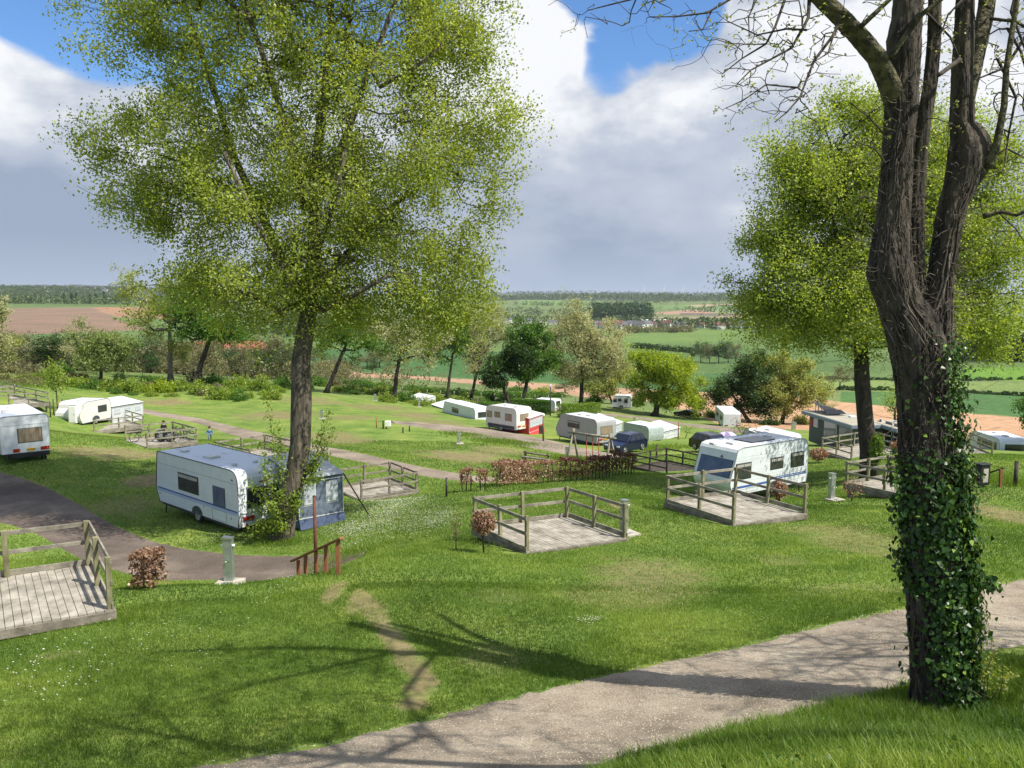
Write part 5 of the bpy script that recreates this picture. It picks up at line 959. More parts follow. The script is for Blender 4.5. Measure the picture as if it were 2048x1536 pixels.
# ------------------------------------------------------------------ the ivy-clad tree close by on the right
def ivy_tree():
    dp = 9.2; rs = np.random.RandomState(77); g = G(1880, 1412); g = Vector(P(1883, 1412, dp)); g.z = min(g.z, gzf(g.x, g.y)+.02)
    root = thing('ivy_clad_tree', 'tall multi-stemmed tree clad in ivy with bare twisted branches, in the right foreground', 'tree', g); o0 = np.array(g)
    def outline(lst, y=0):
        pts = [np.array(P((a+b)/2, v, dp))+np.array([0, y, 0]) for v, a, b in lst]; return pts, [(b-a)/2/F*dp for v, a, b in lst]
    def line(lst): return [np.array(P(q[0], q[1], dp))+np.array([0, q[3] if len(q) > 3 else 0, 0]) for q in lst], [q[2]/F*dp for q in lst]
    main = outline([(1440,1818,1945),(1412,1824,1938),(1350,1828,1928),(1270,1826,1922),(1200,1822,1918),(1100,1812,1912),(1000,1808,1904),(900,1806,1897),(800,1802,1892),(740,1794,1890),(690,1784,1884),(650,1774,1868),(610,1762,1840),(575,1750,1826),(545,1738,1820),(515,1742,1814),(450,1754,1816),(380,1762,1820),(300,1770,1824),(200,1777,1836),(150,1780,1836),(80,1777,1840),(40,1786,1842),(0,1790,1844),(-150,1800,1850),(-400,1810,1850)])
    sc = [outline([(740,1830,1896),(690,1836,1904),(640,1846,1902),(580,1858,1906),(520,1868,1914),(460,1877,1926),(400,1888,1940),(370,1896,1956),(335,1902,1976),(300,1906,1980),(275,1908,1972),(250,1906,1950),(150,1908,1946),(80,1913,1950),(0,1918,1950),(-150,1925,1950),(-380,1930,1950)], .05),
          line([(1846,690,24,.12),(1843,600,20,.14),(1841,500,17,.14),(1842,420,16,.12),(1844,330,15,.08),(1848,250,14,.03),(1860,170,13,0),(1868,80,12,0),(1870,0,11.5,0),(1866,-120,10,.1),(1850,-350,7,.2)]),
          line([(1806,260,24,.06),(1792,205,22,0),(1768,168,20,-.1),(1738,124,18.5,-.2),(1700,86,17.5,-.25),(1655,47,16.5,-.3),(1610,10,15.5,-.35),(1560,-50,14,-.4),(1480,-140,11,-.6),(1380,-230,8,-.9),(1250,-290,5,-1.2)]),
          line([(1926,300,16,.08),(1938,200,17,.08),(1962,100,16,.1),(1985,20,16,.15),(2000,-60,15,.2),(2040,-200,12,.3),(2100,-400,8,.5)]),
          line([(1966,340,12,-.1),(1974,290,7,-.2),(1982,220,6,-.25),(1986,150,5.5,-.25),(2000,60,5,-.25),(2008,-20,4.5,-.3),(2010,-150,3,-.3)]),
          
          line([(1950,436,6,-.15),(1975,428,4,-.25),(2000,436,3.5,-.3),(2030,420,3,-.35),(2060,385,2.5,-.4)]),
          line([(1850,0,8,-.3),(1900,-150,8,-1.6),(1980,-330,8,-3),(2080,-420,7,-4.4),(2180,-500,6,-5.6)]),
          line([(1740,-20,8,-.5),(1700,-200,8,-1.6),(1650,-380,7,-2.8),(1600,-520,6,-4)]),
          line([(1760,130,5,-.25),(1800,60,5,-.4),(1850,20,4,-.5),(1780,-60,3,-.5)][:3]), line([(1690,78,5,-.4),(1740,30,4,-.5),(1790,0,3.5,-.5),(1830,-40,3,-.5)]), line([(1900,130,5,-.2),(1840,170,4,-.4),(1790,210,2.5,-.5)][:2])]
    # long drooping limbs, each with its own side twigs
    DR = [[(1600,10,9),(1590,60,7),(1573,86,6),(1543,132,5),(1500,158,4),(1455,185,3),(1425,215,2)],[(1655,52,9),(1640,85,7),(1623,108,6),(1582,158,5.5),(1559,202,4.5),(1541,236,4),(1510,268,3),(1482,290,2)],
          [(1559,-30,8),(1540,30,6.5),(1514,91,5),(1490,130,4),(1440,163,3),(1400,196,2)],[(1520,-80,8),(1500,-10,6),(1440,36,5),(1380,76,4),(1320,90,3),(1268,98,2)],[(1450,-130,8),(1400,-30,6),(1330,12,5),(1250,52,4),(1160,82,2)],
          [(1380,-200,8),(1300,-60,6),(1180,-8,4.5),(1100,6,3),(1040,14,2)],[(1575,95,5),(1530,100,4),(1470,118,3),(1410,100,2)],[(1555,205,4),(1490,205,3),(1440,240,2.5),(1405,258,1.5)],[(1620,105,4),(1600,150,3),(1570,170,2),(1560,160,1.5)],[(1390,70,3.5),(1370,110,2.5),(1340,120,2)],[(1480,30,4),(1450,90,3),(1445,130,2)]]
    DR2 = [[(2010,60,6),(2030,110,5),(2045,190,4),(2060,260,3)],[(1990,120,6),(2020,200,5),(2000,270,4),(1985,330,3)],[(1965,330,5),(2000,300,4),(2030,320,3),(2056,340,2)],[(1975,40,7),(2020,50,6),(2080,90,5)],[(2055,60,8),(2000,140,5),(1940,165,3)],[(1770,330,4),(1740,300,3),(1700,290,2),(1680,275,1.5)],[(1765,270,4),(1730,240,3),(1690,215,2)],[(1850,30,5),(1890,80,4),(1900,120,3)],[(1985,420,3),(2020,460,2.5),(2040,500,2)],[(1975,20,6),(1930,-10,5),(1880,40,3.5),(1850,110,2.5)],[(2040,-60,7),(2010,30,5),(2040,130,4),(2020,220,3),(2035,300,2)]]
    for k, q in enumerate(DR): sc.append(line([(a_, b_, c_*.46, -.3-.12*j-.05*k) for j, (a_, b_, c_) in enumerate(q)]))
    for k, q in enumerate(DR2): sc.append(line([(a_, b_, c_*.5, -.05-.06*j) for j, (a_, b_, c_) in enumerate(q)]))
    T = []
    def cloud(u, v, ru, rv, n, y0, yr):
        for _ in range(n):
            a = rs.uniform(0, 6.283); q = math.sqrt(rs.uniform(0, 1)); T.append(np.array(P(u+ru*q*math.cos(a), v+rv*q*math.sin(a), dp))+np.array([0, y0+rs.uniform(-yr, yr), 0]))
    for k, q in enumerate(DR+DR2):
        left = k < len(DR)
        for j in range(len(q)-1):
            for _ in range(int(math.hypot(q[j+1][0]-q[j][0], q[j+1][1]-q[j][1])/(5.5 if left else 7))+1):
                t = rs.uniform(0, 1); u = q[j][0]*(1-t)+q[j+1][0]*t; v = q[j][1]*(1-t)+q[j+1][1]*t; T.append(np.array(P(u+rs.normal(-8 if left else 6, 26), v+rs.normal(14, 24), dp))+np.array([0, (-.3-.12*j-.05*k if left else -.05-.06*j)+rs.normal(0, .15), 0]))
    cloud(1660, 70, 60, 50, 14, -.4, .2); cloud(1890, 90, 40, 110, 24, .1, .4); cloud(1860, 260, 40, 60, 10, -.3, .2); cloud(1760, 40, 50, 60, 20, -.4, .3); cloud(1720, 250, 50, 60, 10, -.3, .2); cloud(2020, 180, 40, 170, 50, 0, .5)
    nvis = len(T)
    cloud(1400, -350, 420, 160, 190, -1.5, 1.4); cloud(1850, -400, 350, 220, 240, -1, 2.5); cloud(2250, -300, 250, 300, 90, .5, 2.5); cloud(2100, -420, 250, 160, 80, -4.5, 1.2); cloud(1650, -520, 250, 120, 70, -3.5, 1.2)
    nodes, par, r, nroot, tips = grow(main[0], main[1], T, rs, .075, twig_r=.0034, exp=2.3, rise=.12, scaf=sc)
    for i in range(nroot, len(nodes)): r[i] = min(r[i], .045)
    k0 = nroot
    nodes[k0:] += rs.normal(0, .004, (len(nodes)-k0, 3))
    mb, V, Fc = limb_mesh(nodes, par, r, nroot, scaf=sc, jit=.0)
    # gnarly subdivided trunk: extra rings and ridges
    tk = MB()
    def gnarl(pts, rad, n, mat_i, amp):
        P2 = []; R2 = []
        for i in range(len(pts)-1):
            L = max(1, int(np.linalg.norm(pts[i+1]-pts[i])/.05))
            for j in range(L): q = j/L; P2.append(pts[i]*(1-q)+pts[i+1]*q); R2.append(rad[i]*(1-q)+rad[i+1]*q)
        P2.append(pts[-1]); R2.append(rad[-1]); ph = rs.uniform(0, 6.28, 6); base = len(tk.v); Pn = np.array(P2)
        for i, p in enumerate(Pn):
            d = Pn[min(i+2, len(Pn)-1)]-Pn[max(i-2, 0)]; d /= np.linalg.norm(d); a = np.cross(d, [0, 1, .01]); a /= np.linalg.norm(a); b = np.cross(a, d)
            for k in range(n):
                t = 2*math.pi*k/n; h = i*.05
                w = 1+amp*(.5*math.sin(5*t+ph[0]+1.3*math.sin(h*1.2+ph[3]))+.35*math.sin(9*t+ph[1]+h*2)+.3*math.sin(3*t+ph[2]-h*1.4)+.25*math.sin(17*t+ph[4]+2*math.sin(h*3)))+rs.uniform(-.035, .035)
                tk.v.append(tuple(p+(a*math.cos(t)+b*math.sin(t))*R2[i]*w-o0))
        for i in range(len(Pn)-1):
            if i == 0: tk.f.append(tuple(range(base, base+n))[::-1]); tk.m.append(mat_i); tk.sm.append(True); tk.f.append(tuple(range(base+(len(Pn)-1)*n, base+len(Pn)*n))); tk.m.append(mat_i); tk.sm.append(True)
            for k in range(n): tk.f.append((base+i*n+k, base+i*n+(k+1) % n, base+(i+1)*n+(k+1) % n, base+(i+1)*n+k)); tk.m.append(mat_i); tk.sm.append(True)
    gnarl(*main, 34, 0, .11); gnarl(*sc[0], 28, 0, .12); gnarl(*sc[1], 22, 0, .12)
    for k_, s_ in enumerate(sc[2:]): gnarl(np.array(s_[0]), s_[1], 14 if k_ < 8 else 8, 1 if k_ < 8 else 2, .06)
    tk.obj('trunk', ['bark_ivy', 'bark_moss', 'twig'], root)
    npmesh('branches', V-o0, Fc, 'twig', root)
    # surface sampler for ivy, vines and stubs: (v, centre u, half width) along the stems
    def stem(lst, yo=0):
        L = sorted(lst); vs = [q[0] for q in L]; return lambda v: (np.interp(v, vs, [(q[1]+q[2])/2 for q in L]), np.interp(v, vs, [(q[2]-q[1])/2 for q in L]), yo)
    SM = stem([(1440,1818,1945),(1412,1824,1938),(1200,1822,1918),(1000,1808,1904),(800,1802,1892),(700,1786,1884),(650,1774,1868),(610,1762,1840),(545,1738,1820),(450,1754,1816),(300,1770,1824),(80,1777,1840),(0,1790,1844)])
    SR = stem([(700,1836,1904),(580,1858,1906),(460,1877,1926),(350,1902,1962),(240,1906,1948),(0,1918,1950)], .05); SC = stem([(690,1824,1868),(500,1826,1856),(330,1830,1860),(200,1840,1866),(0,1860,1880)], .12)
    def on(S, v, th, off=1.0): u, w, y = S(v); a = w/F*dp*off; p = np.array(P(u, v, dp)); return p+np.array([a*math.sin(th), y-a*math.cos(th), 0]), np.array([math.sin(th), -math.cos(th), 0])
    # old ivy stems climbing the trunk
    vb = MB(); vc = MB()
    for i in range(84):
        S = (SM, SM, SR, SC)[i % 4]; v0 = 1400 if S is SM and i % 3 else 690; v1 = rs.uniform(20, 500) if i % 3 else rs.uniform(500, 900); v1 = min(v1, v0-150); th = rs.uniform(-1.5, 1.5); fr = rs.uniform(.006, .014); ph = rs.uniform(0, 6); q = []; rad = rs.choice([.004, .007, .012, .018], p=[.4, .3, .2, .1])*rs.uniform(.8, 1.2); vbx = vb if i % 3 == 0 else vc
        for v in np.arange(v0, v1, -14): th += rs.normal(0, .06); p, n = on(S, v, th+.4*math.sin(v*fr+ph)+.15*math.sin(v*fr*3.7), 1.03); q.append(Vector(p-o0))
        if len(q) > 3: vbx.tube(q, [rad*(1-.5*j/len(q)) for j in range(len(q))], 5, jit=.1)
    vb.obj('vine_stems', 'vine', root); vc.obj('dark_vine_stems', 'vine_bark', root)
    sb = MB()
    for i in range(950):
        S = (SM, SM, SR, SC)[i % 4]; v = rs.uniform(230, 690) if S is not SM else (rs.uniform(150, 1020) if i % 5 else rs.uniform(900, 1380)); th = rs.uniform(-1.75, 1.75); p, n = on(S, v, th, 1.0); L = rs.choice([.06, .1, .16, .3], p=[.4, .32, .2, .08])*rs.uniform(.7, 1.3)
        d = n+np.array([rs.normal(0, .5), rs.normal(0, .3), rs.normal(.05, .45)]); d /= np.linalg.norm(d); m = p+d*L*.5+np.array([0, 0, rs.normal(0, .02)]); e = p+d*L+np.array([rs.normal(0, .03), 0, rs.normal(0, .04)])
        sb.tube([Vector(p-o0), Vector(m-o0), Vector(e-o0)], [.0045, .0035, .0018], 3, cap=False)
    for i in range(110):     # long thin shoots leaving the stem
        v = rs.uniform(250, 1150); sd = 1 if rs.rand() < .6 else -1; S = SM if v > 700 or sd < 0 else SR; p, n = on(S, v, sd*rs.uniform(1.1, 1.7)); L = rs.uniform(.25, .65); q = [p]; d = np.array([sd*1., rs.normal(0, .3), rs.normal(-.05, .4)])
        for j in range(6): d = d/np.linalg.norm(d)+rs.normal(0, .16, 3)+np.array([0, 0, .06]); q.append(q[-1]+d/np.linalg.norm(d)*L/6)
        sb.tube([Vector(x-o0) for x in q], [.004, .0035, .003, .0027, .0022, .0018, .0012], 3, cap=False)
        if rs.rand() < .6: j = 3; sb.tube([Vector(q[j]-o0), Vector(q[j]+np.array([sd*.06, 0, rs.normal(0, .08)])-o0), Vector(q[j]+np.array([sd*.14, .02, rs.normal(.02, .12)])-o0)], [.0025, .002, .001], 3, cap=False)
    sb.obj('twigs', 'vine', root)
    # ivy leaves
    C = []; Nn = []
    while len(C) < 11000:
        v = rs.uniform(650, 1415); th = rs.uniform(-2.0, 2.0); k = smooth_noise(th*90+300, v, 46, 8); pr = np.interp(v, [650, 760, 900, 1000, 1150, 1300, 1415], [.05, .34, .34, .55, .85, .8, .7]); side = np.interp(th, [-1.7, -.9, 0, .5, 1.6], [.35 if v < 1180 else .02, .3 if v < 1180 else .03, .55 if v < 1180 else .62, 1, 1.15])
        if v < 900: side = np.interp(th, [-1.7, 0, .4, 1.0, 1.6], [.02, .06, .35, 1, 1.2])
        if rs.rand() > pr*side*(.45+1.3*k): continue
        p, n = on(SM, v, th, 1.0); p = p+n*(abs(rs.normal(.03, .05))*(.6+.8*k)+(rs.uniform(0, .13) if th > .5 and v < 1250 else rs.uniform(0, .05)))+rs.normal(0, .015, 3); C.append(p); Nn.append(n)
    for (u, v, ru, rv, m) in [(1965,1170,28,22,120),(1935,1150,20,40,100),(1985,1165,10,14,30),(1792,980,8,60,60),(1925,1010,12,60,120)]:
        for _ in range(m): C.append(np.array(P(u+rs.normal(0, ru*.5), v+rs.normal(0, rv*.5), dp-.15))+np.array([0, rs.normal(0, .08), 0])); Nn.append(np.array([.3, -1, 0]))
    C = np.array(C); Nn = np.array(Nn); n = len(C); up = np.tile([0, 0, -1.], (n, 1))+rs.normal(0, .45, (n, 3)); nn = Nn+rs.normal(0, .42, (n, 3))+np.array([.1, 0, .25]); nn /= np.linalg.norm(nn, axis=1)[:, None]
    t = up-(up*nn).sum(1)[:, None]*nn; t /= np.linalg.norm(t, axis=1)[:, None]; s = np.cross(nn, t); L = (rs.uniform(.022, .075, n)*np.interp(C[:, 2], [o0[2], o0[2]+1.8, o0[2]+4], [.9, 1.05, .8]))[:, None]
    sh = [(0, -.45, 0), (-.5, -.3, .06), (-.36, .12, .05), (0, .6, -.05), (.36, .12, .05), (.5, -.3, .06)]
    V = np.stack([C+s*L*a+t*L*b+nn*L*c for a, b, c in sh], 1).reshape(-1, 3); i = np.arange(n)*6; Fc = np.concatenate([np.stack([i, i+1, i+2, i+3], 1), np.stack([i, i+3, i+4, i+5], 1)])
    ti = np.clip(rs.normal(.36, .22, n)+(rs.rand(n) < .08)*.5, 0, 1); npmesh('ivy', V-o0, Fc, 'leaf_ivy', root, tint=np.concatenate([ti, ti]))
    # the first few buds and tassels on the hanging twigs
    tp = np.array([nodes[t] for t in tips]); hid = (tp[:, 2]/tp[:, 1]) > .44; lo = tp[~hid & (rs.rand(len(tp)) < .30)]; V, Fc = leaves_np(lo, 6, .035, .036, rs, .4); V2, F2 = leaves_np(tp[hid], 9, .15, .05, rs, .4); Fc = np.concatenate([Fc, F2+len(V)]); V = np.concatenate([V, V2]); npmesh('young_leaves', V-o0, Fc, 'leaf_yellow', root, tint=rs.uniform(0, .8, len(Fc)))
    # leafy shoots at its foot
ivy_tree()
def foot_shoots():
    rs = np.random.RandomState(9); g = D(1965, 9.0); r = thing('young_shrub', 'thin light green shoots growing at the foot of the ivy-clad trunk', 'shrub', g); mb = MB(); C = []
    for (u, v) in [(1975,1235),(1968,1290),(1990,1300),(1950,1320),(2005,1330),(1940,1290),(1985,1270),(2030,1345),(1935,1350)]:
        a = Vector(P(1965+rs.uniform(-25, 35), 1400, 9.0)); b = Vector(P(u, v, 9.0+rs.uniform(-.2, .2))); m = (a+b)/2+Vector((rs.uniform(-.05, .05), 0, .03)); mb.tube([a-g, m-g, b-g], [.006, .004, .002], 4)
        for q in np.linspace(.35, 1, 11): C.append(np.array(m.lerp(b, q*2-1) if q > .5 else a.lerp(m, q*2)))
    mb.obj('stems', 'twig', r); V, Fc = leaves_np(np.array(C)-np.array(g), 4, .035, .042, rs); npmesh('foliage', V, Fc, 'leaf_yellow', r, tint=rs.uniform(.2, .9, len(Fc)))
foot_shoots()

def shade_tree(label, dx_, dy_, dz_, seed):
    "tree just outside the frame on the right; its branch shadows lie across the path and the near lawn"
    rs = np.random.RandomState(seed); dx = np.array([dx_, dy_, dz_]); x, y = 5.6+dx_, 5.0+dy_; z = gzf(x, y); root = thing('shade_tree', label, 'tree', (x, y, z)); o = np.array([x, y, z]); T = crown_points([(dx+np.array([4.6, 4.6, 6.2]), (4.6, 4.4, 2.2)), (dx+np.array([2.0, 5.5, 6.0]), (3.2, 3.0, 1.6))], 1500, rs, .7)
    T = T[((T[:, 2]/np.hypot(T[:, 0], T[:, 1])) > .50) | (T[:, 0] > .76*T[:, 1])]
    nodes, par, r, nr, tips = grow([np.array([x, y, z-.2]), np.array([x, y-.05, z+1.5]), np.array([x-.1, y, z+3.5]), np.array([x-.2, y, 1.6+dz_])], [.30, .25, .22, .19], T, rs, .3, twig_r=.006, exp=2.7, scaf=[([dx+np.array(q) for q in ((5.0, 5.0, 2.8), (4.2, 5.1, 3.8), (3.2, 5.3, 4.9), (2.0, 5.6, 5.8))], [.11, .085, .055, .03]), ([dx+np.array(q) for q in ((5.5, 4.8, 3.0), (5.4, 4.4, 4.4), (5.2, 4.0, 6.0), (4.8, 3.6, 7.6))], [.11, .085, .05, .03])])
    mb, V, Fc = limb_mesh(nodes, par, r, nr, scaf=[([dx+np.array(q) for q in ((5.0, 5.0, 2.8), (4.2, 5.1, 3.8), (3.2, 5.3, 4.9), (2.0, 5.6, 5.8))], [.11, .085, .055, .03]), ([dx+np.array(q) for q in ((5.5, 4.8, 3.0), (5.4, 4.4, 4.4), (5.2, 4.0, 6.0), (4.8, 3.6, 7.6))], [.11, .085, .05, .03])]); t = MB(); t.v = [tuple(np.array(q)-o) for q in mb.v]; t.f, t.m, t.sm = mb.f, mb.m, mb.sm; t.obj('trunk', 'bark', root); npmesh('branches', V-o, Fc, 'bark', root); LV, LF = leaves_np(T, 8, .14, .05, rs); npmesh('young_leaves', LV-o, LF, 'leaf_yellow', root, tint=rs.uniform(0, .8, len(LF)))
shade_tree('tree with small young leaves just outside the right edge, close to the viewer', 0, 0, 0, 41)
shade_tree('tree with small young leaves farther outside the right edge, shading the path', 8.0, 2.6, -2.6, 42)
# ------------------------------------------------------------------ grass blades (real geometry, thinning out with distance)
def in_paths(x, y, grow=0):
    k = np.zeros(len(x), bool)
    for p in PATHS: k |= inpoly(x, y, p)
    return k
def bare_at(x, y):
    d = np.zeros(len(x))
    for u, v, ru, rv, s in BARE:
        if s == 0: continue
        g = G(u, v); g2 = G(u, v-rv); g3 = G(u, v+rv); dep = uv(g)[2]; wx = ru/F*dep; wy = max((g2-g3).length/2, wx*.35); q = ((x-g.x)/wx)**2+((y-g.y)/wy)**2; d = np.maximum(d, s*np.clip(1.3-q, 0, 1))
    return d
def foot_at(x, y):
    k = np.zeros(len(x), bool)
    for o in list(bpy.data.objects):
        if o.name.startswith('timber_deck') and o.parent is None:
            f = [c for c in o.children if c.name.startswith('deck_floor')][0]; c = [o.location+Matrix.Rotation(o.rotation_euler.z, 3, 'Z')@Vector(b) for b in f.bound_box]; k |= inpoly(x, y, [(c[i].x, c[i].y) for i in (0, 4, 7, 3)])
    return k
def blades(r0, r1, n, h0, h1, w, rs, azr=(-.63, .63), keep=None, two=False):
    az = rs.uniform(azr[0], azr[1], n); r = np.sqrt(rs.uniform(r0*r0, r1*r1, n)); x = r*np.sin(az); y = r*np.cos(az)
    k = ~in_paths(x, y) & ~foot_at(x, y); bd = bare_at(x, y); k &= rs.uniform(0, 1, n) > bd*1.0
    if keep is not None: k &= keep(x, y)
    x = x[k]; y = y[k]; bd = bd[k]; n = len(x); x = x+rs.normal(0, .035, n); y = y+rs.normal(0, .035, n); z = gz(x, y); cl = smooth_noise(x, y, .55, 21)*.6+smooth_noise(x, y, 2.1, 22)*.4
    h = rs.uniform(h0, h1, n)*(.55+.9*cl)*(1-.5*np.clip(bd, 0, 1)); a = rs.uniform(0, 2*math.pi, n); wv = w*rs.uniform(.6, 1.3, n); ln = h*rs.uniform(.15, .9, n); b = rs.uniform(0, 2*math.pi, n)
    dx = np.cos(a)*wv/2; dy = np.sin(a)*wv/2; tx = np.cos(b)*ln; ty = np.sin(b)*ln
    B1 = np.stack([x-dx, y-dy, z-.01], 1); B2 = np.stack([x+dx, y+dy, z-.01], 1); T = np.stack([x+tx, y+ty, z+h*(1-.25*(ln/h))], 1)
    tint = np.clip(.42+(smooth_noise(x, y, .8, 31)-.5)*.55+(smooth_noise(x+y*.4, y, 3.1, 33)-.5)*.75+rs.normal(0, .17, n), 0, 1); i = np.arange(n)
    if not two: return np.stack([B1, B2, T], 1).reshape(-1, 3), np.stack([i*3, i*3+1, i*3+2], 1), tint
    M1 = B1*.62+T*.38; M2 = B2*.62+T*.38; M1[:, 2] += h*.14; M2[:, 2] += h*.14; M1[:, :2] -= np.stack([tx, ty], 1)*.15; M2[:, :2] -= np.stack([tx, ty], 1)*.15
    V = np.stack([B1, B2, M2, M1, T], 1).reshape(-1, 3); return V, np.concatenate([np.stack([i*5, i*5+1, i*5+2], 1), np.stack([i*5, i*5+2, i*5+3], 1), np.stack([i*5+3, i*5+2, i*5+4], 1)]), np.concatenate([tint]*3)
def build_grass():
    rs = np.random.RandomState(3); PT = []
    GP = np.array(PATHS[0]); lin = lambda x, y: (y < 12.5) & ((x > 1.2) | (y < 7.4))
    def bank(x, y):          # on the viewer's side of the gravel path
        near = np.array([[p[0], p[1]] for p in PATHS[0][len(PATHS[0])//2:]]); o = near[np.argsort(near[:, 0])]; return y < np.interp(x, o[:, 0], o[:, 1])
    PT.append(blades(2.6, 12, 330000, .07, .22, .011, rs, keep=bank, two=True))
    PT.append(blades(6.5, 16.5, 330000, .035, .085, .012, rs, keep=lambda x, y: ~bank(x, y)))
    PT.append(blades(16, 31, 340000, .035, .085, .020, rs)); PT.append(blades(30, 62, 300000, .04, .10, .040, rs))
    V = []; Fc = []; T = []; o = 0
    for v, f, t in PT: V.append(v); Fc.append(f+o); T.append(t); o += len(v)
    g = npmesh('grass', np.concatenate(V), np.concatenate(Fc), 'grass_blade', tint=np.concatenate(T)); tag(g, 'short green lawn grass with longer blades on the near bank', 'grass', kind='stuff')
    # rough tussocks left standing round posts, trunks and along ditches
    S = []
    for (u, v, ru, rv, n, h) in [(1010,885,70,5,2600,.35),(930,870,50,4,1400,.3),(1150,918,60,4,1500,.3),(830,1040,60,30,2600,.16),(560,1085,60,8,1400,.2),(1000,1075,60,20,900,.18),(1990,960,40,12,2200,.35),(1300,900,40,4,900,.3),(640,1140,60,20,1500,.14),(1690,985,30,8,600,.2),(60,770,90,14,2600,.6),(1330,895,70,5,1500,.35),(240,1175,60,10,700,.12),(700,1110,80,12,1700,.15),(200,1240,120,10,1400,.1),(1800,900,40,5,600,.3)]:
        g0 = G(u, v); dep = uv(g0)[2]; a = G(u, v-rv); b = G(u, v+rv); wy = (a-b).length/2; x = g0.x+rs.normal(0, ru/F*dep*.5, n); y = g0.y+rs.normal(0, wy*.5, n); z = gz(x, y); hh = h*rs.uniform(.4, 1.1, n); w = .012+dep*.0005; aa = rs.uniform(0, 6.28, n)
        B1 = np.stack([x-np.cos(aa)*w/2, y-np.sin(aa)*w/2, z-.01], 1); B2 = np.stack([x+np.cos(aa)*w/2, y+np.sin(aa)*w/2, z-.01], 1); Tt = np.stack([x+rs.normal(0, .35, n)*hh, y+rs.normal(0, .35, n)*hh, z+hh], 1); S.append(np.stack([B1, B2, Tt], 1).reshape(-1, 3))
    S = np.concatenate(S); t = npmesh('tall_grass', S, np.arange(len(S)).reshape(-1, 3), 'grass_blade', tint=rs.uniform(.3, .95, len(S)//3)); tag(t, 'tufts of longer rough grass round posts, ditches and deck edges', 'tall grass', kind='stuff')
    # daisies
    C = []
    for (u, v, ru, rv, n) in [(780,1025,70,26,2600),(860,1040,60,24,1300),(700,1060,50,16,600),(60,1330,60,60,45),(150,1230,60,30,20),(1180,1245,30,8,60),(430,1080,80,14,90),(200,960,80,30,60),(330,940,60,30,60),(1330,1190,60,30,30),(110,1380,80,30,30),(980,1290,80,30,22),(590,1160,40,6,40),(700,1090,30,12,60),(1960,1060,50,20,40),(1500,1220,120,40,25),(300,1300,160,60,25),(730,1010,60,14,260)]:
        g0 = G(u, v); dep = uv(g0)[2]; wy = (G(u, v-rv)-G(u, v+rv)).length/2; x = g0.x+rs.normal(0, ru/F*dep*.55, n); y = g0.y+rs.normal(0, wy*.5, n); C.append(np.stack([x, y, gz(x, y)+.07+rs.uniform(-.02, .02, n)], 1))
    C = np.concatenate(C); C = C[~in_paths(C[:, 0], C[:, 1])]; s = .011+.0003*np.hypot(C[:, 0], C[:, 1]); V = np.stack([C+np.stack([s*math.cos(a), s*math.sin(a), s*0+.004*k], 1) for k, a in enumerate((0, 1.57, 3.14, 4.71))], 1).reshape(-1, 3)
    d = npmesh('daisies', V, np.arange(len(V)).reshape(-1, 4), 'daisy', tint=rs.uniform(0, 1, len(C))); tag(d, 'tiny white daisies scattered through the lawn', 'daisies', kind='stuff')
build_grass()
def grit():
    "loose stones and crumbs of leaf litter on the gravel, leafy weeds in the bank"
    rs = np.random.RandomState(14); p = PATHS[0]; n = 26000; x = rs.uniform(-5, 9, n); y = rs.uniform(6, 17, n); k = inpoly(x, y, p); x = x[k]; y = y[k]; z = gz(x, y)+.022; s = rs.uniform(.004, .013, len(x)); a = rs.uniform(0, 6.28, len(x)); V = []
    for q, (t, hgt) in enumerate(((0, 0), (2.1, 0), (4.2, 0), (1, 1))): V.append(np.stack([x+np.cos(a+t)*s*(1-hgt), y+np.sin(a+t)*s*(1-hgt), z+hgt*s*.8], 1))
    V = np.stack(V, 1).reshape(-1, 3); i = np.arange(len(x))*4; Fc = np.concatenate([np.stack([i, i+1, i+3], 1), np.stack([i+1, i+2, i+3], 1), np.stack([i+2, i, i+3], 1)]); o = npmesh('loose_gravel', V, Fc, 'concrete'); tag(o, 'loose stones lying on the gravel path', 'gravel', kind='stuff')
    C = []
    for _ in range(130): az = rs.uniform(-.1, .62); r = rs.uniform(4.2, 9.2); C.append((r*math.sin(az), r*math.cos(az)))
    C = np.array(C); near = np.array(PATHS[0][len(PATHS[0])//2:]); o_ = near[np.argsort(near[:, 0])]; C = C[C[:, 1] < np.interp(C[:, 0], o_[:, 0], o_[:, 1])-.15]; P3 = np.stack([C[:, 0], C[:, 1], gz(C[:, 0], C[:, 1])+.10], 1); P3[:, 2] -= .04; V, Fc = leaves_np(P3, 22, .06, .034, rs, -.2); o = npmesh('weeds', V, Fc, 'leaf_green', tint=rs.uniform(.0, .6, len(Fc))); tag(o, 'broad-leaved weeds in the long grass of the near bank', 'weeds', kind='stuff')
grit()
# ------------------------------------------------------------------ the far side of the valley: woods, hedges, village
def clumps(name, label, pts, size, h, m, seed, n=26, cat='wood', jit=.35, fs=.30):
    "far wood that reads as one mass: every crown is a heap of leafy facets"
    rs = np.random.RandomState(seed); pts = np.asarray(pts); k = len(pts); sz = size*rs.uniform(1-jit, 1+jit, k); c = np.repeat(pts, n, 0); d = rs.normal(0, 1, (k*n, 3)); d /= np.linalg.norm(d, axis=1)[:, None]; S = np.repeat(sz, n)
    c = c+d*np.stack([S*.42, S*.42, S*.5*h], 1); c[:, 2] += S*.5*h; V, Fc = leaves_np(c, 1, 0, 1, rs, 0); L = np.repeat(S, 4)[:, None]*fs; V = np.repeat(c, 4, 0)+(V-np.repeat(c, 4, 0))*L
    t = np.clip(np.repeat(rs.uniform(.05, .85, k), n)+rs.normal(0, .1, k*n), 0, 1); o = npmesh(name, V, Fc, m, tint=t); return tag(o, label, cat, kind='stuff')
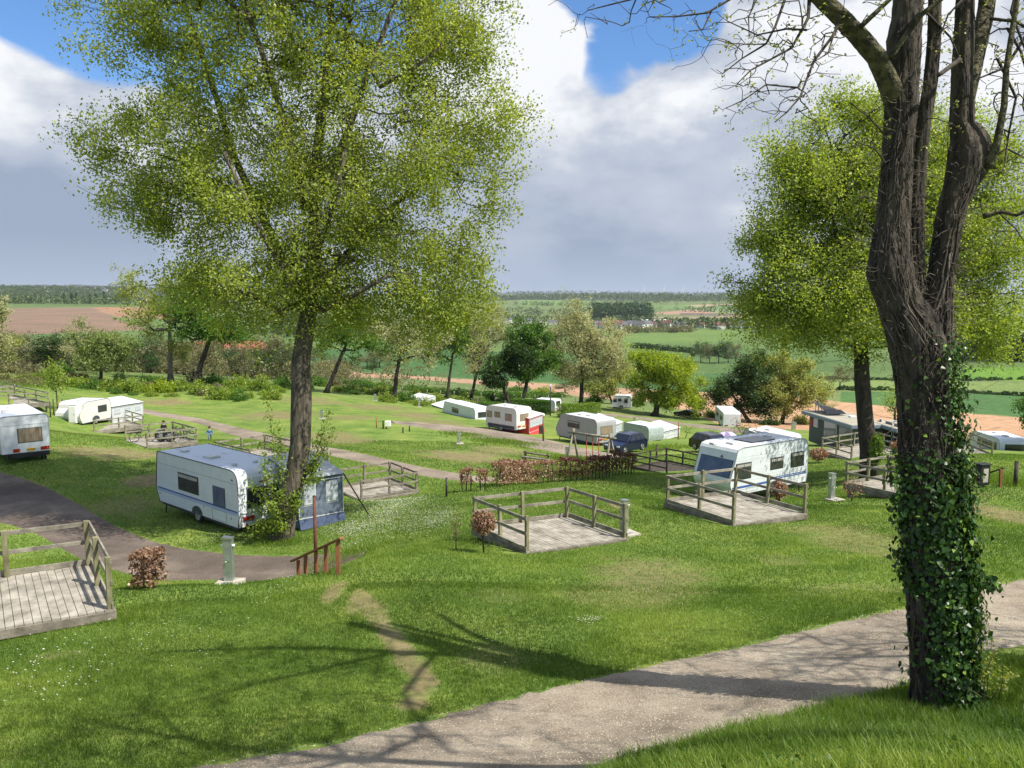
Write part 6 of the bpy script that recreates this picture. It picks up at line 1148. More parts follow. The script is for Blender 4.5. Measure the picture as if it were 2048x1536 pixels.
def scatter(outline, dlo, dhi, n, seed):
    rs = np.random.RandomState(seed); p = np.array(_walk(outline, dlo, dhi)); a0, l0 = p.min(0); a1, l1 = p.max(0); out = []
    while len(out) < n:
        a = rs.uniform(a0, a1, n*4); l = rs.uniform(l0, l1+1e-4, n*4); k = inpoly(a, l, p); out += list(zip(a[k], l[k]))
    out = np.array(out[:n]); r = np.exp(out[:, 1]); x = r*np.sin(out[:, 0]); y = r*np.cos(out[:, 0]); return np.stack([x, y, gz(x, y)-1], 1)
def line_pts(pl, n, seed, jit=0):
    rs = np.random.RandomState(seed); out = []
    g = [D(u, d) for u, d in pl]
    for t in rs.uniform(0, len(g)-1, n): i = min(int(t), len(g)-2); p = g[i].lerp(g[i+1], t-i); x = p.x+rs.normal(0, jit); y = p.y+rs.normal(0, jit); out.append((x, y, gzf(x, y)-.5))
    return out
clumps('forest', 'hazy wooded ridge along the right skyline', scatter([(940,588),(1500,589),(1700,590),(1700,599),(1500,602),(1290,603),(1040,600),(940,604)], 3000, 8200, 5200, 1), 20, .9, 'leaf_far', 1, 10, jit=.8)
clumps('forest', 'woods and hedgerow trees along the left skyline', scatter([(0,575),(480,577),(480,584),(0,583)], 2600, 4400, 1500, 2), 16, .8, 'leaf_far', 2, 10)
clumps('forest', 'dark blue-green wooded slope under the left skyline', scatter([(0,583),(480,584),(480,594),(0,598)], 2300, 3600, 2300, 3), 15, .7, 'leaf_far', 3, 10)
clumps('hedgerow', 'hedgerow trees and copses between the fields across the valley', np.concatenate([line_pts([(0,1850),(80,1750),(200,1700),(330,1750),(480,1700)], 260, 5, 20), line_pts([(940,1900),(1100,1750),(1200,1700),(1300,1900)], 240, 6, 60), line_pts([(1300,1500),(1400,1300),(1560,1200)], 160, 7, 50), line_pts([(1340,1200),(1500,1000),(1640,900)], 110, 13, 20), line_pts([(1380,2400),(1500,2300),(1640,2200)], 110, 8, 30),
   line_pts([(1430,2800),(1480,2750)], 30, 9, 30), line_pts([(1040,3200),(1150,3000),(1280,3100)], 120, 10, 30), line_pts([(1180,2600),(1300,2500)], 60, 11, 50), line_pts([(190,2300),(460,2300)], 70, 12, 15), line_pts([(560,1300),(900,1200)], 300, 19, 60), line_pts([(560,800),(900,760)], 200, 29, 40), line_pts([(1340,1500),(1620,1350)], 150, 30, 60), line_pts([(1220,2800),(1300,3600),(1500,3400)], 120, 31, 60), line_pts([(1040,2400),(1200,2200)], 120, 32, 80)]), 15, .9, 'leaf_far', 4, 16)
clumps('forest', 'dark tall plantation standing above the village', scatter([(1185,632),(1300,634),(1300,642),(1185,641)], 1300, 2300, 420, 14), 19, 1.7, 'leaf_dark', 5, 26)
clumps('hedge_row', 'dark low hedge running across the green field', np.array(line_pts([(1270,690),(1300,680),(1340,670),(1400,650),(1470,600),(1560,560)], 150, 15, 2)), 6, .7, 'leaf_dark', 6, 50, fs=.18)
clumps('forest', 'dark wood on the slope behind the right-hand green fields', scatter([(1900,676),(2120,664),(2120,722),(2000,724),(1900,716)], 430, 760, 420, 16), 15, 1.2, 'leaf_dark', 7, 60)
clumps('scrub', 'rough scrub in the strips between the right-hand fields', np.concatenate([line_pts([(1660,300),(1900,322),(2080,312)], 170, 17, 1.5), line_pts([(1640,395),(2080,385)], 120, 18, 2)]), 2.6, .6, 'leaf_dark', 8, 50)
clumps('hedge_row', 'scrubby hedge along the near edge of the brown field', np.array(line_pts([(600,215),(760,205),(900,200),(1040,195),(1130,205)], 210, 20, 1.2)), 2.6, .6, 'leaf_green', 9, 160, fs=.12)
clumps('hedge_row', 'brown-green trees at the foot of the village', np.array(line_pts([(1200,1050),(1260,1000),(1330,1000),(1380,980)], 90, 21, 8)), 9, .8, 'leaf_wood', 10, 50, fs=.2)
clumps('forest', 'brown woodland floor and undergrowth below the left lawn edge', np.array(line_pts([(-60,180),(150,190),(350,210),(560,240)], 520, 22, 22)), 6, .8, 'leaf_wood', 11, 260, fs=.085)
rf = random.Random(12)
for i, (u, dep, h, w) in enumerate([(1400,560,25,11),(1418,565,20,9),(1436,555,27,12),(1455,560,24,11),(1470,570,20,9),(1383,575,14,8)]):
    wood_tree(u, dep, h*.72, w*1.3, (1, 0, 3)[i % 3], '%s of the copse on the green field, right of the village', '%s of the copse', i)
def poplar_col(u, v, dep, h, w, i):
    g = D(u, dep); rs = np.random.RandomState(i); z = rs.uniform(.04, 1, 260); rad = np.sin(np.clip(z, .05, 1)*math.pi)**.5*.5; a = rs.uniform(0, 6.28, 260); q = np.sqrt(rs.uniform(.1, 1, 260)); c = np.stack([rad*q*np.cos(a)*w, rad*q*np.sin(a)*w, z*h], 1); V, Fc = leaves_np(c, 1, 0, w*.38, rs, -.5)
    r = thing('lombardy_poplar', 'narrow dark poplar in the row between the far left fields, %s' % ['first from the left', 'second from the left', 'third from the left', 'fourth from the left', 'fifth from the left', 'sixth from the left', 'seventh from the left'][i], 'tree', g, 0, 'row of far poplars'); npmesh('crown', V, Fc, 'leaf_dark', r, tint=rs.uniform(.1, .7, len(Fc))); MB().tube([(0, 0, -1), (0, 0, h*.5)], .5, 6).obj('trunk', 'bark_dark', r)
for i, (u, h) in enumerate([(139,24),(154,23),(163,25),(190,20),(202,22),(218,28),(240,20)]): poplar_col(u, 610, 1750, h, 7, i)
def house(label, u, dep, w, d, h, rh, rz, wall='plaster', roof='roof_slate', grp=None, cat='house', wins=0, hip=0, nm='house'):
    g = D(u, dep); r = thing(nm, label, cat, g, rz, grp); MB().box(-w/2, w/2, -d/2, d/2, -3, h).obj('wall', wall, r); e = .35; x = w/2+e; y = d/2+e; k = hip*w*.3; mb = MB()
    mb.add([(-x, -y, h-.1), (x, -y, h-.1), (x, y, h-.1), (-x, y, h-.1), (-x+k+(0 if hip else .0), 0, h+rh), (x-k, 0, h+rh)], [(0, 1, 5, 4), (2, 3, 4, 5), (3, 0, 4), (1, 2, 5), (3, 2, 1, 0)]); mb.obj('roof', roof, r)
    for i in range(wins):
        xx = -w/2+(i+.5)*w/wins; MB().box(xx-.5, xx+.5, -d/2-.05, -d/2+.02, h*.35, h*.35+1.3).obj('window', 'car_glass', r); MB().box(xx-.5, xx+.5, -d/2-.05, -d/2+.02, h*.7, min(h-.2, h*.7+1.2)).obj('window', 'car_glass', r) if h > 5 else None
    if rf.random() < .5: MB().box(w*.2, w*.2+.8, -.4, .4, h+rh*.4, h+rh+.9).obj('chimney', 'brick', r)
    return r
vg = 'houses of the village across the valley'
for i in range(64):
    u = rf.uniform(1232, 1372) if i < 54 else rf.uniform(1180, 1235); dep = rf.uniform(1080, 1560); house('%s in the village across the valley' % ['white walled house with a dark roof', 'pale house with a reddish roof'][i % 3 == 0], u, dep, rf.uniform(11, 18), rf.uniform(9, 12), rf.uniform(5.5, 8), rf.uniform(3.5, 5), rf.uniform(-.6, .6), 'plaster', 'roof_slate' if i % 3 else 'roof_brown', vg+(' with dark roofs' if i % 3 else ' with reddish roofs'), wins=3)
for i in range(24):
    u = rf.uniform(80, 235); house('tiny white house on the far left ridge', u, rf.uniform(3450, 3800), rf.uniform(16, 26), 12, rf.uniform(7, 10), 5, rf.uniform(-.5, .5), 'plaster', 'roof_slate', 'white houses on the far left ridge')
for i in range(9):
    u = rf.uniform(1185, 1225); house('tiny white house on the green hillside above the dark plantation', u, rf.uniform(2800, 3000), 14, 10, 6, 4, rf.uniform(-.5, .5), 'plaster', 'roof_slate', 'white houses on the green hillside')
for i in range(12):
    u = rf.uniform(1000, 1120) ; house('small white house among the trees left of the plantation', u, rf.uniform(1500, 1700), 15, 10, 6, 4, rf.uniform(-.5, .5), 'plaster', 'roof_slate', 'white houses left of the plantation')
for i in range(10):
    u = rf.uniform(1380, 1500) ; house('small pale house in the trees right of the village', u, rf.uniform(1000, 1200), 11, 9, 5, 3.5, rf.uniform(-.5, .5), 'plaster', 'roof_brown', 'pale houses right of the village')
house('long white greenhouse block below the plantation', 1305, 1850, 60, 20, 5, 2, .1, 'white_plastic', 'white_plastic', None, 'greenhouse', nm='greenhouse')
house('low building with a broad reddish hipped roof in the hollow', 468, 222, 15, 11, 2.4, 1.9, .25, 'brick', 'roof_brown', None, 'building', 3, 1, nm='building'); house('dark roofed shed beside the reddish hipped roof', 442, 228, 5, 6, 3.4, 1.8, .9, 'anthracite', 'steel_blue', None, 'shed', 0, 0, nm='shed')
house('long red brick farmhouse with an orange roof between bare trees', 462, 300, 26, 9, 6, 3.6, .12, 'brick', 'roof_red', None, 'farmhouse', 7, nm='farmhouse'); house('second brick farm building right of the long farmhouse', 512, 320, 14, 9, 5, 3.5, -.2, 'brick', 'roof_red', None, 'farm building', 4, nm='farm_building')
house('small pale hut roof among the brown trees at the far left', 72, 260, 6, 4, 3, .6, .1, 'white_plastic', 'white_plastic', None, 'hut', nm='hut')
for i, (u, h) in enumerate([(1285,60),(1324,62),(1362,64)]):
    g = D(u, 6300); r = thing('wind_turbine', 'tiny pale wind turbine on the skyline, %s from the left' % ['first', 'second', 'third'][i], 'wind turbine', g, .3, 'wind turbines on the skyline'); MB().tube([(0, 0, -5), (0, 0, h)], [1.8, 1.0], 8).obj('tower', 'white_plastic', r); MB().box(-2, 2, -5, 5, h-1, h+3).obj('nacelle', 'white_plastic', r, bevel=.5)
    for k in range(3): t = k*2.094+i; MB().beam((0, -6, h+1), (34*math.cos(t), -6, h+1+34*math.sin(t)), 1.0, 1.4).obj('blade', 'white_plastic', r)

# ------------------------------------------------------------------ the air over the valley
def haze():
    V = (-9500, -40, -260, 9500, 13500, 140); o = MB().box(V[0], V[3], V[1]-260, V[4], V[2], V[5]).obj('haze', mat('haze', (1, 1, 1))); m = MATS['haze']; nt = m.node_tree; nt.nodes.clear(); out = nt.nodes.new('ShaderNodeOutputMaterial'); v = nt.nodes.new('ShaderNodeVolumePrincipled')
    v.inputs['Color'].default_value = (.80, .88, 1, 1); v.inputs['Density'].default_value = 4.2e-5; v.inputs['Anisotropy'].default_value = .3; nt.links.new(v.outputs[0], out.inputs['Volume']); tag(o, 'thin pale haze over the valley', 'haze', kind='stuff')
haze()
# ------------------------------------------------------------------ hedges
def hedge(label, pts, h, w, leaf, n, size=.09, group=None, name='hedge', gap=0, flat=.0, stems=0, sig=.02, seed=1, cat='hedge', z0=0.0, wob=.12):
    "clipped hedge along ground points; leaves fill a box-shaped volume, denser at its skin"
    rs = np.random.RandomState(seed); pts = [Vector(p) for p in pts]; o = pts[0].copy(); r = thing(name, label, cat, o, 0, group); L = [0]
    for i in range(1, len(pts)): L.append(L[-1]+(pts[i]-pts[i-1]).length)
    t = rs.uniform(0, L[-1], n); x = np.interp(t, L, [p.x for p in pts]); y = np.interp(t, L, [p.y for p in pts]); d = np.array([np.interp(t, L, [p.x for p in pts])*0, t*0]).T
    dv = (pts[-1]-pts[0]).normalized(); nx, ny = -dv.y, dv.x; s = rs.uniform(-1, 1, n); zz = rs.uniform(z0, 1, n); face = rs.randint(0, 3, n); s = np.where(face == 0, np.sign(s)*rs.uniform(.8, 1.05, n), s); zz = np.where(face == 1, rs.uniform(.88, 1.03, n), zz)
    hh = h*(1+wob*(smooth_noise(t, t*0, .9, seed)-.5)*2); ww = w/2*(1+wob*1.5*(smooth_noise(t, zz*3, .7, seed+1)-.5)*2); X = x+nx*s*ww; Y = y+ny*s*ww; Z = gz(x, y)+zz*hh
    if gap: k = smooth_noise(t*1.0, zz*h, gap, seed+5) > .34*(1.2-zz*.6); X, Y, Z = X[k], Y[k], Z[k]
    C = np.stack([X, Y, Z], 1)-np.array(o); V, Fc = leaves_np(C, 1, sig, size, rs, .1, shape=.75); npmesh('foliage', V, Fc, leaf, r, tint=np.clip(rs.normal(.45, .25, len(Fc)), 0, 1)); mb = MB()
    ns = stems or int(L[-1]/.35)+2
    for i in range(ns):
        q = L[-1]*(i+.5)/ns; px = np.interp(q, L, [p.x for p in pts]); py = np.interp(q, L, [p.y for p in pts]); b = Vector((px, py, gzf(px, py)))-o
        mb.tube([b+Vector((0, 0, -.1)), b+Vector((rs.normal(0, .03), 0, h*.5)), b+Vector((rs.normal(0, .06), 0, h*.92))], [.028, .02, .008], 5)
        for _ in range(3): a = rs.uniform(0, 6.28); mb.tube([b+Vector((0, 0, h*rs.uniform(.2, .5))), b+Vector((math.cos(a)*.2, math.sin(a)*w*.4, h*rs.uniform(.6, .95)))], [.012, .004], 3)
    mb.obj('stems', 'bark_dark', r); return r
def gp(*a): return [G(*q) for q in a]
hedge('clipped copper beech hedge, its leaves pinkish brown at the left end, behind the centre deck', gp((992,975),(1060,969),(1110,964)), 1.22, .75, 'leaf_beech', 5200, .10, 'brown beech hedges', seed=2, z0=.12, gap=.16)
hedge('darker red-brown stretch of beech hedge continuing to the dark deck', gp((1114,964),(1180,960),(1266,948)), 1.30, .7, 'leaf_beech_dark', 5600, .10, 'brown beech hedges', seed=3, z0=.22, gap=.18)
hedge('ragged young beech bush at the left of the brown hedge', gp((920,984),(945,981)), 1.05, .5, 'leaf_beech', 620, .09, 'young beech bushes', seed=4, z0=.35, stems=3, gap=.15, name='beech_bush', cat='bush'); hedge('smaller ragged beech bush between the brown hedge and its ragged neighbour', gp((955,982),(975,980)), 1.0, .5, 'leaf_beech', 420, .09, 'young beech bushes', seed=5, z0=.45, stems=2, gap=.15, name='beech_bush', cat='bush')
hedge('square clipped coppery beech bush beside the left deck', gp((277,1176),(318,1177)), .80, .5, 'leaf_beech', 1500, .075, None, seed=6, z0=.13, stems=2, name='beech_bush', cat='bush', wob=.05)
def round_bush(label, u, v, dep, ru, rv, leaf, n, size, seed=1, nm='beech_bush'):
    rs = np.random.RandomState(seed); c = Vector(P(u, v, dep)); g = Vector((c.x, c.y, gzf(c.x, c.y))); r = thing(nm, label, 'bush', g); a = ru/F*dep; b = rv/F*dep; d = rs.normal(0, 1, (n, 3)); d /= np.linalg.norm(d, axis=1)[:, None]; q = rs.uniform(.45, 1, (n, 1)); C = d*q*np.array([a, a*.8, b])+np.array(c-g)
    C[:, 2] = np.maximum(C[:, 2], .05); V, Fc = leaves_np(C, 1, .01, size, rs, .1, shape=.75); npmesh('foliage', V, Fc, leaf, r, tint=np.clip(rs.normal(.5, .25, len(Fc)), 0, 1)); mb = MB(); h = (c-g).z
    for k in range(5): t = rs.uniform(0, 6.28); mb.tube([(0, 0, -.1), (.03*math.cos(t), .03*math.sin(t), h*.5), (a*.6*math.cos(t), a*.5*math.sin(t), h+b*.4)], [.018, .014, .004], 4)
    mb.obj('stems', 'twig', r)
round_bush('round coppery beech bush at the left corner of the centre deck', 967, 1044, 20.8, 27, 27, 'leaf_beech', 1100, .075, 1)
round_bush('coppery beech bush between the right deck and the blue-striped caravan', 1559, 980, 28.6, 17, 22, 'leaf_beech', 700, .085, 2)
round_bush('brown beech bush right of the blue-striped caravan', 1638, 908, 50, 20, 14, 'leaf_beech', 700, .12, 3)
round_bush('brown beech bush behind the half hidden deck, left of the ivy-clad trunk', 1800, 893, 48, 20, 14, 'leaf_beech', 600, .12, 4)
round_bush('beech bush right of the ivy-clad trunk beside the dark box', 1955, 953, 33.5, 15, 17, 'leaf_beech', 520, .085, 5)
round_bush('sparse beech bush just coming into leaf beside the grey pillar', 1705, 975, 29.8, 24, 26, 'leaf_beech', 190, .06, 6)
round_bush('bright green ivy bush growing against the foot of the maple trunk', 1754, 898, 38.2, 15, 34, 'leaf_hedge', 900, .13, 7, 'ivy_bush')
G1 = 'clipped green hedges'
hedge('bright green clipped hedge standing free left of the small white caravan', gp((1122,836),(1160,833),(1194,829)), 2.1, 1.6, 'leaf_hedge', 12000, .16, G1, seed=8, wob=.04)
hedge('long dark green clipped hedge hiding a white caravan', gp((1022,824),(1060,826),(1100,829)), 2.2, 1.6, 'leaf_green', 12000, .17, G1, seed=9, wob=.04)
hedge('short green clipped hedge behind the caravan with tan blinds', gp((958,832),(1000,836)), 2.0, 2.4, 'leaf_green', 8000, .17, G1, seed=10, wob=.05)
# ------------------------------------------------------------------ service pillars
def pillar(label, u, v, dep, h=1.15, w=.17, tap=True, slab=True, face=0.0, grp='grey metal service pillars'):
    g = D(u, dep) if dep else G(u, v); r = thing('service_pillar', label, 'service pillar', g, face, grp); b = MB().box(-w/2, w/2, -w*.35, w*.35, 0, h).obj('column', 'galv', r, bevel=.008); c = MB(); c.prism([(-w*.55, h+.0), (w*.55, h+.0), (w*.55, h+.03), (-w*.55, h+.055)], -w*.42, w*.42); c.obj('cap', 'steel', r)
    for s in (-1, 1): MB().tube([(s*w*.48, -.02, h*.86), (s*w*.72, -.02, h*.86)], .032, 10).obj('socket', 'white_plastic', r)
    if tap: t = MB(); t.tube([(0, -w*.3, h*.55), (0, -w*.85, h*.555), (0, -w*.95, h*.52)], .013, 8); t.beam((-.07, -w*.6, h*.585), (.05, -w*.6, h*.575), .016, .016); t.beam((-.075, -w*.7, h*.51), (-.0, -w*.6, h*.55), .014, .014); t.obj('tap', 'steel', r)
    if slab: s = MB().box(-.26, .32, -.42, .16, -.25, .10).obj('base_slab', 'concrete', r, bevel=.01); MB().box(-.08, .14, -.30, -.16, .10, .112).obj('drain_grate', 'galv', s)
    return r
pillar('tall grey metal pillar with a tap on a concrete slab beside the square beech bush', 443, 1170, 17.1, 1.07, .21, face=.0)
pillar('grey metal pillar at the right corner of the centre deck', 1253, 1058, 22.9, 1.05, .21, face=.5); pillar('grey metal pillar on a slab between the blue-striped caravan and the half hidden deck', 1673, 1001, 30.2, 1.08, .24, face=.5)
pillar('small grey pillar beside the side road left of the bench', 918, 888, None, .95, .22, face=.3); pillar('grey pillar between the bench and the swing frame', 1134, 922, None, 1.0, .24)
pillar('small pale pillar on the far left lawn in front of the bushes', 452, 790, None, .95, .3, False); pillar('small pillar on the far lawn left of the white tent roofs', 750, 802, None, 1.0, .3, False); pillar('small pillar beside the small white tent roof', 838, 814, None, 1.0, .3, False)
pillar('small white post on the grass in front of the pale ploughed field', 1587, 859, None, 1.0, .5, False, False); pillar('small pillar on the lawn behind the poplar trunk', 644, 838, None, .9, .3, False)
pillar('dark pillar stub on the far lawn left of the yellow-green tree', 1269, 848, None, .9, .35, False)
# white cabinet by the far left caravan and its neighbours
def boxy(name, label, cat, u, v, parts, rz=0.0, dep=None, grp=None):
    g = D(u, dep) if dep else G(u, v); r = thing(name, label, cat, g, rz, grp)
    for nm, b, m, bv in parts: MB().box(*b).obj(nm, m, r, bevel=bv)
    return r
boxy('toilet_cabinet', 'narrow white cabinet standing left of the far left caravan', 'cabinet', 148, 846, [('body', (-.3, .3, -.3, .3, 0, 1.45), 'white_plastic', .04), ('door', (-.24, .24, -.325, -.29, .1, 1.35), 'caravan_cream', .01), ('lid', (-.33, .33, -.33, .33, 1.452, 1.52), 'white_plastic', .02), ('handle', (.14, .18, -.36, -.325, .7, .82), 'trim_grey', .005)], .2)
boxy('electric_box', 'small white box with a dark post at the corner of the side road', 'box', 776, 858, [('case', (-.25, .25, -.2, .2, .25, .75), 'white_plastic', .03), ('foot', (-.2, -.1, -.1, .1, 0, .25), 'brown_wood', 0), ('post', (-.5, -.38, -.08, .06, -.1, .8), 'dark_wood', 0)])
boxy('electric_box', 'dark electric box behind the sloping rusty handrail on the right', 'box', 1977, 950, [('case', (-.28, .28, -.16, .16, .1, 1.0), 'black', .06), ('door', (-.14, .14, -.18, -.155, .25, .85), 'concrete', .01), ('hood', (-.3, .3, -.2, .2, 1.0, 1.06), 'black', .02)], .3, 33)
def post(label, u, v, h, r_, m, dep=None, name='wooden_post', cat='post', extra=None, grp=None):
    g = D(u, dep) if dep else G(u, v); r = thing(name, label, cat, g, 0, grp); MB().tube([(0, 0, -.2), (0, 0, h)], [r_, r_*.92], 10, jit=.02).obj('post', m, r, bevel=0)
    c = MB(); c.tube([(0, 0, h), (0, 0, h+.03)], [r_*1.02, r_*.5], 10); c.obj('cap', m, r)
    if extra: extra(r, h)
    return r
post('tall rust brown pole standing behind the wooden handrail', 622, 1150, 2.0, .045, 'rust_pole', 18.6)
post('rust brown pole with notice board and lamp between the red awning and grey caravan', 1087, 878, 2.35, .09, 'brown_wood', 72, 'sign_post', 'sign post', lambda r, h: (MB().box(-.42, -.05, -.12, .02, .75, 1.55).obj('notice_board', 'dark_wood', r, bevel=.01), MB().sphere((.0, 0, h+.18), .13, 10, 6).obj('lamp', 'white_plastic', r)))
post('tall thin dark lamp pole beside the long dark green hedge', 1101, 829, 5.2, .10, 'dark_wood', 122, 'lamp_post', 'lamp post', lambda r, h: MB().box(-.14, .14, -.14, .14, h-.5, h-.05).obj('lamp', 'white_plastic', r, bevel=.03))
post('short black stake in the daisy lawn left of the beech bushes', 891, 982, .85, .045, 'black', 33.5); post('thin dark stake right of the dark deck', 1359, 880, 1.9, .06, 'brown_wood', 82); post('rust brown marker post near the far left decks', 117, 830, 1.15, .05, 'brown_wood')
post('thin rusty marker post at the end of the side road', 753, 856, .95, .05, 'brown_wood', None); post('tall dark post at the right edge of the picture', 2045, 952, 1.1, .09, 'dark_wood', 33); post('dark post between the pale dark deck and the caravan with blue stripes', 1316, 925, 1.0, .08, 'dark_wood', 58)
for u, v, l in [(806,866,'left one'), (819,863,'right one')]: post('small dark stump in the middle lawn, '+l, u, v, .5, .07, 'dark_wood', grp='small stumps')
for k, (u, v) in enumerate([(97,820),(104,822),(122,818)]): post('dark stake holding the small sapling, '+['left one', 'middle one', 'right one'][k], u, v, 1.25, .05, 'dark_wood', 60.5+k, grp='sapling stakes')
# ------------------------------------------------------------------ steps with wooden handrail
def handrail():
    y0 = 18.9; a = Vector(P(594, 1160, y0)); r = thing('handrail', 'reddish wooden handrail with five posts sloping beside the steps', 'handrail', a); PS = [(597,1160,1121,19.0),(611,1160,1112,18.7),(632,1158,1103,18.4),(652,1153,1092,18.1),(676,1147,1082,17.7)]; tops = []
    for (u, vb, vt, d) in PS:
        b = Vector(P(u, vb, d)); t = Vector(P(u, vt, d)); b.z -= .3; MB().beam(b-a, t-a, .085, .085, up=(0, 1, 0)).obj('post', 'brown_wood', r, bevel=.006); tops.append(t-a)
    s = Vector(P(584, 1122, 19.2))-a; e = Vector(P(684, 1076, 17.6))-a; MB().beam(s, e, .12, .05).obj('rail', 'brown_wood', r, bevel=.008)
    st = thing('timber_steps', 'sandy steps edged with pale timber beside the handrail', 'steps', Vector(P(600, 1163, 18.6)))
    o = st.location
    for k, (u0, v0, d0, u1, v1, d1) in enumerate([(592,1167,18.3,670,1152,17.6),(606,1162,19.4,682,1147,18.6),(618,1158,20.4,690,1145,19.6)]):
        p = Vector(P(u0, v0, d0)); q = Vector(P(u1, v1, d1)); z = min(p.z, q.z)-.02*k-.25*k; p.z = q.z = z; MB().beam(p-o, q-o, .10, .16).obj('step_edge', 'concrete', st, bevel=.01)
        m = MB(); dr = (q-p).cross(Vector((0, 0, 1))).normalized(); dr = dr if dr.y < 0 else -dr; vs = [p-o+Vector((0, 0, .05)), q-o+Vector((0, 0, .05)), q-o+dr*.75+Vector((0, 0, .05)), p-o+dr*.75+Vector((0, 0, .05))]; m.add(vs, [(0, 1, 2, 3)]); m.obj('step_tread', 'gravel', st)
handrail()
def rail2():
    a = G(1995, 975); r = thing('handrail', 'short sloping rusty handrail on the right beside the dark box', 'handrail', a); d = uv(a)[2]; p = Vector(P(1955, 953, d+1.2)); q = Vector(P(2008, 936, d)); MB().beam(p-a, q-a, .1, .06).obj('rail', 'dark_wood', r); b = Vector(P(2001, 972, d)); t = Vector(P(2002, 938, d)); b.z -= .3; MB().beam(b-a, t-a, .1, .1, up=(0, 1, 0)).obj('post', 'brown_wood', r)
    b = Vector(P(1960, 968, d+1.1)); t = Vector(P(1960, 952, d+1.1)); b.z -= .3; MB().beam(b-a, t-a, .1, .1, up=(0, 1, 0)).obj('post', 'brown_wood', r)
rail2()
# ------------------------------------------------------------------ playground: swing frame, bench
def swing():
    A = D(1148, 52); B = D(1222, 50); A.z = B.z = (A.z+B.z)/2; r = thing('swing_frame', 'log swing frame with red ropes behind the brown hedge', 'swing', A, 0); d = B-A; ax = d.normalized(); n = Vector((-ax.y, ax.x, 0)); H = 2.25
    MB().tube([-ax*.45+Vector((0, 0, H)), d+ax*.45+Vector((0, 0, H))], [.085, .08], 10).obj('crossbeam', 'weathered_wood', r)
    for e, sg in ((Vector((0, 0, 0)), -1), (d, 1)):
        for s in (-1, 1): MB().tube([e+n*s*.85+ax*sg*.12+Vector((0, 0, -.2)), e-n*s*.10+Vector((0, 0, H+.28))], [.085, .07], 9).obj('leg', 'weathered_wood', r)
    for t in (.36, .53, .69): MB().tube([d*t+Vector((0, 0, H-.08)), d*t+Vector((.02, 0, 1.1)), d*t+Vector((0, 0, .45))], .028, 6).obj('rope', 'rope', r)
    MB().box(-.0, .5, -.1, .1, .42, .46, M=Matrix.Translation(d*.36)@Matrix.Rotation(rot_of(ax), 4, 'Z')).obj('seat', 'black', r)
swing()
def bench():
    A = D(1051, 52.5); B = D(1097, 51.5); z = (A.z+B.z)/2; A.z = B.z = z; r = thing('log_bench', 'rustic log bench on the lawn left of the swing frame', 'bench', A); d = B-A; ax = d.normalized(); n = Vector((-ax.y, ax.x, 0)); d = ax*min(d.length, 1.9)
    for e in (Vector(), d):
        MB().tube([e+Vector((0, 0, -.2)), e+Vector((0, 0, .78))], .075, 9).obj('leg', 'dark_wood', r); MB().tube([e-n*.35+Vector((0, 0, -.2)), e-n*.35+Vector((0, 0, .42))], .06, 8).obj('leg', 'dark_wood', r)
    MB().tube([-ax*.12+Vector((0, 0, .68)), d*.5+Vector((0, 0, .65)), d+ax*.12+Vector((0, 0, .69))], .065, 8).obj('backrest', 'edge_wood', r); MB().beam(-ax*.1-n*.2+Vector((0, 0, .42)), d+ax*.1-n*.2+Vector((0, 0, .42)), .42, .07).obj('seat', 'edge_wood', r)
bench()
post('grey wooden fence post by the poplar behind the awning roof', 652, 928, 1.0, .1, 'weathered_wood', 46)
# ------------------------------------------------------------------ things on the bicycle deck
DK = [o for o in bpy.data.objects if o.parent is None and o.get('label', '').startswith('deck carrying')][0]; dz = DK.location.z
def bike(label, u, dep, ang, m='bike_black', s=1.0):
    p = D(u, dep); p.z = dz+.01; r = thing('bicycle', label, 'bicycle', p, ang, 'bicycles on the deck')
    for x in (-.5, .5):
        w = MB().torus((x*s, 0, .33*s), .31*s, .02, (0, 1, 0), 22, 5).obj('wheel', 'rubber', r); k = MB()
        for q in range(8): t = q*math.pi/8; k.beam((x*s-.3*s*math.cos(t), 0, .33*s-.3*s*math.sin(t)), (x*s+.3*s*math.cos(t), 0, .33*s+.3*s*math.sin(t)), .004, .004)
        k.torus((x*s, 0, .33*s), .285*s, .012, (0, 1, 0), 20, 4); k.obj('rim', 'steel', w)
    f = MB(); P_ = lambda x, z: (x*s, 0, z*s)
    for a, b in ((P_(-.5, .33), P_(-.08, .3)), (P_(-.08, .3), P_(-.2, .82)), (P_(-.2, .75), P_(.36, .78)), (P_(-.08, .3), P_(.38, .68)), (P_(-.5, .33), P_(-.19, .72)), (P_(.36, .85), P_(.5, .33))): f.tube([a, b], .018, 6)
    f.obj('frame', m, r); MB().box(-.33*s, -.08*s, -.07, .07, .84*s, .9*s).obj('saddle', 'black', r, bevel=.02); h = MB(); h.tube([(.3*s, -.28, .98*s), (.36*s, 0, .96*s), (.3*s, .28, .98*s)], .014, 6); h.tube([(.36*s, 0, .96*s), (.36*s, 0, .8*s)], .016, 6); h.obj('handlebar', 'black', r)
bike('bicycle with pale tyres leaning at the left of the bicycle deck', 279, 51.0, .25); bike('dark bicycle standing at the right of the bicycle deck', 352, 52.0, 1.2); bike('second dark bicycle leaning at the right rail of the bicycle deck', 362, 51.2, .9)
for u, l in ((317, 'left'), (334, 'right')):
    p = D(u, 51.0); p.z = dz; r = thing('spare_wheel', 'big black tyred wheel with pale rim on the bicycle deck, the %s one' % l, 'wheel', p, .15, 'two big wheels on the deck'); w = MB().torus((0, 0, .42), .33, .085, (0, 1, .1), 24, 8).obj('tyre', 'rubber', r); m = MB(); m.tube([(0, -.03, .42), (0, .03, .42)], .25, 18)
    for q in range(6): t = q*1.047; m.beam((0, -.045, .42), (.24*math.cos(t), -.045, .42+.24*math.sin(t)), .03, .05)
    m.obj('rim', 'rim', r)
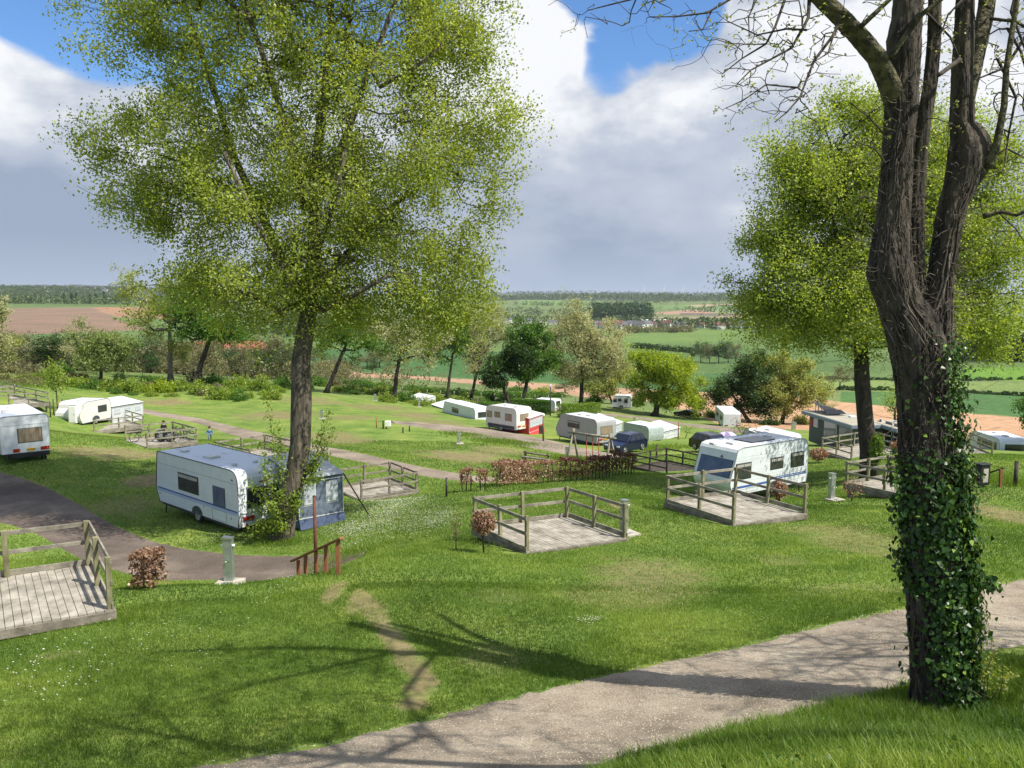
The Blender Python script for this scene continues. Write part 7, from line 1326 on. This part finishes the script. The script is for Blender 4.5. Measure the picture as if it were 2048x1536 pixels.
# ------------------------------------------------------------------ people: two small children
def person(label, p, ang, h, coatm, legm, stride=.14, arms=.12, held=None):
    r = thing('person', label, 'person', p, ang); s = h/1.12
    V = [(0, 0, .52), (0, 0, .66), (0, 0, .80), (0, .0, .87), (0, .01, .92), (0, 0, 1.0), (.065, 0, .50), (.075, stride, .28), (.075, stride*.7, .04), (.08, stride*.7+.09, .02), (-.065, 0, .50), (-.075, -stride*.6, .28), (-.075, -stride*1.5, .06), (-.08, -stride*1.5+.09, .03), (.13, 0, .80), (.19, -.03, .64), (.2, arms, .5), (.2, arms+.02, .44), (-.13, 0, .80), (-.19, -.03, .64), (-.2, arms*.6, .5), (-.2, arms*.6+.02, .44), (0, .0, 1.07)]
    R = [.11, .105, .12, .05, .07, .085, .065, .05, .04, .032, .065, .05, .04, .032, .055, .042, .032, .028, .055, .042, .032, .028, .06]
    E = [(0, 1), (1, 2), (2, 3), (3, 4), (4, 5), (0, 6), (6, 7), (7, 8), (8, 9), (0, 10), (10, 11), (11, 12), (12, 13), (2, 14), (14, 15), (15, 16), (16, 17), (2, 18), (18, 19), (19, 20), (20, 21), (5, 22)]
    def skin(nm, idx, grow, m):
        mp = {j: i for i, j in enumerate(idx)}; me = bpy.data.meshes.new(nm); me.from_pydata([tuple(c*s for c in V[j]) for j in idx], [(mp[a], mp[b]) for a, b in E if a in mp and b in mp], []); o = bpy.data.objects.new(nm, me); COL.objects.link(o); o.parent = r; me.materials.append(MATS[m])
        sk = o.modifiers.new('skin', 'SKIN'); sk.use_smooth_shade = True
        for i, j in enumerate(idx): q = R[j]*s+grow; me.skin_vertices[0].data[i].radius = (q, q*.82); 
        me.skin_vertices[0].data[0].use_root = True; sb = o.modifiers.new('sub', 'SUBSURF'); sb.levels = 1; sb.render_levels = 2; return o
    skin('body', list(range(23)), 0, 'skin'); skin('jacket', [0, 1, 2, 14, 15, 16, 18, 19, 20], .016, coatm); skin('trousers', [0, 6, 7, 8, 10, 11, 12], .012, legm)
    b = MB(); 
    for x, y, z in ((.08, stride*.7+.03, .035), (-.08, -stride*1.5+.03, .05)): b.sphere((x*s, y*s, z*s), .055*s, 8, 5, sz=.7)
    b.obj('shoes', 'black', r); hh = MB(); hh.sphere((0, -.012*s, 1.03*s), .098*s, 12, 8, jit=.03); hh.obj('hair', 'hair', r)
    f = MB(); f.sphere((0, .085*s, .985*s), .016*s, 6, 4); f.obj('nose', 'skin', r)
    if held: MB().box(-.1*s, .1*s, .17*s, .19*s, .56*s, .7*s).obj('jumper_print', held, r)
    return r
g = D(415, 56.5); person('small child in a blue jacket and jeans walking across the grass beside the bicycle deck', g, math.pi+.35, 1.08, 'coat_blue', 'jeans', .12, .1)
g = D(323, 62); person('small child in a black jacket standing behind the bicycle deck', g, math.pi-.2, 1.35, 'coat_black', 'coat_black', .03, .14, None)
# small things
boxy('litter_bin', 'green bin lid just showing at the bottom edge of the picture', 'bin', 1548, 1536, [('bin', (-.16, .16, -.12, .12, -.6, .02), 'steel_blue', .03)], .2, 4.9)
def fence_line():
    for i, (u, dep) in enumerate([(800+i*27, 168+i*1.2) for i in range(14)]):
        g = D(u, dep); r = thing('fence_post', 'thin field fence post on the bank behind the row of trees', 'fence post', g, 0, 'field fence posts'); MB().tube([(0, 0, -.2), (0, 0, 1.25)], .09, 6, jit=.05).obj('post', 'weathered_wood', r)
fence_line()
# ------------------------------------------------------------------ tell small sets of look-alikes apart by their place in the row
def split_labels():
    L = {}
    for o in bpy.data.objects:
        if o.parent is None and o.get('label') and not o.get('kind'): L.setdefault(o['label'], []).append(o)
    for l, os_ in L.items():
        if not 1 < len(os_) <= 7: continue
        os_.sort(key=lambda o: o.location.x/max(1, o.location.y)); n = len(os_); W = ['leftmost', 'second from left', 'third from left', 'fourth from left', 'fifth from left', 'sixth from left', 'seventh from left']; W[n-1] = 'rightmost'
        for k, o in enumerate(os_):
            t = l+', '+W[k]
            if len(t.split()) > 16: t = l.replace(' bramble', '').replace('standing ', '').replace(' singly', '')+', '+W[k]
            if len(t.split()) <= 16: o['label'] = t
split_labels()
